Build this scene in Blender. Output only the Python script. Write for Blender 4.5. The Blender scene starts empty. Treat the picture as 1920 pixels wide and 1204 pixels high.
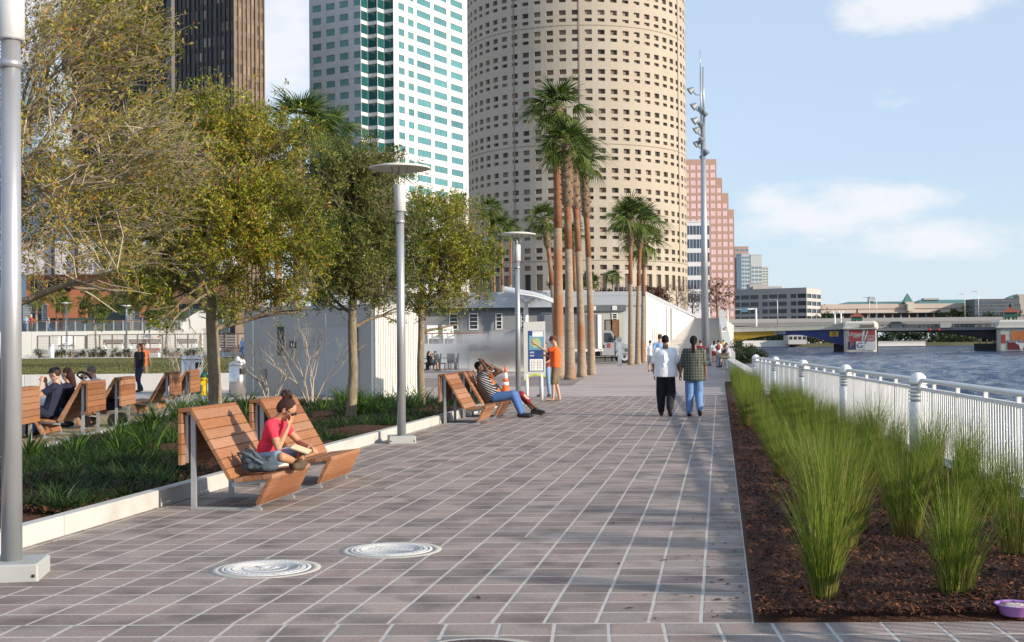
import bpy, bmesh, math, random
import numpy as np
from mathutils import Vector, Matrix

SC = bpy.context.scene
COL = SC.collection
rad = math.radians
sin, cos, PI = math.sin, math.cos, math.pi

# ------------------------------------------------------------------ camera
FPX = 2400.0                       # focal length in photograph pixels (photo 1920 wide)
CAMH = 1.62
PITCH, ROLL = rad(0.98), rad(-0.5)
cam_d = bpy.data.cameras.new('camera')
cam_d.sensor_width = 36.0
cam_d.lens = FPX / 1920 * 36.0
cam_d.clip_start = 0.1
cam_d.clip_end = 9000
cam = bpy.data.objects.new('camera', cam_d)
COL.objects.link(cam)
RM = Matrix.Rotation(PI/2 + PITCH, 3, 'X') @ Matrix.Rotation(ROLL, 3, 'Z')
cam.matrix_world = Matrix.Translation((0, 0, CAMH)) @ RM.to_4x4()
SC.camera = cam

# ------------------------------------------------------------------ light
SUN_A, SUN_E = rad(27), rad(17)    # towards +X, turned a little to the viewer's side; low
SUND = Vector((cos(SUN_A)*cos(SUN_E), -sin(SUN_A)*cos(SUN_E), sin(SUN_E)))
sd = bpy.data.lights.new('sun', 'SUN')
sd.energy = 4.9
sd.angle = rad(0.5)
sd.color = (1.0, 0.86, 0.68)
sun = bpy.data.objects.new('sun', sd)
COL.objects.link(sun)
sun.rotation_euler = SUND.to_track_quat('Z', 'Y').to_euler()
sun.location = (20, -20, 30)

world = bpy.data.worlds.new('World')
SC.world = world
world.use_nodes = True
SC.view_settings.view_transform = 'Standard'
SC.view_settings.look = 'None'
SC.view_settings.exposure = 0.40
SC.view_settings.gamma = 1.0
SC.view_settings.use_curve_mapping = False
SC.cycles.max_bounces = 6
SC.cycles.transparent_max_bounces = 12

def build_world():
    nt = world.node_tree; nt.nodes.clear()
    N = nt.nodes.new; L = nt.links.new
    out = N('ShaderNodeOutputWorld'); bg = N('ShaderNodeBackground'); L(bg.outputs[0], out.inputs[0])
    sky = N('ShaderNodeTexSky'); sky.sky_type = 'NISHITA'; sky.sun_disc = False
    sky.sun_elevation = SUN_E
    sky.sun_rotation = math.atan2(SUND.x, SUND.y)      # measured from +Y towards +X
    sky.air_density = 1.0; sky.dust_density = 0.6; sky.ozone_density = 2.0
    bg.inputs[1].default_value = 0.12
    tc = N('ShaderNodeTexCoord'); sep = N('ShaderNodeSeparateXYZ'); L(tc.outputs['Generated'], sep.inputs[0])
    # cloud layer: direction projected on a plane overhead, streaked near the horizon
    add = N('ShaderNodeMath'); add.operation = 'ADD'; add.inputs[1].default_value = 0.12; L(sep.outputs['Z'], add.inputs[0])
    mx = N('ShaderNodeMath'); mx.operation = 'MAXIMUM'; mx.inputs[1].default_value = 0.02; L(add.outputs[0], mx.inputs[0])
    dx = N('ShaderNodeMath'); dx.operation = 'DIVIDE'; L(sep.outputs['X'], dx.inputs[0]); L(mx.outputs[0], dx.inputs[1])
    dy = N('ShaderNodeMath'); dy.operation = 'DIVIDE'; L(sep.outputs['Y'], dy.inputs[0]); L(mx.outputs[0], dy.inputs[1])
    cmb = N('ShaderNodeCombineXYZ'); L(dx.outputs[0], cmb.inputs[0]); L(dy.outputs[0], cmb.inputs[1])
    n1 = N('ShaderNodeTexNoise'); n1.inputs['Scale'].default_value = 0.9; n1.inputs['Detail'].default_value = 9
    n1.inputs['Roughness'].default_value = 0.58; n1.inputs['Distortion'].default_value = 0.3
    mp = N('ShaderNodeMapping'); mp.inputs['Location'].default_value = CLOUD_OFF
    L(cmb.outputs[0], mp.inputs[0]); L(mp.outputs[0], n1.inputs['Vector'])
    r1 = N('ShaderNodeMapRange'); r1.inputs[1].default_value = 0.50; r1.inputs[2].default_value = 0.66; L(n1.outputs[0], r1.inputs[0])
    r1.interpolation_type = 'SMOOTHSTEP'
    r1.inputs[4].default_value = 0.80
    # soft veil of thin cloud
    n2 = N('ShaderNodeTexNoise'); n2.inputs['Scale'].default_value = 0.22; n2.inputs['Detail'].default_value = 4
    L(mp.outputs[0], n2.inputs['Vector'])
    r2 = N('ShaderNodeMapRange'); r2.inputs[1].default_value = 0.3; r2.inputs[2].default_value = 0.8; r2.inputs[3].default_value = .50
    r2.inputs[4].default_value = 0.72; L(n2.outputs[0], r2.inputs[0])
    # haze near the horizon
    rz = N('ShaderNodeMapRange'); rz.inputs[1].default_value = 0.0; rz.inputs[2].default_value = 0.30
    rz.inputs[3].default_value = 0.8; rz.inputs[4].default_value = 0.0; L(sep.outputs['Z'], rz.inputs[0])
    m1 = N('ShaderNodeMath'); m1.operation = 'MAXIMUM'; L(r2.outputs[0], m1.inputs[0]); L(rz.outputs[0], m1.inputs[1])
    base = N('ShaderNodeMix'); base.data_type = 'RGBA'; L(m1.outputs[0], base.inputs[0]); 
    tint = N('ShaderNodeMix'); tint.data_type = 'RGBA'; tint.blend_type = 'MULTIPLY'; tint.inputs[0].default_value = 1
    L(sky.outputs[0], tint.inputs[6]); tint.inputs[7].default_value = SKY_TINT
    L(tint.outputs[2], base.inputs[6]); base.inputs[7].default_value = SKY_VEIL
    # cloud banks: the noise is only let through near a few directions of the sky and thinly elsewhere
    vn = N('ShaderNodeVectorMath'); vn.operation = 'NORMALIZE'; L(tc.outputs['Generated'], vn.inputs[0])
    acc = None
    for (px, py, wx_, wz_, amt) in CLOUD_BANKS:
        c = Vector(((px-960)/FPX, 1.0, (640-py)/FPX))
        s1 = N('ShaderNodeVectorMath'); s1.operation = 'SUBTRACT'; L(vn.outputs[0], s1.inputs[0]); s1.inputs[1].default_value = c.normalized()
        s2 = N('ShaderNodeVectorMath'); s2.operation = 'MULTIPLY'; L(s1.outputs[0], s2.inputs[0]); s2.inputs[1].default_value = (FPX/wx_, FPX/wx_, FPX/wz_)
        s3 = N('ShaderNodeVectorMath'); s3.operation = 'LENGTH'; L(s2.outputs[0], s3.inputs[0])
        s4 = N('ShaderNodeMapRange'); s4.interpolation_type = 'SMOOTHSTEP'; s4.inputs[1].default_value = 1.25; s4.inputs[2].default_value = 0.1; s4.inputs[3].default_value = 0; s4.inputs[4].default_value = amt; L(s3.outputs['Value'], s4.inputs[0])
        if acc is None: acc = s4.outputs[0]
        else:
            a = N('ShaderNodeMath'); a.operation = 'MAXIMUM'; L(acc, a.inputs[0]); L(s4.outputs[0], a.inputs[1]); acc = a.outputs[0]
    n3 = N('ShaderNodeTexNoise'); n3.inputs['Scale'].default_value = 9.0; n3.inputs['Detail'].default_value = 8; n3.inputs['Roughness'].default_value = .6
    m3 = N('ShaderNodeMapping'); m3.inputs['Scale'].default_value = (1,1,2.2); L(vn.outputs[0], m3.inputs[0]); L(m3.outputs[0], n3.inputs['Vector'])
    sm_ = N('ShaderNodeMath'); sm_.operation = 'MULTIPLY_ADD'; L(acc, sm_.inputs[0]); sm_.inputs[1].default_value = 0.42; L(n3.outputs[0], sm_.inputs[2])
    r1 = N('ShaderNodeMapRange'); r1.interpolation_type = 'SMOOTHSTEP'; r1.inputs[1].default_value = 0.64; r1.inputs[2].default_value = 0.90; r1.inputs[4].default_value = 0.85; L(sm_.outputs[0], r1.inputs[0])
    cl = N('ShaderNodeMix'); cl.data_type = 'RGBA'; L(r1.outputs[0], cl.inputs[0]); L(base.outputs[2], cl.inputs[6])
    cl.inputs[7].default_value = SKY_CLOUD
    L(cl.outputs[2], bg.inputs[0])
CLOUD_OFF = (3.1, 1.7, 0)
CLOUD_BANKS = ((1760,5,190,90,.95),(1560,410,290,80,.88),(1700,450,280,66,.78),(1690,185,190,42,.66),(1430,385,130,50,.72),(540,60,120,240,.8),(30,40,160,260,.9),(1050,-500,900,220,.6),(300,-900,900,300,.7),(2600,300,500,120,.8),(-900,350,600,200,.8))
SKY_TINT = (1.0, 1.08, 1.25, 1)
SKY_VEIL = (4.7, 5.5, 6.4, 1)
SKY_CLOUD = (6.0, 6.05, 6.3, 1)
build_world()

# ------------------------------------------------------------------ helpers
def ray(px, py):
    return RM @ Vector(((px-960)/FPX, -(py-602)/FPX, -1))
def G(px, py, z=0.0):
    d = ray(px, py); t = (z-CAMH)/d.z
    return Vector((d.x*t, d.y*t, z))
def AT(px, py, Y):
    d = ray(px, py); t = Y/d.y
    return Vector((d.x*t, Y, CAMH+d.z*t))
def XAT(px, py, X):
    d = ray(px, py); t = X/d.x
    return Vector((X, d.y*t, CAMH+d.z*t))

_mats = {}
def mat(name, col=(.5,.5,.5), rough=0.75, var=0.12, scale=3.0, bump=0.0, bscale=30.0, metal=0.0, spec=0.4, tint=None, dirt=None, coords='world', orand=0.0, stretch=None, trans=0.0, alpha=1.0):
    """procedural surface: base colour broken up by two noises, optional per-piece tint, dirt and relief"""
    if name in _mats: return _mats[name]
    m = bpy.data.materials.new(name); m.use_nodes = True
    nt = m.node_tree; N = nt.nodes.new; L = nt.links.new
    b = nt.nodes['Principled BSDF']
    b.inputs['Roughness'].default_value = rough
    b.inputs['Metallic'].default_value = metal
    b.inputs['Specular IOR Level'].default_value = spec
    if coords == 'world':
        g = N('ShaderNodeNewGeometry'); vec = g.outputs['Position']
    else:
        g = N('ShaderNodeTexCoord'); vec = g.outputs['Object']
    if stretch:
        mp = N('ShaderNodeMapping'); mp.inputs['Scale'].default_value = stretch; L(vec, mp.inputs[0]); vec = mp.outputs[0]
    n1 = N('ShaderNodeTexNoise'); n1.inputs['Scale'].default_value = scale; n1.inputs['Detail'].default_value = 6
    n1.inputs['Roughness'].default_value = 0.65; L(vec, n1.inputs['Vector'])
    r = N('ShaderNodeMapRange'); r.inputs[1].default_value = 0.25; r.inputs[2].default_value = 0.75
    r.inputs[3].default_value = 1-var; r.inputs[4].default_value = 1+var; L(n1.outputs[0], r.inputs[0])
    val = r.outputs[0]
    if orand or tint:
        if orand:
            oi = N('ShaderNodeObjectInfo'); src = oi.outputs['Random']
            if tint:
                at = N('ShaderNodeAttribute'); at.attribute_name = 'tint'
                ad = N('ShaderNodeMath'); ad.operation = 'ADD'; L(src, ad.inputs[0]); L(at.outputs['Fac'], ad.inputs[1])
                fr = N('ShaderNodeMath'); fr.operation = 'FRACT'; L(ad.outputs[0], fr.inputs[0]); src = fr.outputs[0]
        else:
            at = N('ShaderNodeAttribute'); at.attribute_name = 'tint'; src = at.outputs['Fac']
        k = orand or 1.0
    mixc = N('ShaderNodeMix'); mixc.data_type = 'RGBA'; mixc.blend_type = 'MULTIPLY'; mixc.inputs[0].default_value = 1
    if tint:
        cr = N('ShaderNodeValToRGB'); cr.color_ramp.interpolation = 'LINEAR'
        els = cr.color_ramp.elements
        cols = tint
        while len(els) < len(cols): els.new(0.5)
        for i, c in enumerate(cols):
            els[i].position = i/(len(cols)-1); els[i].color = (*c, 1)
        L(src, cr.inputs[0]); L(cr.outputs[0], mixc.inputs[6])
    elif orand:
        hs = N('ShaderNodeMapRange'); hs.inputs[3].default_value = 1-orand; hs.inputs[4].default_value = 1+orand; L(src, hs.inputs[0])
        mm = N('ShaderNodeMath'); mm.operation = 'MULTIPLY'; L(val, mm.inputs[0]); L(hs.outputs[0], mm.inputs[1]); val = mm.outputs[0]
        mixc.inputs[6].default_value = (*col, 1)
    else:
        mixc.inputs[6].default_value = (*col, 1)
    L(val, mixc.inputs[7])
    cout = mixc.outputs[2]
    if dirt:
        dc, dscale, lo, hi, amt = dirt
        n3 = N('ShaderNodeTexNoise'); n3.inputs['Scale'].default_value = dscale; n3.inputs['Detail'].default_value = 7
        L(g.outputs['Position'] if coords == 'world' else g.outputs['Object'], n3.inputs['Vector'])
        r3 = N('ShaderNodeMapRange'); r3.inputs[1].default_value = lo; r3.inputs[2].default_value = hi; r3.inputs[4].default_value = amt
        L(n3.outputs[0], r3.inputs[0])
        mx = N('ShaderNodeMix'); mx.data_type = 'RGBA'; L(r3.outputs[0], mx.inputs[0]); L(cout, mx.inputs[6]); mx.inputs[7].default_value = (*dc, 1)
        cout = mx.outputs[2]
    L(cout, b.inputs['Base Color'])
    if bump:
        n2 = N('ShaderNodeTexNoise'); n2.inputs['Scale'].default_value = bscale; n2.inputs['Detail'].default_value = 5; L(vec, n2.inputs['Vector'])
        bp = N('ShaderNodeBump'); bp.inputs['Strength'].default_value = bump; bp.inputs['Distance'].default_value = 0.02
        L(n2.outputs[0], bp.inputs['Height']); L(bp.outputs[0], b.inputs['Normal'])
    if trans:
        tr = N('ShaderNodeBsdfTranslucent'); L(cout, tr.inputs[0])
        ms = N('ShaderNodeMixShader'); ms.inputs[0].default_value = trans
        L(b.outputs[0], ms.inputs[1]); L(tr.outputs[0], ms.inputs[2]); L(ms.outputs[0], nt.nodes['Material Output'].inputs[0])
    _mats[name] = m
    return m

def tagp(o, label=None, cat=None, group=None, kind=None):
    if label: o['label'] = label
    if cat: o['category'] = cat
    if group: o['group'] = group
    if kind: o['kind'] = kind
    return o
def thing(name, label, cat, loc=(0,0,0), rz=0.0, group=None):
    o = bpy.data.objects.new(name, None); COL.objects.link(o)
    o.empty_display_size = 0.2
    o.location = loc; o.rotation_euler = (0, 0, rz)
    return tagp(o, label, cat, group)
def link(name, me, parent=None, loc=None, rz=None, kind=None):
    o = bpy.data.objects.new(name, me); COL.objects.link(o)
    if parent is not None: o.parent = parent
    if loc is not None: o.location = loc
    if rz is not None: o.rotation_euler = (0, 0, rz)
    if kind: o['kind'] = kind
    return o
def copy_thing(root, loc, rz, label=None, name=None, scale=None, group=None):
    c = root.copy(); COL.objects.link(c); c.location = loc; c.rotation_euler = (0, 0, rz)
    if label: c['label'] = label
    if group: c['group'] = group
    if scale: c.scale = (scale,)*3 if not hasattr(scale, '__len__') else scale
    for ch in root.children:
        d = ch.copy(); COL.objects.link(d); d.parent = c
        for g in ch.children:
            e = g.copy(); COL.objects.link(e); e.parent = d
    return c

class MB:
    """collects polygons; build() links them as ONE mesh object"""
    def __init__(s): s.v = []; s.f = []; s.m = []; s.sm = []; s.t = []
    def add(s, verts, faces, mi=0, smooth=False, tint=0.0):
        n = len(s.v); s.v.extend([tuple(p) for p in verts])
        for f in faces:
            s.f.append(tuple(i+n for i in f)); s.m.append(mi); s.sm.append(smooth); s.t.append(tint)
    def box(s, c, d, rz=0.0, mi=0, M=None, tint=0.0, skip=()):
        x, y, z = d[0]/2, d[1]/2, d[2]/2
        P = [(-x,-y,-z),(x,-y,-z),(x,y,-z),(-x,y,-z),(-x,-y,z),(x,-y,z),(x,y,z),(-x,y,z)]
        if M is None: M = Matrix.Translation(c) @ Matrix.Rotation(rz, 4, 'Z')
        F = [(0,3,2,1),(4,5,6,7),(0,1,5,4),(1,2,6,5),(2,3,7,6),(3,0,4,7)]
        s.add([M @ Vector(p) for p in P], [f for i, f in enumerate(F) if i not in skip], mi, False, tint)
    def bevbox(s, c, d, b=0.01, rz=0.0, mi=0, tint=0.0):
        """box with its upper and vertical edges chamfered"""
        x, y, z = d[0]/2, d[1]/2, d[2]/2
        M = Matrix.Translation(c) @ Matrix.Rotation(rz, 4, 'Z')
        def ring(x, y, z, b): return [(-x+b,-y,z),(x-b,-y,z),(x,-y+b,z),(x,y-b,z),(x-b,y,z),(-x+b,y,z),(-x,y-b,z),(-x,-y+b,z)]
        P = ring(x,y,-z,b)+ring(x,y,z-b,b)+ring(x-b,y-b,z,b)
        F = [tuple(range(7,-1,-1)), tuple(range(16,24))]
        for k in (0, 8):
            for i in range(8): F.append((k+i, k+(i+1)%8, k+8+(i+1)%8, k+8+i))
        s.add([M @ Vector(p) for p in P], F, mi, False, tint)
    def tube(s, pts, radii, n=8, mi=0, caps=True, smooth=True, tint=0.0):
        pts = [Vector(p) for p in pts]
        if not hasattr(radii, '__len__'): radii = [radii]*len(pts)
        V = []; prev = None
        for i, p in enumerate(pts):
            a = pts[max(i-1,0)]; b = pts[min(i+1,len(pts)-1)]
            t = (b-a).normalized() if (b-a).length > 1e-9 else Vector((0,0,1))
            if prev is None:
                u = t.orthogonal().normalized()
                if abs(t.z) > 0.9: u = Vector((1,0,0)); u = (u - t*u.dot(t)).normalized()
            else: u = (prev - t*prev.dot(t)).normalized()
            prev = u; w = t.cross(u)
            for k in range(n):
                a_ = 2*PI*k/n
                V.append(p + (u*cos(a_)+w*sin(a_))*radii[i])
        F = []
        for i in range(len(pts)-1):
            for k in range(n):
                F.append((i*n+k, i*n+(k+1)%n, (i+1)*n+(k+1)%n, (i+1)*n+k))
        s.add(V, F, mi, smooth, tint)
        if caps:
            n0 = len(s.v)-len(V)
            s.f.append(tuple(n0+k for k in range(n-1,-1,-1))); s.m.append(mi); s.sm.append(False); s.t.append(tint)
            e = n0+(len(pts)-1)*n
            s.f.append(tuple(e+k for k in range(n))); s.m.append(mi); s.sm.append(False); s.t.append(tint)
    def lathe(s, prof, n=16, c=(0,0,0), mi=0, smooth=True, caps=True):
        V = []; c = Vector(c)
        for r, z in prof:
            for k in range(n): V.append(c+Vector((r*cos(2*PI*k/n), r*sin(2*PI*k/n), z)))
        F = []
        for i in range(len(prof)-1):
            for k in range(n): F.append((i*n+k, i*n+(k+1)%n, (i+1)*n+(k+1)%n, (i+1)*n+k))
        if caps:
            F.append(tuple(range(n-1,-1,-1))); F.append(tuple((len(prof)-1)*n+k for k in range(n)))
        s.add(V, F, mi, smooth)
    def prism(s, poly, z0, z1, mi=0, top=True, bottom=True):
        n = len(poly)
        V = [(p[0],p[1],z0) for p in poly]+[(p[0],p[1],z1) for p in poly]
        F = [(i,(i+1)%n,n+(i+1)%n,n+i) for i in range(n)]
        if bottom: F.append(tuple(range(n-1,-1,-1)))
        if top: F.append(tuple(range(n,2*n)))
        s.add(V, F, mi)
    def extrude(s, prof, a, b, mi=0, plane='xz', tint=0.0):
        """polygon in the xz (or yz) plane swept from a to b along the other axis"""
        n = len(prof)
        def P(p, t): return (p[0], t, p[1]) if plane == 'xz' else (t, p[0], p[1])
        V = [P(p,a) for p in prof]+[P(p,b) for p in prof]
        F = [(i,(i+1)%n,n+(i+1)%n,n+i) for i in range(n)]+[tuple(range(n-1,-1,-1)), tuple(range(n,2*n))]
        s.add(V, F, mi, False, tint)
    def ell(s, c, r, M=None, nu=12, nv=8, mi=0):
        V = []; c = Vector(c)
        for j in range(nv+1):
            th = PI*j/nv
            for i in range(nu):
                p = Vector((r[0]*sin(th)*cos(2*PI*i/nu), r[1]*sin(th)*sin(2*PI*i/nu), -r[2]*cos(th)))
                V.append(c + (M @ p if M is not None else p))
        F = []
        for j in range(nv):
            for i in range(nu):
                F.append((j*nu+i, j*nu+(i+1)%nu, (j+1)*nu+(i+1)%nu, (j+1)*nu+i))
        s.add(V, F, mi, True)
    def mesh(s, name, mats, fixn=True):
        me = bpy.data.meshes.new(name); me.from_pydata(s.v, [], s.f)
        if not isinstance(mats, (list, tuple)): mats = [mats]
        for m in mats: me.materials.append(m)
        me.polygons.foreach_set('material_index', s.m)
        me.polygons.foreach_set('use_smooth', s.sm)
        if any(s.t):
            a = me.attributes.new('tint', 'FLOAT', 'FACE'); a.data.foreach_set('value', s.t)
        me.update()
        if fixn and len(s.f) < 20000:
            bm = bmesh.new(); bm.from_mesh(me); bmesh.ops.recalc_face_normals(bm, faces=bm.faces); bm.to_mesh(me); bm.free()
        return me
    def build(s, name, mats, parent=None, loc=None, rz=None, kind=None, fixn=True):
        return link(name, s.mesh(name, mats, fixn), parent, loc, rz, kind)

def np_mesh(name, V, F, m, tint=None, smooth=False):
    """V (n,3), F (k,3 or 4) numpy arrays -> mesh"""
    me = bpy.data.meshes.new(name)
    k = F.shape[1]
    me.vertices.add(len(V)); me.vertices.foreach_set('co', np.ascontiguousarray(V, dtype=np.float32).ravel())
    me.loops.add(F.size); me.loops.foreach_set('vertex_index', F.astype(np.int32).ravel())
    me.polygons.add(len(F))
    me.polygons.foreach_set('loop_start', np.arange(0, F.size, k, dtype=np.int32))
    if smooth: me.polygons.foreach_set('use_smooth', np.ones(len(F), dtype=bool))
    me.materials.append(m)
    if tint is not None:
        a = me.attributes.new('tint', 'FLOAT', 'FACE'); a.data.foreach_set('value', tint.astype(np.float32))
    me.update(calc_edges=True)
    return me

def text_mesh(body, size, depth, m, fit=None, align='CENTER'):
    """flat raised lettering as a mesh in the xy plane"""
    cu = bpy.data.curves.new('lettering', 'FONT'); cu.body = body; cu.size = size; cu.extrude = depth
    cu.align_x = align; cu.align_y = 'CENTER'; cu.resolution_u = 2
    o = bpy.data.objects.new('lettering', cu); COL.objects.link(o)
    dg = bpy.context.evaluated_depsgraph_get(); dg.update()
    me = bpy.data.meshes.new_from_object(o.evaluated_get(dg)); 
    bpy.data.objects.remove(o); bpy.data.curves.remove(cu)
    me.materials.clear(); me.materials.append(m)
    if fit:
        xs = [v.co.x for v in me.vertices]; w = max(xs)-min(xs)
        if w > 0:
            k = fit/w
            for v in me.vertices: v.co.x *= k
    return me
def lettering(body, size, m, parent, loc, rot, depth=0.004, fit=None, name='lettering'):
    me = text_mesh(body, size, depth, m, fit)
    o = bpy.data.objects.new(name, me); COL.objects.link(o); o.parent = parent
    o.location = loc; o.rotation_euler = rot
    return o
# ------------------------------------------------------------------ layout lines (ground metres)
PD = Vector((0.162, 1.0, 0)).normalized()          # the way the promenade runs
KERB0 = Vector((-3.60, 12.66, 0))                  # a point on the left kerb's path side
BED0 = Vector((1.376, 7.39, 0))                    # near corner of the right planting bed
FD = Vector((0.100, 1.0, 0)).normalized()          # the way the railing runs
FP0 = Vector((5.73, 18.1, 0))                      # a railing post
def kerb(Y, off=0): return Vector((KERB0.x+0.162*(Y-KERB0.y)+off, Y, 0))
def bedx(Y): return BED0.x+0.162*(Y-BED0.y)
def fx(Y): return FP0.x+0.100*(Y-FP0.y)
def edge2(Y): return -7.20-0.055*(Y-18.9)          # far kerb of the left bed

m_conc = mat('pale_concrete', (0.56,0.555,0.54), 0.8, 0.08, 2.0, 0.15, 60, dirt=((0.25,0.23,0.2),1.2,0.55,0.75,0.35))
m_plaza = mat('pink_plaza_paving', (0.43,0.365,0.34), 0.85, 0.10, 0.8, 0.2, 25, dirt=((0.22,0.18,0.165),0.25,0.5,0.7,0.5))
m_mortar = mat('mortar', (0.47,0.455,0.43), 0.9, 0.12, 9.0, 0.3, 80)
m_earth = mat('bare_earth', (0.09,0.05,0.03), 0.95, 0.4, 14.0, 0.8, 30)
m_mulch = mat('bark_mulch', (0.062,0.021,0.010), 0.9, 0.5, 20.0, 0.9, 45)
m_chip = mat('bark_chip', (0.1,0.05,0.03), 0.85, 0.2, 20, tint=[(0.014,0.006,0.004),(0.04,0.014,0.007),(0.075,0.025,0.011),(0.14,0.048,0.018),(0.26,0.11,0.045)])
m_gravel = mat('tan_gravel', (0.30,0.22,0.12), 0.95, 0.3, 25.0, 0.5, 90)
m_lawn = mat('lawn', (0.10,0.105,0.03), 0.95, 0.25, 0.6, 0.6, 8)
m_paver = mat('paver', (0.2,0.16,0.15), 0.72, 0.30, 48.0, 0.5, 140, orand=1.0,
    tint=[(0.27,0.218,0.198),(0.345,0.285,0.26),(0.225,0.185,0.170),(0.37,0.31,0.28),(0.285,0.242,0.225),(0.33,0.258,0.23),(0.205,0.168,0.154),(0.35,0.29,0.265)],
    dirt=((0.095,0.075,0.068),2.3,0.47,0.70,0.72))

# ground under everything on the city side of the seawall (top just below the paving)
SEAWALL = [(fx(-6)+0.42,-6), (fx(43.7)+0.42,43.7), (bedx(58)+1.3,58), (bedx(76)+0.62,76), (bedx(112)+0.6,112), (33.6,204), (50.5,290), (58,420), (60,640)]
mb = MB()
mb.prism(SEAWALL+[(-420,640),(-420,-6)], -3.0, -0.03)
tagp(mb.build('ground', m_plaza, kind='structure'))

# pavers -----------------------------------------------------------------
U = Vector((1, -0.022, 0)); V_ = Vector((0.162, 1.0, 0))
PW, PL = 0.302, 0.298
NEARY = BED0.y
def paver_mesh(lx, ly, jx, jy, rnd=0):
    # top chamfered stone, sides down into the mortar
    a, b = lx-jx, ly-jy
    ring = []
    for (zz, e) in ((-0.028, 0.0), (-0.0012, 0.0), (0.0, 0.002)):
        for (i, k) in ((0,0),(1,0),(1,1),(0,1)):
            u = jx/2+(e if i == 0 else a-e); v = jy/2+(e if k == 0 else b-e)
            p = U*u+V_*v
            ring.append((p.x, p.y, zz))
    F = [(8,9,10,11)]+[(k+i, k+(i+1)%4, k+4+(i+1)%4, k+4+i) for k in (0,4) for i in range(4)]
    return ring, F
def kerb_s(Y): return kerb(Y).x
MH = []      # manhole discs (centre, radius) that interrupt the stones
for (px, py) in ((498,1066),(733,1031)):
    c = G(px, py); MH.append((c, 0.335))
MH.append((G(893, 1228), 0.27))
rng = random.Random(4)
cells = []
rows = int((38.6-NEARY)/PL)
for r in range(rows):
    base = BED0 + V_*(r*PL) 
    c = 1
    while True:
        w = 1
        p = base - U*(c*PW)
        if p.x + 0.02 < kerb_s(p.y)-0.30: break
        # here and there a longer stone covers two joints
        if rng.random() < 0.012 and (p-U*PW).x > kerb_s(p.y): w = 2; c += 1; p = base - U*(c*PW)
        cells.append((p, w, 0)); c += 1
# the strip in front, its long joints square to the cross joints
U2 = U; V2 = Vector((0.065, 1.0, 0))
hit = lambda p, ln, wd: any((p+U*wd/2+V_*ln/2-Vector((c.x,c.y,0))).length < rr+0.02 for c, rr in MH)
promenade = tagp(MB().build('promenade_pavement', m_mortar, kind='structure'))
# mortar bed sheet
mb = MB()
far = NEARY+rows*PL
mb.add([(-9,0.5,-0.0020),(9,0.5,-0.0020),(9,NEARY-0.02*7,-0.0020),(BED0.x,NEARY,-0.0020),(bedx(far),far,-0.0020),(kerb_s(far)-.3,far,-0.0020),(kerb_s(12)-.3,12,-0.0020),(-9,NEARY-3,-0.0020)],
       [tuple(range(8))])
promenade.data = mb.mesh('promenade_pavement', m_mortar)
def add_big(cells_):
    Vs = []; Fs = []; T = []
    for (p, w, kind) in cells_:
        ring, F = paver_mesh(PW*w, PL, 0.022, 0.026)
        dz = rng.uniform(-0.0006, 0.0006)
        n = len(Vs); Vs += [(x+p.x, y+p.y, z+dz) for x, y, z in ring]; Fs += [tuple(i+n for i in f) for f in F]; T += [rng.random()]*len(F)
    return Vs, Fs, T
def clear(p, w): return not hit(Vector((p.x,p.y,0)), PL, PW*w)
cut_cells = [(c, V_) for c in cells if not clear(c[0], c[1])]
cells = [c for c in cells if clear(c[0], c[1])]
def inview(p):
    if p.y < 6.6: return False
    x = (p.x+0.15)/p.y*FPX+960
    return -80 < x < 1990
vis = [c for c in cells if inview(c[0])]
vis.sort(key=lambda c: c[0].y)
near = vis[:236]; nearset = set(id(c) for c in near)
rest = [c for c in cells if id(c) not in nearset]
meshes = {}
for w in (1, 2):
    ring, F = paver_mesh(PW*w, PL, 0.022, 0.026)
    b = MB(); b.add(ring, F); meshes[w] = b.mesh('paver', m_paver, False)
for (p, w, k) in near:
    link('paver', meshes[w], promenade, (p.x, p.y, rng.uniform(-0.0006, 0.0006)))
Vs, Fs, T = add_big(rest)
b = MB(); b.v = Vs; b.f = Fs; b.m = [0]*len(Fs); b.sm = [False]*len(Fs); b.t = T
b.build('paver_field', m_paver, promenade, kind='stuff', fixn=False)
# strip of stones in front of the bed
_V = V_; V_ = V2
ring, F = paver_mesh(PW*1.03, PL, 0.022, 0.026)
b = MB(); b.add(ring, F); sm = b.mesh('paver', m_paver, False)
restS = []; cnt = 0
for r in range(1, 21):
    for c in range(-30, 26):
        p = Vector((BED0.x,NEARY,0)) - V2*(r*PL) + U*(c*PW*1.03+0.10) + V2*(0.0)
        if not clear(p, 1): cut_cells.append(((p, 1.03, 0), V2)); continue
        if r <= 3 and -4.2 < p.x < 3.4 and p.y > 6.3 and cnt < 64:
            link('paver', sm, promenade, (p.x, p.y, rng.uniform(-0.001, 0.001))); cnt += 1
        else: restS.append((p, 1.03, 0))
Vs, Fs, T = add_big(restS)
b = MB(); b.v = Vs; b.f = Fs; b.m = [0]*len(Fs); b.sm = [False]*len(Fs); b.t = T
b.build('paver_strip', m_paver, promenade, kind='stuff', fixn=False)
V_ = _V
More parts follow.
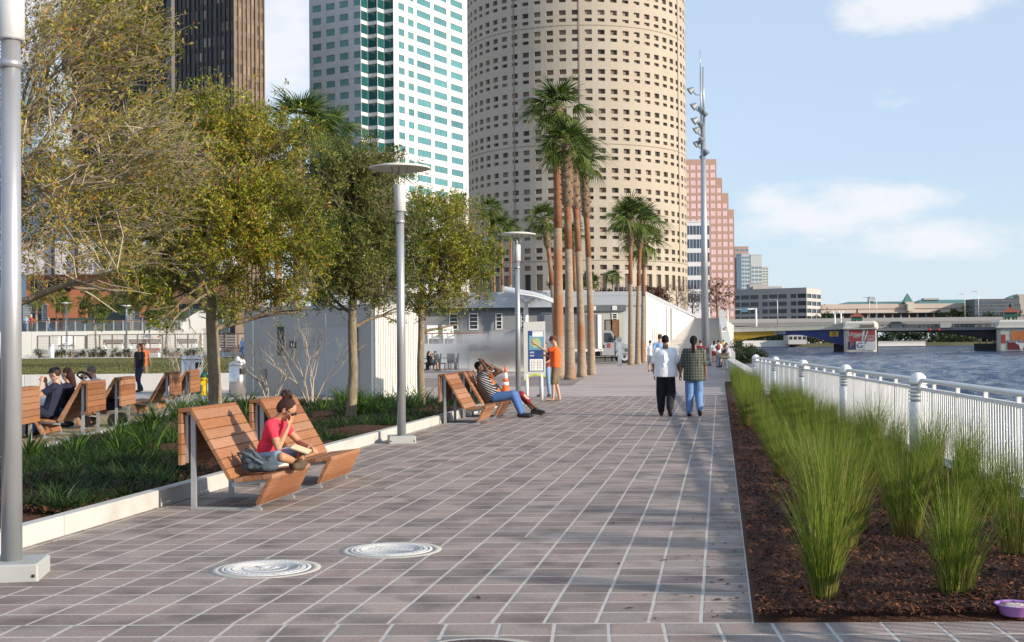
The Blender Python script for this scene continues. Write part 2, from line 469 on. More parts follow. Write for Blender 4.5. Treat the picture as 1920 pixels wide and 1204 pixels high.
# stones cut round the manholes (their ragged inner edge lies under the collar)
for (p, w, k), vd in cut_cells:
    b = MB(); nn = 14*w if isinstance(w, int) else 14
    nn = int(nn); uu = (PW*w-0.02)/nn; vv = (PL-0.01)/14; any_ = False
    for i in range(nn):
        for j in range(14):
            q = p+U*(0.01+uu*i)+vd*(0.005+vv*j); cc = q+U*uu/2+vd*vv/2
            if any((Vector((cc.x-c.x, cc.y-c.y, 0))).length < rr+0.03 for c, rr in MH): continue
            Q = [q-p, q-p+U*uu, q-p+U*uu+vd*vv, q-p+vd*vv]; any_ = True
            b.add([(a.x,a.y,0) for a in Q], [(0,1,2,3)])
    if any_:
        bmm = bmesh.new(); me = b.mesh('paver', m_paver); bmm.from_mesh(me)
        bmesh.ops.remove_doubles(bmm, verts=bmm.verts, dist=1e-5); bmesh.ops.dissolve_limit(bmm, angle_limit=0.01, verts=bmm.verts, edges=bmm.edges)
        ex = bmesh.ops.extrude_face_region(bmm, geom=bmm.faces[:]); 
        for v in ex['geom']:
            if isinstance(v, bmesh.types.BMVert): v.co.z -= 0.02
        bmesh.ops.recalc_face_normals(bmm, faces=bmm.faces)
        bmm.to_mesh(me); bmm.free()
        link('paver', me, promenade, (p.x, p.y, 0))

# plaza beyond the pavers: broad pink slabs with thin joints (real grooves)
mb = MB()
plaza_poly = [(kerb_s(far)-10.5,far+0.01),(bedx(far),far+0.01),(bedx(76)+0.2,76),(bedx(112)+0.2,112),(bedx(112)-60,112),(-60,96),(-60,47),(-12,47)]
mb.prism(plaza_poly, -0.03, -0.002, bottom=False)
plaza = tagp(mb.build('plaza_pavement', m_plaza, kind='structure'))
mb = MB()
m_joint = mat('plaza_joint', (0.22,0.185,0.175), 0.9)
Y = far+1.5
while Y < 110:
    x0, x1 = -8-(Y-40)*0.3, bedx(Y)-0.02
    mb.box(((x0+x1)/2, Y, 0.0), (x1-x0, 0.025, 0.004)); Y += 1.5+ (Y-40)*0.01
mb.build('slab_joint', m_joint, plaza, kind='stuff')
# a band of darker paving on the left part of the plaza
mb = MB(); mb.prism([(-9.5,47.5),(2.2,47.5),(3.4,60),(-12,60)], -0.002, 0.003, bottom=False)
mb.build('dark_paving_band', mat('dark_plaza_band', (0.24,0.20,0.185), 0.85, 0.15, 0.7, 0.2, 20), plaza)

# manhole covers ------------------------------------------------------------
m_cast = mat('painted_cast_iron', (0.55,0.555,0.545), 0.6, 0.10, 9, 0.1, 60, dirt=((0.33,0.31,0.28),7,0.5,0.7,0.6), coords='object')
m_ringc = mat('cover_ring_concrete', (0.43,0.41,0.37), 0.85, 0.12, 9, 0.3, 60)
m_darkcast = mat('dark_cast_iron', (0.06,0.045,0.045), 0.6, 0.2, 20)
def manhole(c, rz, label, dark=False, kind=0):
    t = thing('manhole_cover', label, 'manhole cover', (c.x, c.y, 0), rz)
    mb = MB(); mb.lathe([(0.40,-0.0020),(0.40,0.0015),(0.325,0.0025),(0.325,-0.006)], 40, caps=False); mb.build('concrete_collar', m_ringc, t)
    m = m_darkcast if dark else m_cast
    mb = MB(); mb.lathe([(0.328,-0.02),(0.328,0.006),(0.300,0.008),(0.296,0.002)], 40, caps=False); mb.build('frame', m, t)
    mb = MB(); mb.lathe([(0.290,-0.02),(0.290,0.007),(0.284,0.009),(0.255,0.009),(0.252,0.006),(0.245,0.006),(0.242,0.009),(0.236,0.009),(0.232,0.004),(0.0005,0.004)], 40)
    mb.build('lid', m, t)
    # raised ring of marks and an uneven emblem in the middle
    mb = MB(); r = random.Random(int(c.x*100))
    for k in range(44):
        a = 2*PI*k/44
        if k % 22 in (0, 1): continue
        M = Matrix.Rotation(a, 4, 'Z') @ Matrix.Translation((0.270, 0, 0.0085))
        if r.random() < 0.5: mb.box(None, (0.020, 0.006, 0.006), M=M); mb.box(None, (0.005, 0.018, 0.006), M=M)
        else: mb.box(None, (0.020, 0.012, 0.006), M=M)
    if kind == 0:
        mb.tube([(0.16*cos(t_/20*2*PI), 0.16*sin(t_/20*2*PI), 0.004) for t_ in range(21)], 0.004, 5, caps=False)
        for k in range(16):
            a = r.uniform(0, 2*PI); q = r.uniform(0, 0.09)
            p = Vector((q*cos(a), q*sin(a), 0.003)); d = Vector((cos(a*3), sin(a*2), 0))*r.uniform(0.03,0.06)
            mb.tube([p-d, p+Vector((d.y,-d.x,0))*0.4, p+d], 0.005, 5)
    else:
        for row in (-0.05, 0.05):
            for k in range(9):
                x = -0.16+k*0.04
                mb.box((x, row*0.5, 0.005), (0.024, 0.038*r.uniform(0.6,1), 0.005))
        for k in range(14):
            mb.box((-0.15+k*0.023, 0.11, 0.005), (0.014, 0.014, 0.004))
    mb.build('raised_mark', m, t, kind='stuff')
    return t
manhole(MH[0][0], 0.3, 'round white manhole cover with a swirling emblem, the nearer and left one on the pavers')
manhole(MH[1][0], -0.2, 'round white manhole cover with straight rows of raised marks, the farther one on the pavers', kind=1)
manhole(MH[2][0], 0.0, 'dark iron cover only just showing at the bottom edge of the paving', dark=True, kind=1)

# water -----------------------------------------------------------------------
def water():
    m = bpy.data.materials.new('river_water'); m.use_nodes = True
    nt = m.node_tree; N = nt.nodes.new; L = nt.links.new; b = nt.nodes['Principled BSDF']
    b.inputs['Base Color'].default_value = (0.010, 0.045, 0.14, 1)
    b.inputs['Roughness'].default_value = 0.12; b.inputs['IOR'].default_value = 1.33
    g = N('ShaderNodeNewGeometry'); mp = N('ShaderNodeMapping'); mp.inputs['Scale'].default_value = (0.8, 1.3, 1); mp.inputs['Rotation'].default_value = (0,0,0.4)
    L(g.outputs['Position'], mp.inputs[0])
    n = N('ShaderNodeTexNoise'); n.inputs['Scale'].default_value = 1.1; n.inputs['Detail'].default_value = 8; n.inputs['Roughness'].default_value = 0.62; n.inputs['Distortion'].default_value = 0.5
    L(mp.outputs[0], n.inputs['Vector'])
    n2 = N('ShaderNodeTexNoise'); n2.inputs['Scale'].default_value = 0.22; n2.inputs['Detail'].default_value = 6; L(mp.outputs[0], n2.inputs['Vector'])
    ad = N('ShaderNodeMath'); ad.operation = 'MULTIPLY_ADD'; L(n2.outputs[0], ad.inputs[0]); ad.inputs[1].default_value = 1.6; L(n.outputs[0], ad.inputs[2])
    bp = N('ShaderNodeBump'); bp.inputs['Strength'].default_value = 1.0; bp.inputs['Distance'].default_value = 1.5
    L(ad.outputs[0], bp.inputs['Height']); L(bp.outputs[0], b.inputs['Normal'])
    return m
def water_geo():
    # chop near the viewer is real relief on a grid whose cells grow with distance
    xs = []; rngw = np.random.default_rng(3)
    Ys = [0.0]; 
    y = 8.0
    while y < 420: xs.append(y); y *= 1.0135
    Yv = np.array(xs); nu = 260
    tt = np.linspace(-0.02, 0.62, nu)
    X = tt[None,:]*Yv[:,None]+2; Y = np.repeat(Yv[:,None], nu, 1)
    Z = np.zeros_like(X)
    for k in range(46):
        lam = 0.5*(1.115**k); a = rngw.normal(0.6, 0.75); ph = rngw.uniform(0, 6.28)
        kx, ky = np.cos(a)*2*np.pi/lam, np.sin(a)*2*np.pi/lam
        fade = np.clip(lam/(Y*0.030), 0, 1)
        amp = 0.016*min(lam, 3.0)**0.9/(1+lam/14)
        Z += amp*fade*(1-np.abs(np.sin(0.5*(kx*X+ky*Y)+ph))*2+0.27)
    edge = np.clip((420-Y)/200, 0, 1)
    Vv = np.stack([X, Y, -0.99+Z*edge*1.1], -1).reshape(-1,3)
    i = np.arange(len(Yv)-1)[:,None]*nu+np.arange(nu-1)[None,:]; i = i.ravel()
    F = np.stack([i, i+1, i+nu+1, i+nu], -1)
    return Vv, F
mw = water()
Vv, Fw = water_geo()
tagp(link('river_water', np_mesh('river_water', Vv, Fw, mw, smooth=True), kind='structure'))
mb = MB(); mb.add([(-900,-60,-1.22),(2500,-60,-1.22),(2500,2600,-1.22),(-900,2600,-1.22)], [(0,1,2,3)])
tagp(mb.build('far_water', mw, kind='structure'))

# left kerb ------------------------------------------------------------------------
m_kerb = mat('kerb_concrete', (0.46,0.46,0.44), 0.8, 0.06, 3.0, 0.12, 60, orand=0.04, dirt=((0.30,0.27,0.22),2.5,0.5,0.72,0.5))
KW, KH = 0.13, 0.17
kerb_t = tagp(MB().build('kerb', m_kerb, kind='structure'))
b = MB(); base_pts = [kerb(6.0,-KW), kerb(35.0,-KW)]
def kseg(p, q, w, h, name='kerb_stone', par=kerb_t):
    d = (q-p); L_ = d.length; d.normalize(); nrm = Vector((-d.y, d.x, 0))
    mb = MB(); mb.bevbox((0,0,h/2-0.02), (L_-0.012, w, h+0.04), 0.008)
    c = (p+q)/2+nrm*w/2
    return mb.build(name, m_kerb, par, (c.x, c.y, 0), math.atan2(d.y, d.x))
mbk = MB(); Y = 6.2; kseg_y = [6.2]
while Y < 35: 
    Y2 = min(Y+2.42, 35.4); kseg(kerb(Y), kerb(Y2), KW, KH); Y = Y2
    if Y >= 35.3: break
p0, p1 = Vector((kerb(35.4).x, 35.4, 0)), Vector((edge2(35.4), 35.4, 0))
n = 3
for i in range(n): kseg(p0+(p1-p0)*i/n, p0+(p1-p0)*(i+1)/n, KW, 0.06)
n = 11
for i in range(n):
    a = 14.0+(35.4-14.0)*i/n; c_ = 14.0+(35.4-14.0)*(i+1)/n
    kseg(Vector((edge2(c_), c_, 0)), Vector((edge2(a), a, 0)), 0.13, 0.13)
mb = MB(); 
pA, pB = kerb(6.2,-0.11), kerb(35.3,-0.11)
mb.add([(pA.x,pA.y,-0.01),(pA.x+0.09,pA.y,-0.01),(pB.x+0.09,pB.y,-0.01),(pB.x,pB.y,-0.01)], [(0,1,2,3)])
kerb_t.data = mb.mesh('kerb', m_conc)

# beds -------------------------------------------------------------------------------
def bumpy_sheet(name, corners, nx, ny, h, seed, m, z=0.0):
    """bilinear patch with heaped surface"""
    r = np.random.default_rng(seed)
    a, b_, c, d = [np.array(p[:2]) for p in corners]
    u = np.linspace(0,1,nx)[None,:,None]; v = np.linspace(0,1,ny)[:,None,None]
    P = (a*(1-u)+b_*u)*(1-v)+(d*(1-u)+c*u)*v
    Z = z+h*(r.random((ny,nx))-0.5)
    Z += h*1.2*np.sin(P[...,0]*2.1+1)*np.sin(P[...,1]*1.7)
    Z[0,:] = -0.004; Z[-1,:] = -0.004; Z[:,0] = -0.004; Z[:,-1] = -0.004; Z[1,:] = np.minimum(Z[1,:], z*.8)
    Vv = np.concatenate([P, Z[...,None]], -1).reshape(-1,3)
    i = (np.arange(ny-1)[:,None]*nx+np.arange(nx-1)[None,:]).ravel()
    F = np.stack([i, i+1, i+nx+1, i+nx], -1)
    return tagp(link(name, np_mesh(name, Vv, F, m, smooth=True), kind='structure'))
bumpy_sheet('planting_bed', [(edge2(6)-0.01,6),(kerb(6).x-KW,6),(kerb(35.3).x-KW,35.3),(edge2(35.3),35.3)], 60, 200, 0.05, 1, m_mulch, 0.075)
bumpy_sheet('planting_bed', [(BED0.x,NEARY+.01),(fx(NEARY)-0.1,NEARY-0.05),(fx(50)-0.3,50),(bedx(50),50)], 60, 260, 0.03, 2, m_mulch, 0.045)
def chips(name, n, fn, seed, size=(0.02,0.055), zb=0.02):
    """bark chips: thin tilted lozenges with thickness given by a folded ridge"""
    r = np.random.default_rng(seed)
    P = fn(r, n)
    n = len(P)
    L_ = r.uniform(size[0], size[1], n); W = L_*r.uniform(0.3,0.6,n); a = r.uniform(0, 2*np.pi, n)
    tx = r.normal(0, 0.35, n); ty = r.normal(0, 0.35, n)
    ex = np.stack([np.cos(a), np.sin(a), tx], -1); ey = np.stack([-np.sin(a), np.cos(a), ty], -1)
    Vv = np.stack([P+ex*L_[:,None]/2, P+ey*W[:,None]/2+np.array([0,0,.002]), P-ex*L_[:,None]/2, P-ey*W[:,None]/2-np.array([0,0,.002]), P+np.array([0,0,1])*0.010], 1).reshape(-1,3)
    k = np.arange(n)[:,None]*5
    F = np.concatenate([k+np.array([0,1,4]), k+np.array([1,2,4]), k+np.array([2,3,4]), k+np.array([3,0,4])], 1).reshape(-1,3)
    T = np.repeat(np.clip(r.beta(1.3,2.2,n),0,1), 4)
    return tagp(link(name, np_mesh(name, Vv, F, m_chip, T), kind='stuff'))
def rb(r, n):
    y = NEARY+0.03+(r.random(n)**1.9)*26; u = r.random(n)
    xa = bedx(1)*0+BED0.x+0.162*(y-NEARY); xb = fx(1)*0+FP0.x+0.1*(y-FP0.y)-0.15
    x = xa+0.02+(xb-xa)*u
    return np.stack([x, y, 0.045+0.036*np.sin(x*2.1+1)*np.sin(y*1.7)+r.random(n)*0.028], -1)
chips('bark_mulch', 34000, rb, 5)
def lb(r, n):
    y = 12+(r.random(n)**1.4)*23; u = r.random(n)
    xa = -7.2-0.055*(y-18.9); xb = KERB0.x+0.162*(y-KERB0.y)-KW
    return np.stack([xa+(xb-xa)*u, y, 0.075+r.random(n)*0.04], -1)
chips('bark_mulch', 16000, lb, 6, (0.03,0.07))
# ------------------------------------------------------------------ vegetation
def leaf_mat(name, cols, rough=0.5, trans=0.35, spec=0.3):
    return mat(name, (0.1,0.1,0.05), rough, 0.15, 3.0, tint=cols, trans=trans, spec=spec)
m_grass = leaf_mat('fountain_grass', [(0.04,0.075,0.008),(0.085,0.145,0.012),(0.15,0.225,0.018),(0.23,0.29,0.035),(0.35,0.29,0.09),(0.40,0.28,0.13)], 0.55, 0.35)
m_lily = leaf_mat('strap_leaf', [(0.016,0.040,0.007),(0.035,0.080,0.011),(0.065,0.13,0.018),(0.12,0.20,0.035)], 0.4, 0.3)
m_lir = leaf_mat('lilyturf_leaf', [(0.010,0.026,0.006),(0.020,0.048,0.009),(0.038,0.078,0.014),(0.075,0.125,0.028)], 0.45, 0.25)
m_oak = leaf_mat('oak_leaf', [(0.045,0.078,0.006),(0.095,0.145,0.010),(0.185,0.225,0.014),(0.28,0.285,0.022),(0.39,0.34,0.04),(0.40,0.14,0.03)], 0.45, 0.3)
m_oak2 = leaf_mat('dark_oak_leaf', [(0.026,0.048,0.010),(0.052,0.085,0.013),(0.095,0.135,0.018),(0.15,0.175,0.03),(0.23,0.22,0.06)], 0.45, 0.28)
m_oak3 = leaf_mat('olive_oak_leaf', [(0.045,0.06,0.008),(0.09,0.11,0.012),(0.17,0.175,0.018),(0.27,0.235,0.03),(0.38,0.30,0.055),(0.38,0.13,0.03)], 0.45, 0.28)
m_bark = mat('oak_bark', (0.20,0.16,0.11), 0.95, 0.35, 14.0, 1.0, 26, coords='world', stretch=(1,1,0.35), dirt=((0.36,0.34,0.27),6,0.5,0.66,0.35))
m_twig = mat('pale_twig', (0.42,0.36,0.28), 0.85, 0.2, 20)
m_palmtrunk = mat('palm_trunk', (0.29,0.225,0.165), 0.95, 0.3, 3.0, 1.0, 9, stretch=(1,1,4.0), spec=.15, dirt=((0.30,0.12,0.05),0.35,0.5,0.62,0.75))
m_palmred = mat('palm_trunk_upper', (0.25,0.115,0.062), 0.95, 0.4, 5.0, 1.0, 9, stretch=(1,1,4), dirt=((0.27,0.20,0.14),1.3,0.5,0.66,0.7), spec=.15)
m_boot = mat('palm_boots', (0.17,0.115,0.075), 0.95, 0.4, 9, 1.0, 20, dirt=((0.30,0.24,0.17),7,0.5,0.65,0.6))
m_frond = leaf_mat('palm_frond', [(0.022,0.048,0.010),(0.04,0.08,0.014),(0.08,0.13,0.022),(0.16,0.21,0.04),(0.33,0.31,0.12)], 0.5, 0.3)
m_dark_leaf = leaf_mat('evergreen_leaf', [(0.010,0.022,0.007),(0.02,0.04,0.010),(0.035,0.06,0.014)], 0.5, 0.2)
m_redtwig = leaf_mat('russet_leaf', [(0.05,0.022,0.015),(0.085,0.035,0.022),(0.12,0.055,0.03)], 0.7, 0.2)

def blades(P, D, L_, W, bend, seg, r, curl=1.0):
    """ribbons: base points P, horizontal lean directions D, length, width, bend -> V, F (quads), one index per blade"""
    n = len(P)
    ts = np.linspace(0, 1, seg+1)
    V = np.zeros((n, seg+1, 2, 3))
    side = np.stack([-D[:,1], D[:,0], np.zeros(n)], -1)
    rot = r.uniform(-1.2, 1.2, n)
    side = side*np.cos(rot)[:,None]+D*np.sin(rot)[:,None]
    for i, t in enumerate(ts):
        th = bend[:,0]+bend[:,1]*t**curl          # angle from vertical
        if i == 0: pos = P.copy(); 
        else:
            pos = pos + (D*np.sin(th)[:,None]+np.array([0,0,1])*np.cos(th)[:,None])*(L_/seg)[:,None]
        w = W*(1-t**2.2)*0.5+W*0.03
        V[:,i,0] = pos-side*w[:,None]; V[:,i,1] = pos+side*w[:,None]
    k = np.arange(n)[:,None]*(seg+1)*2
    F = []
    for i in range(seg):
        a = i*2; F.append(k+np.array([a, a+1, a+3, a+2]))
    F = np.stack(F, 1).reshape(-1,4)
    return V.reshape(-1,3), F, np.repeat(np.arange(n), seg)

# ---- tall grasses of the right bed
def grass_mesh(seed, n=430, h=1.0, spread=0.12, dry=0.12):
    r = np.random.default_rng(seed)
    a = r.uniform(0, 2*np.pi, n); q = np.sqrt(r.random(n))*spread
    P = np.stack([q*np.cos(a), q*np.sin(a), np.zeros(n)], -1)
    a2 = a+r.normal(0, 0.6, n)
    D = np.stack([np.cos(a2), np.sin(a2), np.zeros(n)], -1)
    D[:,0] += 0.08
    D /= np.linalg.norm(D, axis=1)[:,None]
    L_ = h*r.beta(4,2.4,n)*1.32
    lean = np.abs(r.normal(0.06, 0.09, n))+0.24*q/spread*r.random(n)
    bend = np.stack([lean*0.6, lean*1.1+r.uniform(0,0.75,n)*(r.random(n)<0.5)], -1)
    W = r.uniform(0.0028, 0.0058, n)
    isdry = r.random(n) < dry
    L_[isdry] *= 0.75; bend[isdry,1] += r.uniform(0,0.9,isdry.sum())
    V, F, idx = blades(P, D, L_, W, bend, 5, r, 1.9)
    T = np.clip(r.normal(0.34, 0.20, n), 0, 0.78); T[isdry] = r.uniform(0.8, 1.0, isdry.sum())
    tt = T[idx].reshape(n, 5).copy()
    # the stem bases are straw coloured
    tt[:,0] = np.where(r.random(n) < 0.35, 0.85, tt[:,0])
    return np_mesh('grass_clump', V, F, m_grass, tt.ravel())
gm = [grass_mesh(10+i, n=420+50*i, h=0.95+0.06*i, spread=0.09+0.018*i, dry=.10+.06*(i%3)) for i in range(6)]
rg = random.Random(8)
spots = []
# front clumps seen in the photograph, then rows that run back along the bed
for (px, py, s) in ((1545,1128,.86),(1790,1128,0.78),(1905,1052,0.74),(2010,1110,.8),(1700,1010,0.68)):
    p = G(px, py); spots.append((p.x, p.y, s))
Y = 9.9
row = 0
while Y < 50:
    x0, x1 = bedx(Y)+0.74 - min(0.36,(Y-9)*0.018), fx(Y)-.75+min(.3,(Y-9)*.01)
    if x1 < x0: x1 = x0
    wid = x1-x0; nx = max(1, int(round(wid/0.72))+1)
    if wid < 0.15: nx = 1
    for i in range(nx):
        x = x0+(wid*(i+0.5*(row%2)*0.6)/(max(nx-1,1)) if nx > 1 else wid/2)+rg.uniform(-.12,.12)
        if x > fx(Y)-0.3: continue
        if Y < 11.5 and x < 2.3+ (Y-9)*0.1 and rg.random() < .4: continue
        sc_ = rg.uniform(0.62, 1.08)*(0.78 if Y < 24 else .70)*(.85 if x > bedx(Y)+.55*wid+.7 and Y > 14 else 1)
        spots.append((x, Y+rg.uniform(-.2,.2), sc_))
    Y += 0.74+0.008*Y; row += 1
def gl(i, x, y):
    u = (x-bedx(y))/(fx(y)-bedx(y))
    side = 'beside the paving' if u < 0.38 else ('against the white railing' if u > 0.68 else 'in the middle of the bark bed')
    return side
named = {0:'tall green grass clump standing alone at the near left corner of the bark bed', 1:'grass clump at the near edge of the bark bed, in the middle', 2:'grass clump cut by the right edge of the picture above the purple dish', 4:'low grass clump behind the two nearest ones'}
rowmates = {}
for i in sorted(range(len(spots)), key=lambda i: spots[i][1]):
    if i not in named: rowmates.setdefault(gl(i, spots[i][0], spots[i][1]), []).append(i)
ordw = lambda n: '%d%s' % (n, 'th' if 10 <= n % 100 <= 20 else {1:'st',2:'nd',3:'rd'}.get(n % 10, 'th'))
for i, (x, y, s) in enumerate(spots):
    lab = named.get(i)
    if not lab:
        g_ = gl(i, x, y); lab = 'fine grass clump '+g_+', '+ordw(rowmates[g_].index(i)+1)+' from the near end'
    o = link('grass_clump', gm[i % 6], None, (x, y, 0.0), rg.uniform(-0.5, 0.5))
    o.scale = (s*rg.uniform(.9,1.1), s, s*rg.uniform(.92,1.08))
    tagp(o, lab, 'grass', 'ornamental grasses in the bark bed by the railing')

# ---- left bed: lilyturf carpet, strap-leaved clumps in the back
def carpet():
    r = np.random.default_rng(21)
    cl = []
    for _ in range(1500):
        y = 12.2+(r.random()**1.15)*22.8
        xa = edge2(y)+0.25; xb = KERB0.x+0.162*(y-KERB0.y)-KW-0.18
        x = xa+(xb-xa)*r.random()
        # bare patches of mulch
        if math.sin(x*1.9+y*0.7)+math.sin(y*1.1-x*1.3+2) < -0.75: continue
        bad = any((x-tx)**2+(y-ty)**2 < 0.5**2 for tx, ty in ((-3.42,27.1),(-2.3,32.0),(-5.3,23.0)))
        if bad: continue
        cl.append((x, y))
    cl = np.array(cl); nb = 34
    n = len(cl)*nb
    C = np.repeat(cl, nb, 0)
    a = r.uniform(0, 2*np.pi, n); q = np.sqrt(r.random(n))*0.10
    P = np.stack([C[:,0]+q*np.cos(a), C[:,1]+q*np.sin(a), np.full(n, 0.03)], -1)
    D = np.stack([np.cos(a+r.normal(0,.5,n)), np.sin(a+r.normal(0,.5,n)), np.zeros(n)], -1); D /= np.linalg.norm(D, axis=1)[:,None]
    L_ = r.uniform(0.18, 0.36, n)
    bend = np.stack([r.uniform(0.05,0.5,n), r.uniform(0.6,1.7,n)], -1)
    V, F, idx = blades(P, D, L_, r.uniform(0.010,0.017,n), bend, 3, r, 1.2)
    T = np.clip(r.normal(0.4,0.25,n),0,1)
    tagp(link('lilyturf', np_mesh('lilyturf', V, F, m_lir, T[idx]), kind='stuff'))
carpet()
def strap_mesh(seed, n=46, h=0.55):
    r = np.random.default_rng(seed)
    a = r.uniform(0, 2*np.pi, n); q = np.sqrt(r.random(n))*0.09
    P = np.stack([q*np.cos(a), q*np.sin(a), np.zeros(n)], -1)
    D = np.stack([np.cos(a), np.sin(a), np.zeros(n)], -1)
    L_ = h*r.uniform(0.6,1.2,n); bend = np.stack([r.uniform(0.05,0.4,n), r.uniform(0.7,1.9,n)], -1)
    V, F, idx = blades(P, D, L_, r.uniform(0.018,0.030,n), bend, 5, r, 1.5)
    return np_mesh('strap_leaf_plant', V, F, m_lily, np.clip(r.normal(.5,.25,n),0,1)[idx])
stm = [strap_mesh(40+i, 44, 0.56+0.05*i) for i in range(4)]
rs = random.Random(9)
pl = []
for k in range(34):   # strip in front of the kiosk
    y = rs.uniform(28.0, 34.8); x = kerb(y).x-0.5-rs.random()*3.3
    if min((x+3.42)**2+(y-27.1)**2, (x+2.3)**2+(y-32)**2) < 0.2: continue
    if y < 31 and x > kerb(y).x-1.2: continue
    pl.append((x, y, 'in front of the grey restroom kiosk'))
for k in range(30):   # along the back kerb, left
    y = rs.uniform(17.5, 31.5); x = edge2(y)+0.35+rs.random()*1.7
    pl.append((x, y, 'beside the second row of benches'))
pl.sort(key=lambda p: p[1]); cntp = {}
for i, (x, y, where) in enumerate(pl):
    o = link('strap_leaf_plant', stm[i%4], None, (x, y, 0.03), rs.uniform(0, 6.28))
    s = rs.uniform(0.8, 1.15); o.scale = (s, s, s)
    cntp[where] = cntp.get(where, 0)+1; tagp(o, 'strap-leaf clump '+where+', '+ordw(cntp[where])+' from the near end', 'plant', 'strap-leaved plants '+where)

# ---- trees
def skeleton(seed, base, trunk_h, crown_c, crown_r, r0, nlimb=7, depth=5, wind=(0,0,0), up=0.35, bare=0.0):
    """recursive branches that grow towards the edge of an egg-shaped crown; returns segments and twig ends"""
    r = random.Random(seed); segs = []; ends = []
    c = Vector(crown_c); R = Vector(crown_r); wind = Vector(wind)
    def inside(p):
        q = p-c; return (q.x/R.x)**2+(q.y/R.y)**2+(q.z/R.z)**2
    def grow(p, d, rd, L_, lev):
        pts = [p.copy()]; rr = [rd]; n = 4 if lev < 3 else 3
        for i in range(n):
            d = (d+Vector((r.gauss(0,.17), r.gauss(0,.17), r.gauss(0,.13)))+wind*0.05*lev+Vector((0,0,up*0.12))).normalized()
            p = p+d*L_/n; pts.append(p.copy()); rr.append(rd*(1-0.45*(i+1)/n))
            if inside(p) > 1.12 and lev > 1: break
        segs.append((pts, rr, lev))
        if lev >= depth or inside(p) > 1.05:
            ends.append((p, d, pts)); return
        k = 3 if lev < 2 else (3 if r.random() < .65 else 2)
        for j in range(k):
            t = 1.0 if j == 0 else r.uniform(0.35, 0.95)
            i = min(int(t*(len(pts)-1)), len(pts)-1); q = pts[i]
            ax = d.orthogonal().normalized(); ax.rotate(Matrix.Rotation(r.uniform(0,2*PI), 3, d))
            nd = d.copy(); nd.rotate(Matrix.Rotation(r.uniform(.3,.85) if j else r.uniform(.05,.35), 3, ax))
            out = (q-c); out = out.normalized() if out.length > .01 else Vector((0,0,1))
            nd = (nd+out*0.28).normalized()
            grow(q, nd, max(rr[i]*(0.8 if j == 0 else 0.62), 0.0035), L_*r.uniform(.68,.88), lev+1)
    b = Vector(base)
    top = b+Vector((r.gauss(0,.05), r.gauss(0,.05), trunk_h))
    tp = [b+Vector((0,0,-0.05)), b+Vector((0,0,0.12)), b.lerp(top,.5)+Vector((r.gauss(0,.03),r.gauss(0,.03),0)), top]
    lead = [top, top+Vector((r.gauss(0,.08),r.gauss(0,.08),(c.z+R.z*0.4-top.z)*.5)), Vector((c.x+r.gauss(0,.1), c.y+r.gauss(0,.1), c.z+R.z*0.45))]
    segs.append((tp+lead[1:], [r0*1.28, r0, r0*.86, r0*.80, r0*.5, r0*.2], 0))
    for k in range(nlimb):
        t = (k+0.2)/nlimb
        q = top.lerp(lead[2], t*0.9)-Vector((0,0,0.15*(1-t)))
        a = k*2.4+r.uniform(-.4,.4)
        el = 0.30+0.75*t+r.uniform(-.12,.12)
        d = Vector((cos(a)*cos(el), sin(a)*cos(el), sin(el)))
        reach = 0.55*min(R.x,R.y)*(1.0-0.25*t)+0.1
        grow(q, d, r0*(0.42-0.2*t), reach, 1)
    return segs, ends, c, R
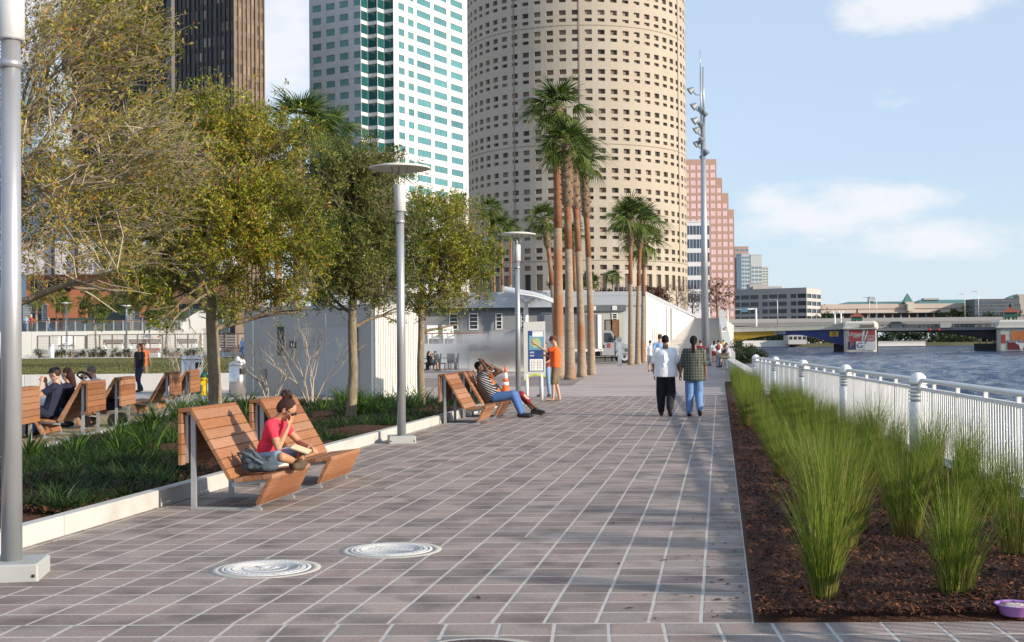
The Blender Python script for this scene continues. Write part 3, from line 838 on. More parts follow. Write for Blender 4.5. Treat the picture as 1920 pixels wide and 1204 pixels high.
def tree(name, label, base, trunk_h, cc, cr, r0, seed, leaves, lm, leaf=(0.035,0.07), group=None, bare=0.0, wind=(0,0,0), depth=5, nlimb=8, lpe=None, cat='tree', barkm=None, twigm=None, up=.35, tmean=.45, sag=0.0, clumps=420, cfrac=.8, taper=.0):
    base = Vector(base); t = thing(name, label, cat, base, 0, group)
    segs, ends, c, R = skeleton(seed, (0,0,0), trunk_h, cc, cr, r0, nlimb, depth, wind, up)
    barkm = barkm or m_bark; twigm = twigm or (m_twig if bare else m_bark)
    tr = MB(); br = MB()
    for pts, rr, lev in segs:
        if lev == 0: tr.tube(pts, rr, 12)
        elif lev <= 2: tr.tube(pts, rr, 6, caps=False)
        else: br.tube(pts, rr, 3, caps=False, mi=0)
    tr.build('trunk', barkm, t, fixn=False)
    r = np.random.default_rng(seed)
    # fine twigs sprayed off the last branches, leaves along them
    E = np.array([tuple(e[0]) for e in ends]); D = np.array([tuple(e[1]) for e in ends])
    B = np.array([tuple(e[2][0]) for e in ends])
    nt = max(len(E)*3, leaves//(9 if bare else 14))
    k = r.integers(0, len(E), nt); f = r.random(nt)
    S = B[k]+(E[k]-B[k])*f[:,None]
    d = D[k]+r.normal(0,0.55,(nt,3))+np.array(wind)*0.5
    # clumps of foliage spread through the whole crown, each hung on a thin branchlet from the nearest limb
    SK = np.array([tuple(q) for pts, rr_, lev in segs if lev >= 1 for q in pts])
    ncl = clumps
    v = r.normal(0,1,(ncl*3,3)); v /= np.linalg.norm(v,axis=1)[:,None]; v *= (r.random(ncl*3)**.42)[:,None]
    CC = np.array(c)+v*np.array(R)*np.array([1,1,1.0])
    # flat-bottomed, lumpy outline
    lump = 1+0.10*np.sin(v[:,0]*5+seed)+0.09*np.sin(v[:,1]*6+v[:,2]*5+seed*2)
    CC[:,:2] = np.array(c)[:2]+(CC[:,:2]-np.array(c)[:2])*(1-taper*np.clip(v[:,2],0,1)**1.1)[:,None]
    keep = (np.linalg.norm(v,axis=1) < lump*0.97) & (v[:,2] > -0.72)
    gap = np.sin(CC[:,0]*2.6+seed)*np.sin(CC[:,1]*2.3+seed*.7)*np.sin(CC[:,2]*2.9+seed*1.3)
    keep &= gap < 0.42
    CC = CC[keep][:ncl]
    bl = MB()
    for q in CC:
        dd_ = ((SK-q)**2).sum(1); j_ = int(dd_.argmin()); a_ = SK[j_]
        m_ = (a_+q)/2+np.array([0,0,.04])+r.normal(0,.04,3)
        bl.tube([tuple(a_),tuple(m_),tuple(q)],[.009,.007,.004],3,caps=False)
    bl.build('branchlet', barkm if not bare else twigm, t, kind='stuff', fixn=False)
    if len(CC):
        nc_ = int(nt*(cfrac)); j_ = r.integers(0,len(CC),nc_)
        S[:nc_] = CC[j_]+r.normal(0,.09,(nc_,3)); od = (CC[j_]-np.array(c)); od /= np.linalg.norm(od,axis=1)[:,None]+1e-6
        d[:nc_] = od*.8+r.normal(0,.6,(nc_,3))+np.array(wind)*.8+np.array([0,0,.15])
    d /= np.linalg.norm(d, axis=1)[:,None]
    TL = r.uniform(0.15,0.45,nt)*(1.3 if bare else 1.0)
    T1 = S+d*TL[:,None]+np.array([0,0,-sag])*TL[:,None]
    # twig prisms
    side = np.cross(d, np.array([0.3,0.2,1.0])); side /= np.linalg.norm(side, axis=1)[:,None]; s2 = np.cross(d, side)
    w = 0.0035 if not bare else 0.0040
    mid = (S+T1)/2+r.normal(0,0.02,(nt,3))
    rings = []
    for p_, ww in ((S, w), (mid, w*.8), (T1, w*.35)):
        rings += [p_+side*ww, p_-side*ww*.5+s2*ww*.87, p_-side*ww*.5-s2*ww*.87]
    V = np.stack(rings, 1).reshape(-1,3); kk = np.arange(nt)[:,None]*9
    F = np.concatenate([kk+np.array([a+i, a+(i+1)%3, a+3+(i+1)%3, a+3+i]) for a in (0,3) for i in range(3)], 1).reshape(-1,4)
    link('twig', np_mesh('twig', V, F, twigm), t, kind='stuff')
    br.build('branch', barkm if not bare else twigm, t, kind='stuff', fixn=False)
    # leaves
    if leaves:
        n = leaves; j = r.integers(0, nt, n); f = r.random(n)**.7
        C = S[j]+(T1[j]-S[j])*f[:,None]+r.normal(0,0.018,(n,3))
        # density falls off in places so that the sky shows through
        dens = np.sin(C[:,0]*3.1+seed)+np.sin(C[:,1]*3.7+1)+np.sin(C[:,2]*3.3+2)+r.normal(0,.8,n)
        C = C[dens > -1.5]; n = len(C)
        ld = r.normal(0,1,(n,3))+np.array([0,0,.2])+np.array(wind)*.5; ld /= np.linalg.norm(ld, axis=1)[:,None]
        sd_ = np.cross(ld, r.normal(0,1,(n,3))); sd_ /= np.linalg.norm(sd_, axis=1)[:,None]
        nn = np.cross(ld, sd_)
        Lf = r.uniform(leaf[0], leaf[1], n)[:,None]; Wf = Lf*r.uniform(.30,.42,(n,1))
        V = np.stack([C, C+ld*Lf*.5+sd_*Wf*.5-nn*Lf*.06, C+ld*Lf, C+ld*Lf*.5-sd_*Wf*.5-nn*Lf*.06], 1).reshape(-1,3)
        F = np.arange(n)[:,None]*4+np.array([0,1,2,3])
        T = np.clip(r.normal(tmean,.2,n)+0.10*np.sin(C[:,0]*2.2)+0.08*np.sin(C[:,2]*3+C[:,1]*2), 0, .93)
        red = r.random(n) < 0.035; T[red] = 1.0
        lf = np_mesh('foliage', V, F, lm, T)
        link('foliage', lf, t, kind='stuff')
    return t
tree('oak_tree', 'wind-combed oak at the far left with long pale bare twigs reaching over the bed', (-7.05,17.9,0), 2.3, (0.15,0.2,4.35), (2.3,2.1,2.6), 0.13, 3, 42000, m_oak3, (0.05,0.092), bare=1, clumps=430, cfrac=.62, taper=.35, wind=(0.75,0.12,0.2), depth=6, nlimb=12, tmean=.55)
tree('oak_tree', 'leafy young oak with yellow-green crown and rough mottled trunk behind the front bench', (-5.32,23.0,0), 2.0, (-0.1,0,4.0), (2.3,2.1,2.25), 0.135, 5, 112000, m_oak, (0.05,0.092), taper=.62, cfrac=.9, depth=5, nlimb=11, tmean=.46)
tree('oak_tree', 'dark green oak with two low curved limbs, standing in front of the kiosk', (-3.42,27.1,0), 2.05, (0.05,0.2,4.0), (1.5,1.5,1.98), 0.115, 8, 80000, m_oak2, (0.05,0.09), taper=.3, cfrac=.88, depth=5, nlimb=9, tmean=.5)
tree('oak_tree', 'small rounded oak beside the right end of the kiosk, the farthest of the four', (-2.27,32.0,0), 2.0, (0.5,0.2,3.75), (1.55,1.5,1.6), 0.10, 13, 52000, m_oak, (0.055,0.10), depth=5, nlimb=8, tmean=.38)

# ---- palms
def frond_mesh(seed, L_=1.25, nl=26, droop=0.5, wind=0.0, w=0.055):
    """costapalmate fan leaf: stalk along +X, then a pleated half-disc of leaflets, tips drooping"""
    r = random.Random(seed); b = MB()
    pet = L_*0.55
    b.tube([(0,0,0),(pet*.5,0,0.05),(pet,0,0.03)], [0.022,0.017,0.012], 5, tint=.6, smooth=False)
    o = Vector((pet,0,0.03))
    for i in range(nl):
        a = (i/(nl-1)-.5)*2*1.75
        ll = L_*(0.85-0.30*abs(a)/1.75)*r.uniform(.85,1.08)
        d = Vector((cos(a), sin(a), r.uniform(-.08,.12))); s = Vector((-sin(a), cos(a), 0))*w*.5
        pts = []
        for k in range(5):
            t = k/4
            pts.append(o+d*ll*t+Vector((0,0,-1))*droop*ll*t**2.2*r.uniform(.8,1.2)+Vector((0,wind,0))*ll*t*t*.5)
        ws = [0.25,1.0,0.9,0.55,0.06]
        V = []
        for k, p in enumerate(pts):
            V += [p-s*ws[k]+Vector((0,0,-.012*ws[k])), p+Vector((0,0,.012*ws[k])), p+s*ws[k]+Vector((0,0,-.012*ws[k]))]
        F = []
        for k in range(4):
            q = k*3; F += [(q,q+1,q+4,q+3),(q+1,q+2,q+5,q+4)]
        b.add(V, F, 0, False, min(.99, max(0.01, r.gauss(.42,.16)+(0.25 if r.random()<.12 else 0))))
    return b.mesh('frond', m_frond, False)
fr = [frond_mesh(60+i, 1.2+0.1*(i%3), 24, 0.35+0.18*i, 0.25) for i in range(4)]
dead = [frond_mesh(80+i, 1.0, 14, 1.2, 0, .05) for i in range(2)]
def palm(loc, h, lean=(0,0), r0=0.21, rt=0.13, label='', group='', seed=0, nf=26, scale=1.0, boots=1.6, wind=-1.0):
    r = random.Random(seed); t = thing('palm_tree', label, 'palm tree', loc, 0, group)
    top = Vector((lean[0], lean[1], h-0.9))
    def C(s): return Vector((lean[0]*s*s, lean[1]*s*s, (h-0.9)*s))
    ps = [0,.012,.03,.1,.2,.3,.42,.55]; 
    b = MB(); b.tube([C(s) for s in ps], [r0*1.35,r0*1.22,r0*1.08,r0,r0*.92,r0*.85,r0*.78,r0*.74], 14)
    b.build('trunk', m_palmtrunk, t, fixn=False)
    b = MB(); s1 = 1-boots/(h-.9)
    pts = [.55,.7,s1-.02,s1]; b.tube([C(s) for s in pts], [r0*.75,r0*.72,r0*.74,r0*.8], 12)
    b.build('upper_trunk', m_palmred, t, fixn=False)
    # old leaf bases
    b = MB(); b.tube([C(s1-.005), C(s1+.02), C((s1+1)/2), C(.985), C(1.0)], [r0*.7,r0*1.15,r0*1.25,r0*1.0,r0*.5], 12)
    nb = 54
    for k in range(nb):
        s = s1+(1-s1)*(k+.5)/nb; a = k*2.4; p = C(s); d = Vector((cos(a), sin(a), 0))
        q = p+d*r0*1.1; tip = q+d*r0*.55+Vector((0,0,.17*scale))
        sd_ = Vector((-sin(a), cos(a), 0))*.05
        b.add([q-sd_, q+sd_, tip+sd_*.5, tip-sd_*.5, q-d*.06+Vector((0,0,.1))], [(0,1,2,3),(0,3,4),(1,4,2),(3,2,4)])
    b.build('leaf_base_skirt', m_boot, t, fixn=False)
    for k in range(nf):
        f = k/(nf-1); a = k*2.39996+r.uniform(-.3,.3)
        el = 1.25-1.75*f+r.uniform(-.15,.15)
        # the wind pushes the leaves to one side
        a = math.atan2(sin(a), cos(a)+wind*0.55)
        o = link('frond', fr[min(3, int(f*4))] if f < .93 else dead[k%2], t)
        o.matrix_local = Matrix.Translation(top+Vector((0,0,.0-.25*f))) @ Matrix.Rotation(a, 4, 'Z') @ Matrix.Rotation(-el, 4, 'Y') @ Matrix.Rotation(r.uniform(-.5,.5), 4, 'X') @ Matrix.Scale(scale*r.uniform(.85,1.12), 4)
    return t
def gp(px, py): return G(px, py)
hA = lambda px, py, ptop: (py-ptop)/(FPX/G(px,py).y)
for i, (px, py, pt, lx, lab, r0) in enumerate((
        (1072,714,168,-15,'tallest palm of the front group, pale crown leaning left, behind the man in orange',.26),
        (1069,712,228,-2,'palm with orange-brown upper trunk, second of the front group',.22),
        (1091,707,243,-14,'palm in the middle of the front group, slimmer trunk',.20),
        (1109,703,268,-11,'rightmost palm of the front group, with a ragged collar below a small crown',.19))):
    p = gp(px-(24 if i == 0 else 0), py-(0 if i else 6)); s = FPX/p.y; h = (py-pt)/s
    palm(p, h, ((lx if i else 2)/s*1.0, .3), r0, 0.13, lab, 'slender palms of the front group', 100+i, nf=24, scale=1.05 if i == 0 else .9, boots=2.8, wind=-1.0)
for i, (px, py, pt, lx, lab) in enumerate((
        (1183,684,386,3,'left palm of the right-hand group beside the bollard'),
        (1196,683,392,10,'right palm of the right-hand group with the fuller crown'),
        (1206,680,432,6,'thin palm at the back of the right-hand group, its crown below the others'),
        (928,668,378,-4,'palm left of the far street lamp, leftmost of the far left group'),
        (944,668,412,-3,'middle palm of the far left group behind the small oak'),
        (958,662,418,2,'short-crowned palm hard by the second street lamp'),
        (1043,688,384,-20,'palm hidden behind the front group with its crown showing to their left'),
        (1082,676,420,-6,'grey-trunked palm seen between the trunks of the front group'))):
    p = gp(px, py); s = FPX/p.y; h = (py-pt)/s
    palm(p, h, (lx/s, .3), .20 if i not in (3,4,5) else .24, .14, lab, 'palms farther along the plaza', 140+i, nf=22, scale=1.32 if i < 3 else (1.35 if i < 6 else 1.0), boots=2.0, wind=-.5)
# ------------------------------------------------------------------ railing
m_white = mat('white_painted_steel', (0.80,0.81,0.80), 0.4, 0.04, 3, dirt=((0.5,0.47,0.42),3,0.6,0.8,0.25))
m_alu = mat('brushed_aluminium', (0.40,0.415,0.44), 0.38, 0.06, 4, metal=0.55, spec=.5)
m_galv = mat('galvanised_steel', (0.42,0.43,0.44), 0.45, 0.10, 9, metal=0.5)
m_ipe = mat('hardwood_slat', (0.3,0.14,0.06), 0.62, 0.22, 7.0, 0.25, 30, coords='object', stretch=(9,1,9), orand=1.0,
            tint=[(0.25,0.10,0.040),(0.34,0.155,0.070),(0.19,0.075,0.030),(0.30,0.13,0.06),(0.36,0.19,0.11),(0.23,0.10,0.05),(0.32,0.165,0.09)], spec=.3,
            dirt=((0.33,0.21,0.14),2.6,0.54,0.76,0.4))
rail = thing('railing', 'white steel waterfront railing with thick louvred bollard posts and thin pickets', 'railing', (FP0.x, FP0.y, 0), math.atan2(FD.y, FD.x))
SP = 6.4
# local +x runs away from the camera
PR = 0.125
b = MB(); b.lathe([(PR,0),(PR,.74)], 20); 
lower = b.mesh('post', m_white)
b = MB(); b.lathe([(PR,.985),(PR*.985,1.02),(PR*.93,1.06),(PR*.8,1.10),(PR*.6,1.13),(PR*.3,1.15),(.001,1.155)], 20); capm = b.mesh('post_cap', m_white)
b = MB(); b.lathe([(PR*.84,.74),(PR*.84,.985)], 16); corem = b.mesh('lamp_core', mat('louvre_core', (.45,.47,.48), .5))
b = MB(); b.lathe([(PR*.8,-.016),(PR,-.016),(PR,.014),(PR*.8,.022)], 20, caps=False); louv = b.mesh('louvre', m_white)
posts_x = [i*SP*1.0 for i in range(-2, 5)]
posts_x = [x-0.0 for x in posts_x]
b = MB(); b.tube([(0,0,.085),(0,0,.915)], .0105, 6, caps=False); pick = b.mesh('picket', m_white, False)
b = MB(); b.box((0,0,.56),(.045,.045,.94)); stan = b.mesh('stanchion', m_white)
npick = 0; restb = MB()
for x in posts_x:
    p = link('post', lower, rail, (x,0,0)); link('post_cap', capm, p); link('lamp_core', corem, p)
    for k in range(4): link('louvre', louv, p, (0,0,.785+k*.052))
for i in range(len(posts_x)-1):
    x0, x1 = posts_x[i]+PR*.9, posts_x[i+1]-PR*.9
    b = MB()
    b.tube([(x0,0,.90),(x0+.03,0,1.0),(x0+.12,0,1.045),(x0+.25,0,1.05),(x1-.25,0,1.05),(x1-.12,0,1.045),(x1-.03,0,1.0),(x1,0,.90)], .033, 10); b.build('top_rail', m_white, rail)
    b = MB(); b.box(((x0+x1)/2,0,.93),(x1-x0-.02,.05,.045)); b.build('middle_rail', m_white, rail)
    b = MB(); b.box(((x0+x1)/2,0,.075),(x1-x0-.02,.05,.04)); b.build('bottom_rail', m_white, rail)
    nst = 5; L_ = SP
    sx = [posts_x[i]+L_*(k+.15)/nst+.1 for k in range(nst)]
    for s in sx: link('stanchion', stan, rail, (s,0,0))
    k = x0+.10
    while k < x1-.05:
        if min(abs(k-s) for s in sx) > .045:
            if i >= 1 and npick < 290: link('picket', pick, rail, (k,0,0)); npick += 1
            else: restb.tube([(k,0,.085),(k,0,.915)], .0105, 6, caps=False)
        k += .107
restb.build('picket_run', m_white, rail, kind='stuff', fixn=False)
# low concrete footing under the railing, and the seawall's coping beyond it
b = MB(); a = FP0+FD*(-16); e = FP0+FD*26.2
nr = Vector((-FD.y, FD.x, 0))
cw = tagp(MB().build('seawall_coping', m_conc, kind='structure'))
b.prism([tuple((a+nr*.16)[:2]), tuple((a-nr*.55)[:2]), tuple((e-nr*.55)[:2]), tuple((e+nr*.16)[:2])], -.6, .055)
cw.data = b.mesh('seawall_coping', m_conc)

# low wall with cable lines that carries on where the railing ends
m_gwall = mat('grey_green_concrete', (0.42,0.46,0.44), .8, .08, 2, .1, 50)
t = thing('low_wall', 'pale low riverside wall with horizontal grooves, beyond the last railing post', 'wall', (0,0,0))
A_, B_ = Vector((fx(44.4)-.05, 44.4, 0)), Vector((bedx(77)+.45, 77, 0))
segs = 5
for i in range(segs):
    p = A_.lerp(B_, i/segs); q = A_.lerp(B_, (i+1)/segs)
    d = (q-p).normalized(); nrm = Vector((-d.y, d.x, 0))
    b = MB(); L_ = (q-p).length-.02
    b.box((0,0,.03),(L_,.34,.90)); mB = b
    for z in (.12,.26,.40): b.box((0,.0,z+.08),(L_+.001,.36,.10))
    c = (p+q)/2; b.build('wall_panel', m_gwall, t, (c.x,c.y,0), math.atan2(d.y,d.x))
    b = MB(); b.bevbox((0,0,.52),(L_,.44,.08),.01); b.build('coping_stone', m_conc, t, (c.x,c.y,0), math.atan2(d.y,d.x))
# stepped parapet that climbs beside the stairs
t = thing('stair_parapet', 'tall pale concrete parapet climbing along the river side of the far stairs', 'wall', (0,0,0))
for (p, q, h0, h1, w) in (((bedx(77.2)+.5,77.2),(bedx(100)+.5,100),.95,.95,.5),((bedx(100.1)+.5,100.1),(bedx(150)+.3,150),.95,3.6,.7),((bedx(150.1)+.3,150.1),(33.2,203),3.6,6.6,.8)):
    p = Vector((*p,0)); q = Vector((*q,0)); d = (q-p).normalized(); n_ = Vector((-d.y,d.x,0))*w/2
    b = MB(); P = [p-n_, p+n_, q+n_, q-n_]
    hs = [h0,h0,h1,h1]
    b.add([(v.x,v.y,-1) for v in P]+[(v.x,v.y,h) for v, h in zip(P,hs)], [(3,2,1,0),(4,5,6,7),(0,1,5,4),(1,2,6,5),(2,3,7,6),(3,0,4,7)])
    b.build('parapet_panel', m_conc, t)

# ------------------------------------------------------------------ street lamps
def street_lamp(base, label, seed=0, rz=0.16):
    t = thing('street_lamp', label, 'street lamp', base, rz, 'disc-topped street lamps')
    b = MB(); b.bevbox((0,0,.06),(.44,.44,.12),.012); 
    o = b.build('base_box', mat('lamp_base_paint',(.36,.375,.37),.6,.06,4), t)
    b = MB(); b.lathe([(.012,0),(.012,.006)],8)
    bo = b.mesh('bolt', mat('dark_bolt',(.03,.03,.03),.5))
    for sx in (-.19,.19):
        q = link('bolt', bo, o); q.matrix_local = Matrix.Translation((sx,-.2205,.04)) @ Matrix.Rotation(PI/2,4,'X')
    b = MB(); b.tube([(0,0,.115),(0,0,3.95)], [.072,.066], 20); b.build('pole', m_alu, t)
    b = MB(); b.lathe([(.088,3.80),(.096,3.81),(.096,4.22),(.088,4.24),(.02,4.245)],20); b.build('lamp_housing', mat('lamp_housing_metal',(.62,.63,.64),.35,.05,5,metal=.3), t)
    b = MB(); b.lathe([(.079,3.60),(.079,3.66)],16); b.build('collar_ring', m_alu, t)
    b = MB(); b.tube([(-.06,0,4.2),(-.13,0,4.52)],.010,6); b.tube([(.06,0,4.2),(.13,0,4.53)],.008,6); b.tube([(0,-.05,4.0),(-.02,-.09,4.52)],.012,6)
    b.build('reflector_arm', m_galv, t)
    b = MB(); b.lathe([(.5,4.50),(.507,4.515),(.50,4.525),(.3,4.565),(.001,4.59),(.0009,4.58),(.3,4.552),(.49,4.508)],40,caps=False)
    b.build('reflector_disc', mat('reflector_enamel',(.62,.62,.56),.5,.04,2), t)
    return t
L1 = G(22,1082)
street_lamp((L1.x,L1.y,0), 'thick silver lamp post on a square base at the left edge of the picture')
L2 = G(753,830); street_lamp((L2.x,L2.y,0), 'silver street lamp with a flat disc on top, on the paving')
L3 = G(972,757); street_lamp((L3.x,L3.y,0), 'farther disc-topped street lamp rising behind the man in the striped shirt')

# ------------------------------------------------------------------ benches
PROF = dict(A=(-.127,1.0), Ab=(-.127,.44), B=(.02,1.01), C=(.43,.315), D=(.84,.36), E=(.70,.055))
def slat(p, q, w, th, y0, y1, inn):
    """plank between profile points p and q (xz), thickness th towards 'inn' side"""
    p = Vector((p[0],0,p[1])); q = Vector((q[0],0,q[1])); d = (q-p).normalized()
    n = Vector((-d.z,0,d.x))*inn
    L_ = (q-p).length
    b = MB(); M = Matrix((( d.x,0,n.x,(p.x+q.x)/2+n.x*th/2),(0,1,0,(y0+y1)/2),(d.z,0,n.z,(p.z+q.z)/2+n.z*th/2),(0,0,0,1)))
    x, y, z = L_/2, (y1-y0)/2, th/2; e = .004
    P = []
    for zz, ee in ((-z,e),(-z+e,0),(z-e,0),(z,e)):
        P += [(-x+ee,-y+ee,zz),(x-ee,-y+ee,zz),(x-ee,y-ee,zz),(-x+ee,y-ee,zz)]
    F = [(3,2,1,0),(12,13,14,15)]+[(k+i,k+(i+1)%4,k+4+(i+1)%4,k+4+i) for k in (0,4,8) for i in range(4)]
    b.add([M @ Vector(v) for v in P], F)
    return b.mesh('slat', m_ipe)
def bench(label, loc, rz, group):
    t = thing('park_bench', label, 'bench', loc, rz, group)
    W = 1.18; g = .006; th = .042
    def run(p, q, n, inn):
        p = Vector(p); q = Vector(q); d = (q-p)/n; g_ = d.normalized()*g/2
        for i in range(n): link('slat', slat(p+d*i+g_, p+d*(i+1)-g_, 0, th, 0, W, inn), t)
    P = PROF
    run(P['Ab'], (P['A'][0], P['A'][1]-th), 5, -1)
    run(P['A'], P['B'], 1, -1)
    run((P['B'][0]+.012,P['B'][1]-.025), P['C'], 7, -1)
    run((P['C'][0]+.02,P['C'][1]), P['D'], 4, -1)
    run((P['D'][0]-.005,P['D'][1]-.045), P['E'], 3, -1)
    # steel frames
    for y in (.09, W-.11):
        b = MB(); b.box((0.0,y,.48),(.05,.012*3,.96)); b.build('leg', m_galv, t)
        b = MB(); b.box((.34,y,.012),(.72,.05,.024)); b.build('base_rail', m_galv, t)
        b = MB()
        def bar(p, q, w=.035):
            p = Vector((p[0],0,p[1])); q = Vector((q[0],0,q[1])); d = (q-p).normalized(); n = Vector((-d.z,0,d.x))
            c = (p+q)/2; L_ = (q-p).length
            M = Matrix(((d.x,0,n.x,c.x),(0,1,0,y),(d.z,0,n.z,c.z),(0,0,0,1))); b.box(None,(L_,.03,w),M=M)
        bar((.02,.945),(.405,.30)); bar((.40,.245),(.75,.29)); bar((.765,.285),(.66,.02)); bar((-.07,.95),(.0,.955)); bar((-.07,.46),(-.07,.93))
        b.build('steel_frame', m_galv, t)
    return t
BR = math.atan2(0.162,1)*-1
bgrp = 'folded hardwood lounge benches'
b1 = G(364,955); b1d = Vector((PD.x,PD.y,0))
bo = Vector((b1.x,b1.y,0))-b1d*.09
bench('nearest wooden bench, with the reading woman sitting on it', bo, BR, bgrp)
bench('empty wooden bench right behind the one the reading woman sits on', bo+b1d*1.93, BR, bgrp)
b3 = G(833,796); b3 = Vector((b3.x,b3.y,0))
b3o = Vector((kerb(b3.y).x+.44, b3.y, 0))
bench('empty wooden bench of the farther pair, in front of the man in the striped shirt', b3, BR, bgrp)
bench('wooden bench on which the man in the striped shirt leans back', b3+b1d*1.93, BR, bgrp)
# second row faces away
R2 = math.atan2(-0.055*-1, 1)+PI
rows2 = [((60,843),'dark wooden bench of the second row, mostly hidden by the left lamp post'),
         ((186,813),'wooden bench of the second row on which the man in a navy cap sits'),
         ((243,797),'wooden bench of the second row behind the man with grey hair'),
         ((331,774),'wooden bench of the second row, right of the woman in black'),
         ((366,766),'last wooden bench of the second row, beside the steel litter bin')]
d2 = Vector((-0.055,1,0)).normalized()
for (px,py), lab in rows2:
    p = G(px,py); p = Vector((p.x,p.y,0))
    bench(lab, p, R2, bgrp)

# ------------------------------------------------------------------ second path: gravel court, low wall, lawn
mb = MB(); mb.prism([(edge2(12)-.02-.13,12),(edge2(37)-.15,37),(-16,37),(-26,12)], -.03, -.004, bottom=False); tagp(mb.build('gravel_court', m_gravel, kind='structure'))
mb = MB(); mb.prism([(edge2(37)-.15,37.01),(-9.2,46.9),(-30,46.9),(-22,37.01)], -.03, -.001, bottom=False); tagp(mb.build('court_pavement', mat('grey_plaza', (.36,.34,.33), .85, .1, 1, .2, 20), kind='structure'))
LZ = .57
mb = MB(); mb.prism([(-9.7,47.2),(-19,116),(-95,116),(-60,47.2)], -.02, LZ, bottom=False); tagp(mb.build('lawn', m_lawn, kind='structure'))
def lawn_blades():
    r = np.random.default_rng(77); n = 42000
    y = 47.3+(r.random(n)**1.3)*68; x = -9.8-((y-47.2)*.135)-r.random(n)*(y*.28)
    P = np.stack([x,y,np.full(n,LZ)],-1); a = r.uniform(0,6.28,n)
    D = np.stack([np.cos(a),np.sin(a),np.zeros(n)],-1)
    V,F,idx = blades(P,D,r.uniform(.04,.075,n),r.uniform(.03,.05,n),np.stack([r.uniform(0,.5,n),r.uniform(0,.6,n)],-1),1,r)
    tagp(link('lawn_grass', np_mesh('lawn_grass',V,F,leaf_mat('lawn_blade',[(.07,.085,.02),(.11,.12,.03),(.17,.165,.055),(.22,.20,.09)],.6,.3),r.random(n)), kind='stuff'))
lawn_blades()
t = thing('low_wall', 'low white concrete seat wall at the near edge of the lawn', 'wall', (0,0,0))
a_, e_ = Vector((-26,46.9,0)), Vector((-9.6,46.9,0))
for i in range(8):
    p = Vector((*a_[:2],0)).lerp(Vector((*e_[:2],0)), i/8); q = Vector((*a_[:2],0)).lerp(Vector((*e_[:2],0)), (i+1)/8)
    b = MB(); b.bevbox(((p.x+q.x)/2,(p.y+q.y)/2,.30),((q-p).length-.012,.45,.62),.01); b.build('wall_block', m_conc, t)

# hydrant
h = G(383,741); t = thing('fire_hydrant', 'yellow fire hydrant with a dark green bonnet beside the big oak trunk', 'fire hydrant', (h.x,h.y,0))
my = mat('hydrant_yellow',(.72,.48,.015),.5,.08,8); mg = mat('hydrant_green',(.015,.09,.04),.45,.1,8)
b = MB(); b.lathe([(.15,0),(.15,.05),(.10,.06),(.10,.52),(.13,.53),(.13,.57),(.10,.58)],16); b.build('barrel', my, t)
b = MB(); b.lathe([(.135,.58),(.135,.62),(.115,.66),(.09,.72),(.05,.765),(.03,.775),(.03,.82),(.001,.83)],16); b.build('bonnet', mg, t)
for a in (0,PI): 
    o = MB(); o.tube([(.08*cos(a),0,.44),(.17*cos(a),0,.44)],.05,10); o.tube([(.17*cos(a),0,.44),(.20*cos(a),0,.44)],.06,6); o.build('hose_outlet', my, t)
b = MB(); b.tube([(0,-.08,.40),(0,-.19,.40)],.07,10); b.tube([(0,-.19,.40),(0,-.22,.40)],.08,6); b.build('pumper_outlet', my, t)

# litter bins
m_ss = mat('stainless_steel',(.60,.60,.60),.22,.05,3,metal=.9)
def bin_(px,py,lab,bag,hgt=1.12,r=.27):
    p = G(px,py); t = thing('litter_bin', lab, 'litter bin', (p.x,p.y,0))
    b = MB(); b.lathe([(r*.92,0),(r*.92,.03),(r,.035),(r,hgt-.12)],28); b.build('body', m_ss, t)
    b = MB(); b.lathe([(r*1.01,hgt-.12),(r*1.01,hgt-.09),(r*.8,hgt-.03),(r*.4,hgt),(.001,hgt+.005)],28); b.build('lid', m_ss, t)
    b = MB(); b.box((r*.62,-r*.62,hgt-.30),(.19,.19,.16),rz=PI/4); b.build('opening', mat('bin_opening',(.01,.012,.02),.6), t)
    if bag:
        rr = random.Random(3); b = MB()
        for k in range(7):
            b.ell((.08+rr.uniform(-.12,.14),-.1+rr.uniform(-.05,.05),hgt-.02+rr.uniform(-.2,.1)),(.09,.07,.10),Matrix.Rotation(rr.uniform(0,3),3,'X'),9,6)
        o = tagp(b.build('carrier_bag', mat('white_bag_plastic',(.75,.76,.80),.5,.06,9,.6,20), None, (p.x,p.y,0)), 'crumpled white bag stuffed into the top of the steel litter bin', 'bag')
    return t
bin_(446,744,'stainless steel litter bin with a white bag in its mouth, left of the kiosk',True)
bin_(361,738,'stainless steel litter bin behind the last bench of the second row',False,1.28,.36)

# ------------------------------------------------------------------ restroom kiosk
m_grey = mat('shaded_grey_panel',(.35,.35,.335),.75,.05,2,.08,40)  # panel grey darkened to stand for the shade of the oaks
m_rib = mat('white_ribbed_metal',(.66,.66,.62),.5,.05,3)
kc = G(703,745.5); kl = G(457,742.5); kr = G(783,743)
kb = thing('restroom_kiosk', 'flat-roofed grey kiosk with restroom doors and a white ribbed end wall behind the oaks', 'kiosk', (kc.x,kc.y,0))
H_ = 2.72
def loc(p): return Vector((p.x-kc.x, p.y-kc.y, 0))
dl = Vector((-1,.62,0)).normalized(); 
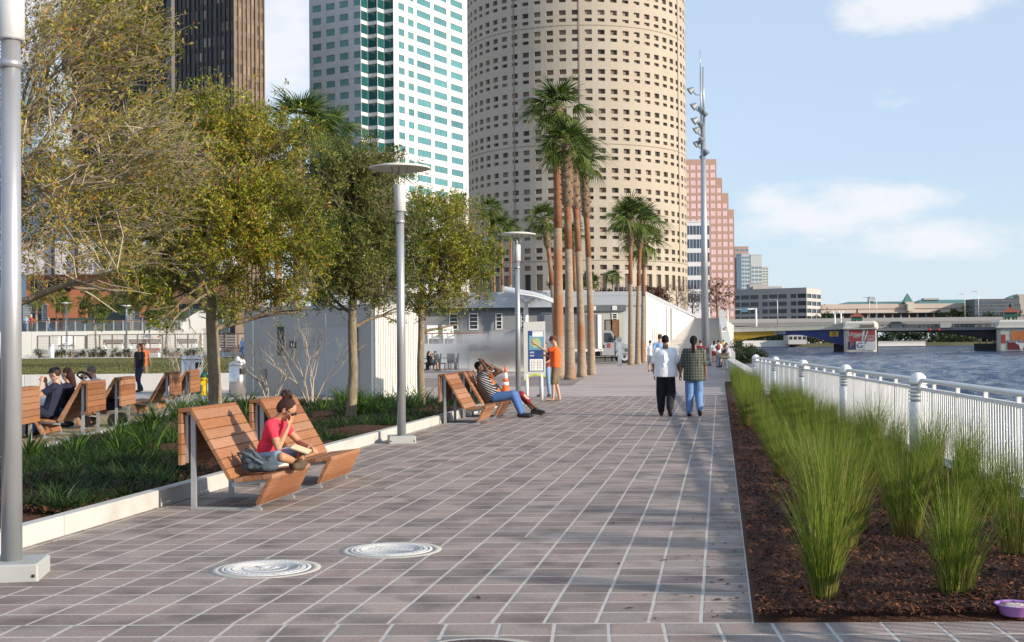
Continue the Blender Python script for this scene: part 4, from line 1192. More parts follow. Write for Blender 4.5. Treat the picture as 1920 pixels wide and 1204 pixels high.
# left face end chosen on the sight line of its photographed corner
def on_ray(px, o, d):
    k = (px-960)/FPX        # X = k*Y
    t_ = (k*o.y-o.x)/(d.x-k*d.y); return o+d*t_
Pc = Vector((kc.x,kc.y,0)); Pl = on_ray(457, Pc, dl); dr = Vector((.80,.60,0)).normalized(); Pr = on_ray(783, Pc, dr)
Lw, Rw = (Pl-Pc).length, (Pr-Pc).length
Pb = Pl+(Pr-Pc)
b = MB(); b.prism([tuple(loc(v)[:2]) for v in (Pc,Pr,Pb,Pl)], 0, H_); b.build('wall', m_grey, kb)
b = MB(); e = 1.02; cen = (Pc+Pb)/2
b.prism([tuple((loc(v-cen)*e+Vector((kc.x,kc.y,0))-Vector((kc.x,kc.y,0))+ (cen-Pc))[:2]) if False else tuple(((v-cen)*e+(cen-Pc))[:2]) for v in (Pc,Pr,Pb,Pl)], H_, H_+.12); b.build('roof', m_grey, kb)
def on_left(u0, u1, z0, z1, dep, name, m, par=None):
    """panel on the left (shaded) face; u measured in metres from the corner, dep out of the wall"""
    nrm = Vector((-dl.y, dl.x, 0)); nrm = nrm if nrm.y < 0 else -nrm
    c = dl*(u0+u1)/2+nrm*dep/2; b = MB(); b.box((0,0,0),(abs(u1-u0),abs(dep),z1-z0))
    return b.build(name, m, par or kb, (c.x,c.y,(z0+z1)/2), math.atan2(dl.y,dl.x))
def ul(px): return (on_ray(px, Pc, dl)-Pc).length
mdoor = mat('grey_door',(.36,.38,.39),.55,.05,3); mdk = mat('dark_slot',(.03,.035,.04),.4); msgn = mat('black_sign',(.012,.012,.015),.5); mwh = mat('white_print',(.8,.8,.8),.6)
on_left(ul(610),ul(566),0.02,2.16,.03,'door',mdoor); on_left(ul(673),ul(612),0.02,2.16,.03,'door',mdoor)
on_left(ul(672.5),ul(664),1.2,2.16,.045,'glazing',mdk); on_left(ul(532),ul(520.5),1.28,2.2,.02,'window',mdk)
on_left(ul(703)+.02,ul(703)+.10,0,H_-.05,.012,'corner_trim',m_rib)
for x in (475,611.5): on_left(ul(x)-.02,ul(x)+.02,0,2.6,.02,'joint_strip',m_rib)
on_left(ul(499),ul(490),.25,.85,.04,'drinking_fountain',mat('fountain_steel',(.2,.21,.22),.3,metal=.5))
for (xa,xb,kind_) in ((543,555,'person'),(624,638,'person')):
    s = on_left(ul(xb),ul(xa),1.52,1.74,.02,'pictogram_sign',msgn)
    nrm = Vector((-dl.y, dl.x, 0)); nrm = nrm if nrm.y < 0 else -nrm
    b = MB(); sg = -1
    for off in (-.045,.05):
        b.lathe([(.016,-.002),(.016,.002)],10,(off,.055,0)); 
        if off < 0: b.box((off,0,0),(.035,.07,.004)); b.box((off-.009,-.055,0),(.012,.05,.004)); b.box((off+.009,-.055,0),(.012,.05,.004))
        else: b.add([(off-.012,.035,.002),(off+.012,.035,.002),(off+.035,-.035,.002),(off-.035,-.035,.002)],[(0,1,2,3)]); b.box((off-.009,-.055,0),(.010,.05,.004)); b.box((off+.009,-.055,0),(.010,.05,.004))
    pc = b.build('pictogram', mwh, s)
    # stand it upright on the sign's outer face
    pc.rotation_euler = (PI/2,0,0 if dl.x*nrm.y-dl.y*nrm.x < 0 else PI); pc.location = (0, (-.013 if dl.x*nrm.y-dl.y*nrm.x < 0 else .013), 0)
nr_ = 26
for k in range(nr_):
    u = Rw*(k+.5)/nr_; c = dr*u; nrm = Vector((dr.y,-dr.x,0)); c = c+nrm*.02
    b = MB(); b.box((0,0,0),(Rw/nr_*.55,.04,H_-.02)); b.build('rib', m_rib, kb, (c.x,c.y,H_/2), math.atan2(dr.y,dr.x))
b = MB(); b.box((0,0,0),(Rw,.012,H_-.04)); c = dr*Rw/2+Vector((dr.y,-dr.x,0))*.004; b.build('backing_panel', m_rib, kb, (c.x,c.y,H_/2), math.atan2(dr.y,dr.x))
for u in (.45,.8):
    c = dr*Rw*u+Vector((dr.y,-dr.x,0))*.045; b = MB(); b.box((0,0,0),(.14,.02,.24)); b.build('outlet_box', m_galv, kb, (c.x,c.y,.26), math.atan2(dr.y,dr.x))

# bare multi-stem shrubs in front of it
for (px,py,pt,lab,sd_) in ((508,762,612,'leafless many-stemmed shrub in front of the kiosk, the left one',31),(583,765,600,'leafless many-stemmed shrub in front of the kiosk, the right one',32),(350,750,610,'leafless spreading shrub by the lawn left of the big oak trunk',33)):
    p = G(px,py); p.y = min(p.y, 37.2) if px > 400 else p.y; s = FPX/p.y; hh = (py-pt)/s
    p = G(px,py); r = random.Random(sd_); b = MB(); t = thing('bare_shrub', lab, 'shrub', (p.x,p.y,0))
    def br_(q, d, L_, rd, lv):
        pts = [q]
        for i in range(3):
            d = (d+Vector((r.gauss(0,.1),r.gauss(0,.1),.03))).normalized(); q = q+d*L_/3; pts.append(q)
        b.tube(pts, [rd,rd*.9,rd*.8,rd*.65], 4 if lv else 6, caps=False)
        if lv < 4:
            for k in range(2 if r.random() < .7 else 3):
                nd = d.copy(); nd = (nd+Vector((r.gauss(0,.38),r.gauss(0,.38),r.uniform(0,.2)))).normalized(); br_(q, nd, L_*r.uniform(.6,.85), rd*.62, lv+1)
    for k in range(6):
        a = k*1.05+r.uniform(-.3,.3); br_(Vector((.05*cos(a),.05*sin(a),0)), Vector((.42*cos(a),.42*sin(a),1)).normalized(), hh*.33, .022, 0)
    b.build('stem', m_twig, t, kind='stuff', fixn=False)

# ------------------------------------------------------------------ wayfinding board
s0 = G(1003,749.5); sg = thing('wayfinding_sign', 'tall grey wayfinding board with a blue map panel and a wavy yellow-green lower edge', 'sign', (s0.x,s0.y,0), .10)
def board():
    s = FPX/s0.y
    zt = (748-602.5)/s; zb = (748-703)/s; w = 41/s
    m = mat('sign_grey',(.50,.51,.51),.5,.04,3)
    n = 16; top = []; bot = []
    for i in range(n+1):
        u = i/n; x = -w/2+w*u; z = zb+.06*math.sin((u-.15)*5.6)-(1-u)*.13+.07
        bot.append((x,z))
    poly = [(-w/2,zt),(w/2,zt+.015)]+bot[::-1]
    b = MB(); b.extrude(poly,-.035,.035); b.build('board', m, sg)
    b = MB(); 
    for i in range(n):
        (x0,z0),(x1,z1) = bot[i],bot[i+1]
        b.extrude([(x0,z0),(x1,z1),(x1,z1-.045),(x0,z0-.045)],-.037,.037)
    b.build('lower_trim', mat('lime_trim',(.45,.55,.03),.5), sg)
    px = lambda x: (x-1002)/s*1.0; pz = lambda y: (748-y)/s
    blue = mat('sign_blue',(.02,.055,.20),.45); 
    b = MB(); b.box(((px(990)+px(1019))/2,-.038,(pz(619)+pz(695))/2),(px(1019)-px(990),.008,pz(619)-pz(695))); p = b.build('map_panel', blue, sg)
    water_ = mat('map_water',(.12,.30,.42),.5); land = mat('map_land',(.35,.42,.22),.5,.3,14,dirt=((.55,.30,.12),9,.5,.65,.8)); paper = mat('map_paper',(.72,.74,.76),.5)
    def flat(x0,x1,y0,y1,m,name,dep=-.0432): 
        b = MB(); b.box(((px(x0)+px(x1))/2,dep,(pz(y0)+pz(y1))/2),(px(x1)-px(x0),.003,pz(y0)-pz(y1))); return b.build(name,m,p)
    flat(991.5,1018,628,655,water_,'map_sheet'); b = MB()
    r = random.Random(5); pts = [(1004+10.5*cos(a)*r.uniform(.75,1.1),641+11*sin(a)*r.uniform(.7,1.05)) for a in [k*2*PI/14 for k in range(14)]]
    b.extrude([(px(x),pz(y)) for x,y in pts],-.0475,-.0448); b.build('map_land', land, p)
    flat(998,1018,620,630,paper,'map_title',-.0465); flat(992.5,1017.5,672,693.5,paper,'directory_sheet')
    wt = mat('sign_lettering',(.75,.77,.8),.6); dk = mat('sign_dark_print',(.05,.06,.08),.6)
    b = MB()
    for row in range(6):
        for (xa,xb) in ((995,1003),(1006,1015)):
            y = 675.5+row*3; b.box((px(xa)+.012,-.0458,pz(y)),(.022,.003,.022)); b.box(((px(xa)+px(xb))/2+.02,-.0458,pz(y)),((px(xb)-px(xa))*r.uniform(.5,.8),.003,.010))
    for k in range(3): b.box((px(1003+k*4.5),-.0492,pz(622.3)),(px(1)*0+.035*r.uniform(.6,1),.003,.010)) 
    b.build('small_print', dk, p, kind='stuff')
    b = MB()
    for (y,w_) in ((659.5,8),(665.5,7.5)):
        for k in range(4): b.box((px(993.5+k*2.1),-.0448,pz(y)),(.012,.003,.040)); b.box((px(993.5+k*2.1)+.01,-.0448,pz(y)+.014*(1 if k%2 else -1)),(.022,.003,.010))
    b.build('blue_panel_lettering', wt, p)
    b = MB()
    for k in range(3): b.box((px(1008+k*3.2),-.0358,pz(611)),(.022,.003,.05)); b.box((px(1008+k*3.2)+.012,-.0358,pz(609)),(.03,.003,.012))
    b.build('top_lettering', mat('pale_blue_print',(.42,.50,.58),.6), sg)
    for x in (-w*.36,): 
        b = MB(); b.tube([(x,0,0),(x,0,zb+.05)],.042,12); b.build('support_post', m_white, sg)
    b = MB(); b.tube([(w*.32,0,0),(w*.32,0,zb+.05)],.042,12); b.build('support_post', m_white, sg)
board()
# traffic cone
c0 = G(948,745); t = thing('traffic_cone', 'orange and white striped traffic cone behind the seated pair', 'traffic cone', (c0.x,c0.y,0))
mo = mat('cone_orange',(.75,.13,.03),.5); 
b = MB(); b.box((0,0,.02),(.40,.40,.04)); b.build('base', mo, t)
def cz(z): return .15-.125*z/.92
for i,(z0,z1,m) in enumerate(((.04,.36,mo),(.36,.46,mwh),(.46,.56,mo),(.56,.74,mwh),(.74,.92,mo))):
    b = MB(); b.lathe([(cz(z0),z0),(cz(z1),z1)],16); b.build('band' if m is mwh else 'cone_body', m, t)

# ------------------------------------------------------------------ floodlight mast, bollard
mp_ = G(1323,686); t = thing('floodlight_mast', 'very tall silver mast with a column of floodlights and a whip aerial', 'mast', (mp_.x,mp_.y,0))
s = FPX/mp_.y; HM = (686-232)/s
b = MB(); b.tube([(0,0,0),(0,0,HM)],[7.6/s,4.6/s],20); b.build('pole', m_alu, t)
b = MB(); b.tube([(0,0,0),(0,0,.35)],[11/s,10.5/s],16); b.build('base_flange', m_galv, t)
zt = lambda y: (686-y)/s
b = MB(); b.tube([(-3/s,0,HM-.1),(-3.5/s,0,zt(135))],[.06,.05],10); b.tube([(-3.5/s,0,zt(135)),(-3.5/s,0,zt(92))],[.03,.02],8); b.build('aerial', m_alu, t)
b = MB(); b.tube([(2/s,0,HM-.1),(1.5/s,0,zt(124))],[.09,.045],10); b.build('upper_pole', m_alu, t)
mfl = mat('floodlight_body',(.25,.27,.30),.4,.1,5,metal=.4); mlens = mat('floodlight_lens',(.18,.20,.22),.1)
for k,(dx,y,sc_) in enumerate(((-21,167,1),(-16,198,1.05),(-14,224,1.1),(-12,243,.95),(-11,268,.95),(-5,204,1),(-4,232,1),(-4,262,.8),(-2,295,.7),(5,285,.7),(4,212,.7))):
    fl = MB(); z = zt(y); x = dx/s
    M = Matrix.Translation((x,-.2 if k%2 else 0,z)) @ Matrix.Rotation(-2.2 if dx < -6 else 2.4,4,'Y')
    fl2 = MB(); fl2.lathe([(.08,-.20),(.13,-.16),(.24*sc_,.14),(.27*sc_,.18)],14)
    fl.add([M @ Vector(v) for v in fl2.v], fl2.f, 0, False)
    o = fl.build('floodlight', mfl, t)
    fl2 = MB(); fl2.lathe([(.24*sc_,.183),(.24*sc_,.188)],14); l2 = MB(); l2.add([M @ Vector(v) for v in fl2.v], fl2.f); l2.build('lens', mlens, o)
    br2 = MB(); br2.tube([(x,0,z),(x*.6,0,z-.32),(0,0,z-.36)],.035,6); br2.build('bracket', mfl, o)
p = G(1162,686); t = thing('bollard', 'slim tall pale bollard standing in front of the truck', 'bollard', (p.x,p.y,0)); s = FPX/p.y
b = MB(); b.tube([(0,0,0),(0,0,1.62)],.135,16); b.build('shaft', m_white, t)
b = MB(); b.lathe([(.12,1.62),(.12,1.68),(.138,1.69),(.138,1.93),(.10,1.95)],16); b.build('lamp_head', mat('bollard_head',(.5,.52,.55),.4), t)
# purple dish at the right edge
p = G(1903,1160); t = thing('plastic_dish', 'lilac plastic dish lying at the corner of the bark bed', 'dish', (p.x,p.y,.02)); 
b = MB(); b.lathe([(.07,0),(.085,.01),(.105,.06),(.115,.065),(.112,.068),(.100,.064),(.08,.016),(.001,.012)],24,caps=False); b.build('dish', mat('lilac_plastic',(.36,.18,.50),.4), t)
b = MB(); b.lathe([(.095,.05),(.06,.062),(.001,.064)],20); b.build('contents', mat('pale_contents',(.6,.5,.48),.8,.2,30,.5,60), t)
# ------------------------------------------------------------------ buildings
def facade(par, o, d, W, z0, z1, us, zs, dep, wm, panes, group_budget, pm, wall_name='wall', hole_fn=None, R=None):
    """wall of width W from o along d with real openings us x zs, reveals of depth dep and a pane in each.
       With R the wall is bent round a circle of that radius (o = centre, d = start angle)."""
    if R is None:
        d = Vector(d).normalized(); n = Vector((d.y, -d.x, 0))    # outward normal to the right of d
        def P(u, z, q): v = o+d*u-n*q; return (v.x, v.y, z)
        def fr(u): return o+d*u, math.atan2(d.y, d.x), n
    else:
        def P(u, z, q): a = d+u/R; return (o.x+(R-q)*cos(a), o.y+(R-q)*sin(a), z)
        def fr(u): a = d+u/R; nn = Vector((cos(a), sin(a), 0)); return o+nn*R, a+PI/2, nn
    b = MB()
    ub = [0.0]; 
    for u0, u1 in us: ub += [u0, u1]
    ub.append(W)
    zb = [z0]
    for v0, v1 in zs: zb += [v0, v1]
    zb.append(z1)
    for i in range(len(ub)-1):
        if i % 2 == 0:
            b.add([P(ub[i],z0,0),P(ub[i+1],z0,0),P(ub[i+1],z1,0),P(ub[i],z1,0)],[(0,1,2,3)])
            continue
        for j in range(len(zb)-1):
            a0, a1, c0, c1 = ub[i], ub[i+1], zb[j], zb[j+1]
            if j % 2 == 0: b.add([P(a0,c0,0),P(a1,c0,0),P(a1,c1,0),P(a0,c1,0)],[(0,1,2,3)]); continue
            V = [P(a0,c0,0),P(a1,c0,0),P(a1,c1,0),P(a0,c1,0),P(a0,c0,dep),P(a1,c0,dep),P(a1,c1,dep),P(a0,c1,dep)]
            b.add(V, [(0,1,5,4),(1,2,6,5),(2,3,7,6),(3,0,4,7)])
            c, ang, nn = fr((a0+a1)/2)
            panes.append((c-nn*(dep-.02), ang, a1-a0, c0, c1, pm))
    b.build(wall_name, wm, par, fixn=False)
def put_panes(par, panes, prio, budget=290, name='window'):
    panes.sort(key=prio); cache = {}; rest = {}
    for k, (c, ang, w, z0, z1, pm) in enumerate(panes):
        if k < budget:
            key = (round(w,2), round(z1-z0,2), pm.name)
            if key not in cache:
                b = MB(); h = z1-z0; b.box((0,0,h/2),(w,.04,h)); b.box((0,-.03,h*.5),(.05,.03,h)) if w > 2 else None
                cache[key] = b.mesh(name, pm)
            o = link(name, cache[key], par, (c.x,c.y,z0), ang)
        else:
            b, _ = rest.setdefault(pm.name, (MB(), pm)); h = z1-z0
            M = Matrix.Translation((c.x,c.y,(z0+z1)/2)) @ Matrix.Rotation(ang,4,'Z')
            b.box(None,(w,.04,h),M=M,tint=random.Random(k).random())
    for nm, (b, pm) in rest.items(): b.build(name+'_field', pm, par, kind='stuff', fixn=False)

# --- round tower
m_tan = mat('sand_concrete', (0.395,0.35,0.285), .85, .06, .25, .1, 3, dirt=((.36,.29,.21),.12,.45,.75,.35))
m_pane = mat('blind_and_glass', (.1,.1,.1), .45, .1, 1, orand=1.0, tint=[(.02,.022,.03),(.22,.15,.11),(.05,.045,.045),(.30,.21,.15),(.03,.03,.035),(.36,.27,.20),(.17,.12,.09),(.26,.18,.13)], spec=.25)
YC = 236.0; XC = (1084.5-960)/FPX*YC; RT = 205.5/FPX*YC*.992
tw = thing('round_tower', 'cylindrical sand-coloured office tower pierced by hundreds of small square windows', 'tower', (XC,YC,0))
YF = YC-RT; sF = FPX/YF; zpx = lambda y, s=None: CAMH+(641.9-y)/sF
ncol = 57; circ = 2*PI*RT; cw_ = circ/ncol
a0 = math.atan2(-YC,-XC)-rad(92); span = rad(184)
Wd = span*RT; us = []; u = cw_*.55
while u < Wd-cw_*.5: us.append((u-.60,u+.60)); u += cw_
zs = []
zs.append((zpx(543),zpx(513))); zs.append((zpx(505.5),zpx(496.5)))
for k in range(-6, 13):
    yc = 20.2+37.3*k; zs.append((zpx(yc+17.6),zpx(yc+11.2))); zs.append((zpx(yc+4.7),zpx(yc-4.7)))
zs = sorted(zs)
panes = []
zs = [z for z in zs if z[0] > .5]
facade(tw, Vector((0,0,0)), a0, Wd, 0, zpx(-230), us, zs, .55, m_tan, panes, 0, m_pane, R=RT)
b = MB(); n = 40; V = []
for i in range(n+1):
    a = a0+span+(2*PI-span)*i/n; V += [(RT*cos(a),RT*sin(a),0),(RT*cos(a),RT*sin(a),zpx(-230))]
b.add(V,[(2*i,2*i+2,2*i+3,2*i+1) for i in range(n)]); b.build('rear_wall', m_tan, tw, fixn=False)
b = MB(); b.lathe([(RT+.1,zpx(-230)),(RT+.1,zpx(-236)),(.01,zpx(-237))],48); b.build('roof', m_tan, tw)
m_jt = mat('tower_joint', (.24,.20,.155), .9)  # darker sand tone for the tower's joints
for y in (488,268.6,44.6,-179.4):
    b = MB(); z = zpx(y); b.lathe([(RT+.02,z-.07),(RT+.05,z-.05),(RT+.05,z+.05),(RT+.02,z+.07)],96,caps=False); b.build('band_joint', m_jt, tw)
for px in (975,1090,1269):
    ux = (px-1084.5)/205.5; a = math.atan2(-YC,-XC)+math.asin(max(-1,min(1,ux)))
    b = MB(); c = Vector((cos(a),sin(a),0))*(RT+.02); b.box((0,0,0),(.22,.12,zpx(-230)-zpx(488))); b.build('joint_line', m_jt, tw, (c.x,c.y,(zpx(-230)+zpx(488))/2), a+PI/2)
toc = Vector((-XC,-YC,0)).normalized()
def vis_key(p): 
    c = p[0]; f = c.normalized().dot(toc); zz = p[3]; inf = 12 < zz < CAMH+641/sF
    return (0 if inf else 1, -f)
put_panes(tw, panes, vis_key)
b = MB(); b.lathe([(RT-.9,.1),(RT-.9,zpx(-229))],64,caps=False); b.build('inner_core', mat('dark_interior',(.03,.03,.03),.8), tw)

# --- white and teal tower
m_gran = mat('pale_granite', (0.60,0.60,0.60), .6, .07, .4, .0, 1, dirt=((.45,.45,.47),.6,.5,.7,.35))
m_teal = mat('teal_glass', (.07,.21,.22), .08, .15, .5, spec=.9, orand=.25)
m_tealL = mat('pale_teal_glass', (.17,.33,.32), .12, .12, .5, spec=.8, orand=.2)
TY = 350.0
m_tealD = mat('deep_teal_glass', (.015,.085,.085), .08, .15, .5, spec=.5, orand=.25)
A = Vector(((680-960)/FPX*TY, TY, 0)); dL = Vector((-.87,.49,0)).normalized(); dR = Vector((.50,.87,0)).normalized(); 
tt = thing('teal_glass_tower', 'white granite skyscraper with teal window bands and a sawtooth corner', 'skyscraper', A)
O = Vector((0,0,0)); zT = lambda y: CAMH+(645-y)*TY/FPX
def U_on(px, o, d): return (on_ray(px, A+o, d)-(A+o)).length
pitch = 24.8*TY/FPX; rows_ = [zT(-150)+0-pitch*k for k in range(0, 24)]
panes = []
# left face (drawn from its far end to the corner so that its outside faces the viewer)
WL = U_on(583, O, dL); oL = dL*WL
cl = sorted([WL-U_on(px, O, dL) for px in (597,622.5,648,673.5)])
zs = sorted([(z-1.05, z+.80) for z in rows_ if z > 22])
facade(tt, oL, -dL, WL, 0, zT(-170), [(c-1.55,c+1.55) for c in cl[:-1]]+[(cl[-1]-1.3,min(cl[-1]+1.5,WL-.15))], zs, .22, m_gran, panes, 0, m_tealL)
# sawtooth corner
o = O; wz = sorted([(z-1.45, z+1.15) for z in rows_ if z > 22])
for k in range(2):
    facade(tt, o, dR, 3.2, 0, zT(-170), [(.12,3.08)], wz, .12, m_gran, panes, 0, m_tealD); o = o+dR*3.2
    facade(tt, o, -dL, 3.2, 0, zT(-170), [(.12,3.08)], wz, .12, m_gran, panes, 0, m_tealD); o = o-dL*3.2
oR = o; WR = U_on(881, oR, dR)
px_r = [(751,762),(769,779.5),(785.5,811),(817.5,841.5),(849,871)]
us = [(max(.15,U_on(a, oR, dR)), min(WR-.3, U_on(b_, oR, dR))) for a, b_ in px_r]
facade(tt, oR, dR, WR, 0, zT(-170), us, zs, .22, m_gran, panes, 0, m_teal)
bk = [oL, oL+Vector((24,34,0)), oR+dR*WR]
b = MB(); P3 = [oR+dR*WR, oR+dR*WR+dL*34, oL]
b.add([(v.x,v.y,0) for v in P3]+[(v.x,v.y,zT(-170)) for v in P3], [(0,1,4,3),(1,2,5,4)]); b.build('rear_wall', m_gran, tt)
rp = [oL, O]; o = O
for k in range(2): o = o+dR*3.2; rp.append(o); o = o-dL*3.2; rp.append(o)
rp += [P3[0], P3[1]]
b = MB(); b.prism([(v.x,v.y) for v in rp], zT(-170), zT(-175)); b.build('roof', m_gran, tt)
put_panes(tt, panes, lambda p: (0 if 25 < p[3] < zT(0) else 1, -p[3]))

# --- black tower
m_blk = mat('black_granite', (.035,.033,.035), .5, .15, .5)
m_brn = mat('sunlit_granite', (.14,.10,.07), .55, .15, .5)  # sunlit copy of the dark granite, light put into its colour
m_bp = mat('black_tower_glass', (.02,.02,.02), .2, .1, 1, orand=1.0, tint=[(.012,.014,.018),(.03,.03,.035),(.018,.02,.025),(.025,.025,.03),(.07,.06,.045),(.02,.02,.025),(.30,.26,.19),(.05,.045,.04)], spec=.6)
m_bp2 = mat('sunlit_tower_glass', (.02,.02,.02), .3, .1, 1, orand=1.0, tint=[(.10,.07,.05),(.16,.12,.08),(.07,.05,.04),(.24,.19,.13),(.14,.10,.07)], spec=.4)  # panes of the sunlit face, tinted lit brown as well
BY = 320.0
Bc = Vector(((326-960)/FPX*BY, BY, 0))
bt = thing('black_tower', 'dark skyscraper with closely spaced vertical piers and scattered pale blinds', 'skyscraper', Bc)
zB = lambda y: CAMH+(648-y)*BY/FPX
def U_onB(px, o, d): return (on_ray(px, Bc+o, d)-(Bc+o)).length
panes = []
def dark_face(o, d, W, wm, pm, out):
    n = max(1, int(round(W/1.36))); w = W/n
    us = [((k+.5)*w-.42, (k+.5)*w+.42) for k in range(n)]
    zs = []; z = zB(540)
    while z < zB(-120): zs.append((z, z+2.2)); z += 3.5
    facade(bt, o, d, W, 0, zB(-150), us, zs, .10, wm, panes, 0, pm)
    dd = Vector(d).normalized(); nn = Vector((dd.y,-dd.x,0)); b = MB()
    for k in range(n+1):
        c = o+dd*(k*w)+nn*.16; deep = .42 if k % 5 == 0 else .30
        M = Matrix.Translation((c.x,c.y,(zB(560)+zB(-150))/2)) @ Matrix.Rotation(math.atan2(dd.y,dd.x),4,'Z'); b.box(None,(.30 if k%5 else .5,deep,zB(-150)-zB(560)),M=M)
    b.build('pier_row', wm, bt, fixn=False)
d1 = Vector((-.86,.50,0)); W1 = U_onB(120, O, d1); dark_face(d1.normalized()*W1, -d1, W1, m_blk, m_bp, 0)
d2_ = Vector((.91,-.41,0)).normalized(); W2 = U_onB(441, O, d2_); dark_face(O, d2_, W2, m_blk, m_bp, 0)
o3 = d2_*W2; d3 = Vector((.62,.78,0)).normalized(); W3 = U_onB(497, o3, d3); dark_face(o3, d3, W3, m_brn, m_bp2, 0)
b = MB(); b.box((0,0,zB(-150)/2),(1.9,1.9,zB(-150)),rz=.8); b.build('corner_pier', mat('grey_corner',(.045,.045,.05),.5,.1,1), bt)
P3 = [o3+d3*W3, o3+d3*W3+Vector((-30,40,0)), d1.normalized()*W1+Vector((10,45,0)), d1.normalized()*W1]
b = MB(); b.add([(v.x,v.y,0) for v in P3]+[(v.x,v.y,zB(-150)) for v in P3], [(0,1,5,4),(1,2,6,5),(2,3,7,6)]); b.build('rear_wall', m_blk, bt)
b = MB(); b.prism([(v.x,v.y) for v in [d1.normalized()*W1, O, o3]+P3[:3]], zB(-150), zB(-152)); b.build('roof', m_blk, bt)
put_panes(bt, panes, lambda p: (0 if 30 < p[3] < zB(0) and p[0].x > -12 else 1, -p[3]))

# --- generic block with window strips
def block(name, label, cat, px0, px1, ytop, Y, floors, pitch_px, win_px, cols, wm, pm, depth=18, first=6, y0=None, turn=0.0, mul=0.78, dep=.15, z_bot=0.0, group=None, side_px=0, smat=None):
    s = FPX/Y; x0 = (px0-960)/s; x1 = (px1-960)/s; hz = 643-((px0+px1)/2-960)*.0087
    zt = CAMH+(hz-ytop)/s; t = thing(name, label, cat, (x0,Y,0), turn, group); W = x1-x0
    cw = W/cols; us = [(cw*(k+(1-mul)/2), cw*(k+1-(1-mul)/2)) for k in range(cols)]
    zs = sorted([(zt-(first+pitch_px*k+win_px)/s, zt-(first+pitch_px*k)/s) for k in range(floors)]); zs = [z for z in zs if z[0] > z_bot+.2]
    panes = []; facade(t, Vector((0,0,0)), Vector((1,0,0)), W, z_bot, zt, us, zs, dep, wm, panes, 0, pm)
    sm_ = smat or wm
    b = MB(); b.add([(0,0,z_bot),(W,0,z_bot),(W+side_px/s,depth,z_bot),(0,depth,z_bot),(0,0,zt),(W,0,zt),(W+side_px/s,depth,zt),(0,depth,zt)],[(1,2,6,5),(2,3,7,6),(3,0,4,7)]); b.build('side_wall', sm_, t)
    b = MB(); b.prism([(-.2,-.2),(W+.2,-.2),(W+side_px/s+.2,depth+.2),(-.2,depth+.2)], zt, zt+.35); b.build('parapet', wm, t)
    put_panes(t, panes, lambda p: -p[3]); return t, s, zt, W
m_pink = mat('pink_brown_granite', (.42,.27,.21), .6, .06, .3); m_pg = mat('pink_mirror_glass', (.70,.48,.46), .35, .06, .2, spec=.6, orand=.08)
# stepped pink tower: four slabs, one behind another's shoulder, one thing
PY = 540.0; s = FPX/PY; hz = 640; zP = lambda y: CAMH+(hz-y)/s
ptw = thing('pink_stepped_tower', 'pink and brown tower whose roofline steps down to the river', 'tower', ((1285-960)/s,PY,0)); panes = []
pr = 14.5/s; 
for (pa, pb, yt) in ((1285,1346.5,298),(1346.5,1357,333),(1357,1368.5,362),(1368.5,1378.5,393)):
    W = (pb-pa)/s; o = Vector(((pa-1285)/s,0,0)); nc = max(1,int(round((pb-pa)/11.2))); cw = W/nc
    us = [(cw*(k+.1),cw*(k+.9)) for k in range(nc)]
    zs = []; k = 0
    while True:
        zc = zP(313)-pr*k; k += 1
        if zc < 8: break
        if zc+.55*pr < zP(yt)-.5: zs.append((zc-.32*pr,zc+.33*pr))
    facade(ptw, o, Vector((1,0,0)), W, 0, zP(yt), us, sorted(zs), .15, m_pink, panes, 0, m_pg)
    b = MB(); b.add([(o.x+W,0,0),(o.x+W+1.2,26,0),(o.x+W+1.2,26,zP(yt)),(o.x+W,0,zP(yt)),(o.x,0,zP(yt)),(o.x,26,zP(yt))],[(0,1,2,3),(3,2,5,4)]); b.build('side_wall', mat('grey_pink_side',(.45,.40,.42),.5), ptw)
put_panes(ptw, panes, lambda p: -p[3])
b = MB(); b.box(((1370-1285)/s/2,13,zP(410)/2),((1370-1285)/s-1,24,zP(410))); b.build('core', m_pink, ptw)

m_wband = mat('white_spandrel', (.62,.64,.66), .5, .05, .5); m_dblue = mat('dark_blue_glass', (.05,.08,.12), .2, .15, 1, spec=.7, orand=.2)
block('banded_office', 'office block of white bands and blue glass between the round and pink towers', 'office building', 1270,1332,416,400,6,25.5,17,10,m_wband,m_dblue,first=7,mul=.90)
m_hot = mat('pale_blue_tower_wall',(.42,.47,.52),.6,.05,.3); m_hotw = mat('tower_glass_blue',(.14,.24,.30),.3,.1,.5)
m_hotb = mat('rose_tower_wall',(.42,.28,.23),.7,.05,.3)
block('distant_tower', 'distant rose and blue tower with finials just right of the pink stepped tower', 'tower', 1379.5,1405,463,820,9,8.2,4.5,3,m_hotb,m_hotw,first=4)
block('distant_tower', 'slim pale blue distant tower in front of the rose one', 'tower', 1391.5,1407,476,800,9,7.5,4.2,3,m_hot,m_hotw,first=5)
block('distant_tower', 'broad pale grey distant tower with a domed shoulder', 'tower', 1409,1430,478,840,9,7.5,4.2,3,m_hot,m_hotw,first=22)
block('distant_tower', 'lowest of the distant towers, with pale balconies on its right', 'tower', 1430,1441.5,501,860,7,5,2.6,2,mat('sand_tower_wall',(.50,.47,.42),.7,.05,.3),m_hotw,first=2)
m_off = mat('grey_office_concrete',(.36,.35,.345),.8,.06,.3); m_offg = mat('dark_office_glass',(.025,.035,.045),.15,.2,.5,spec=.6,orand=.2)
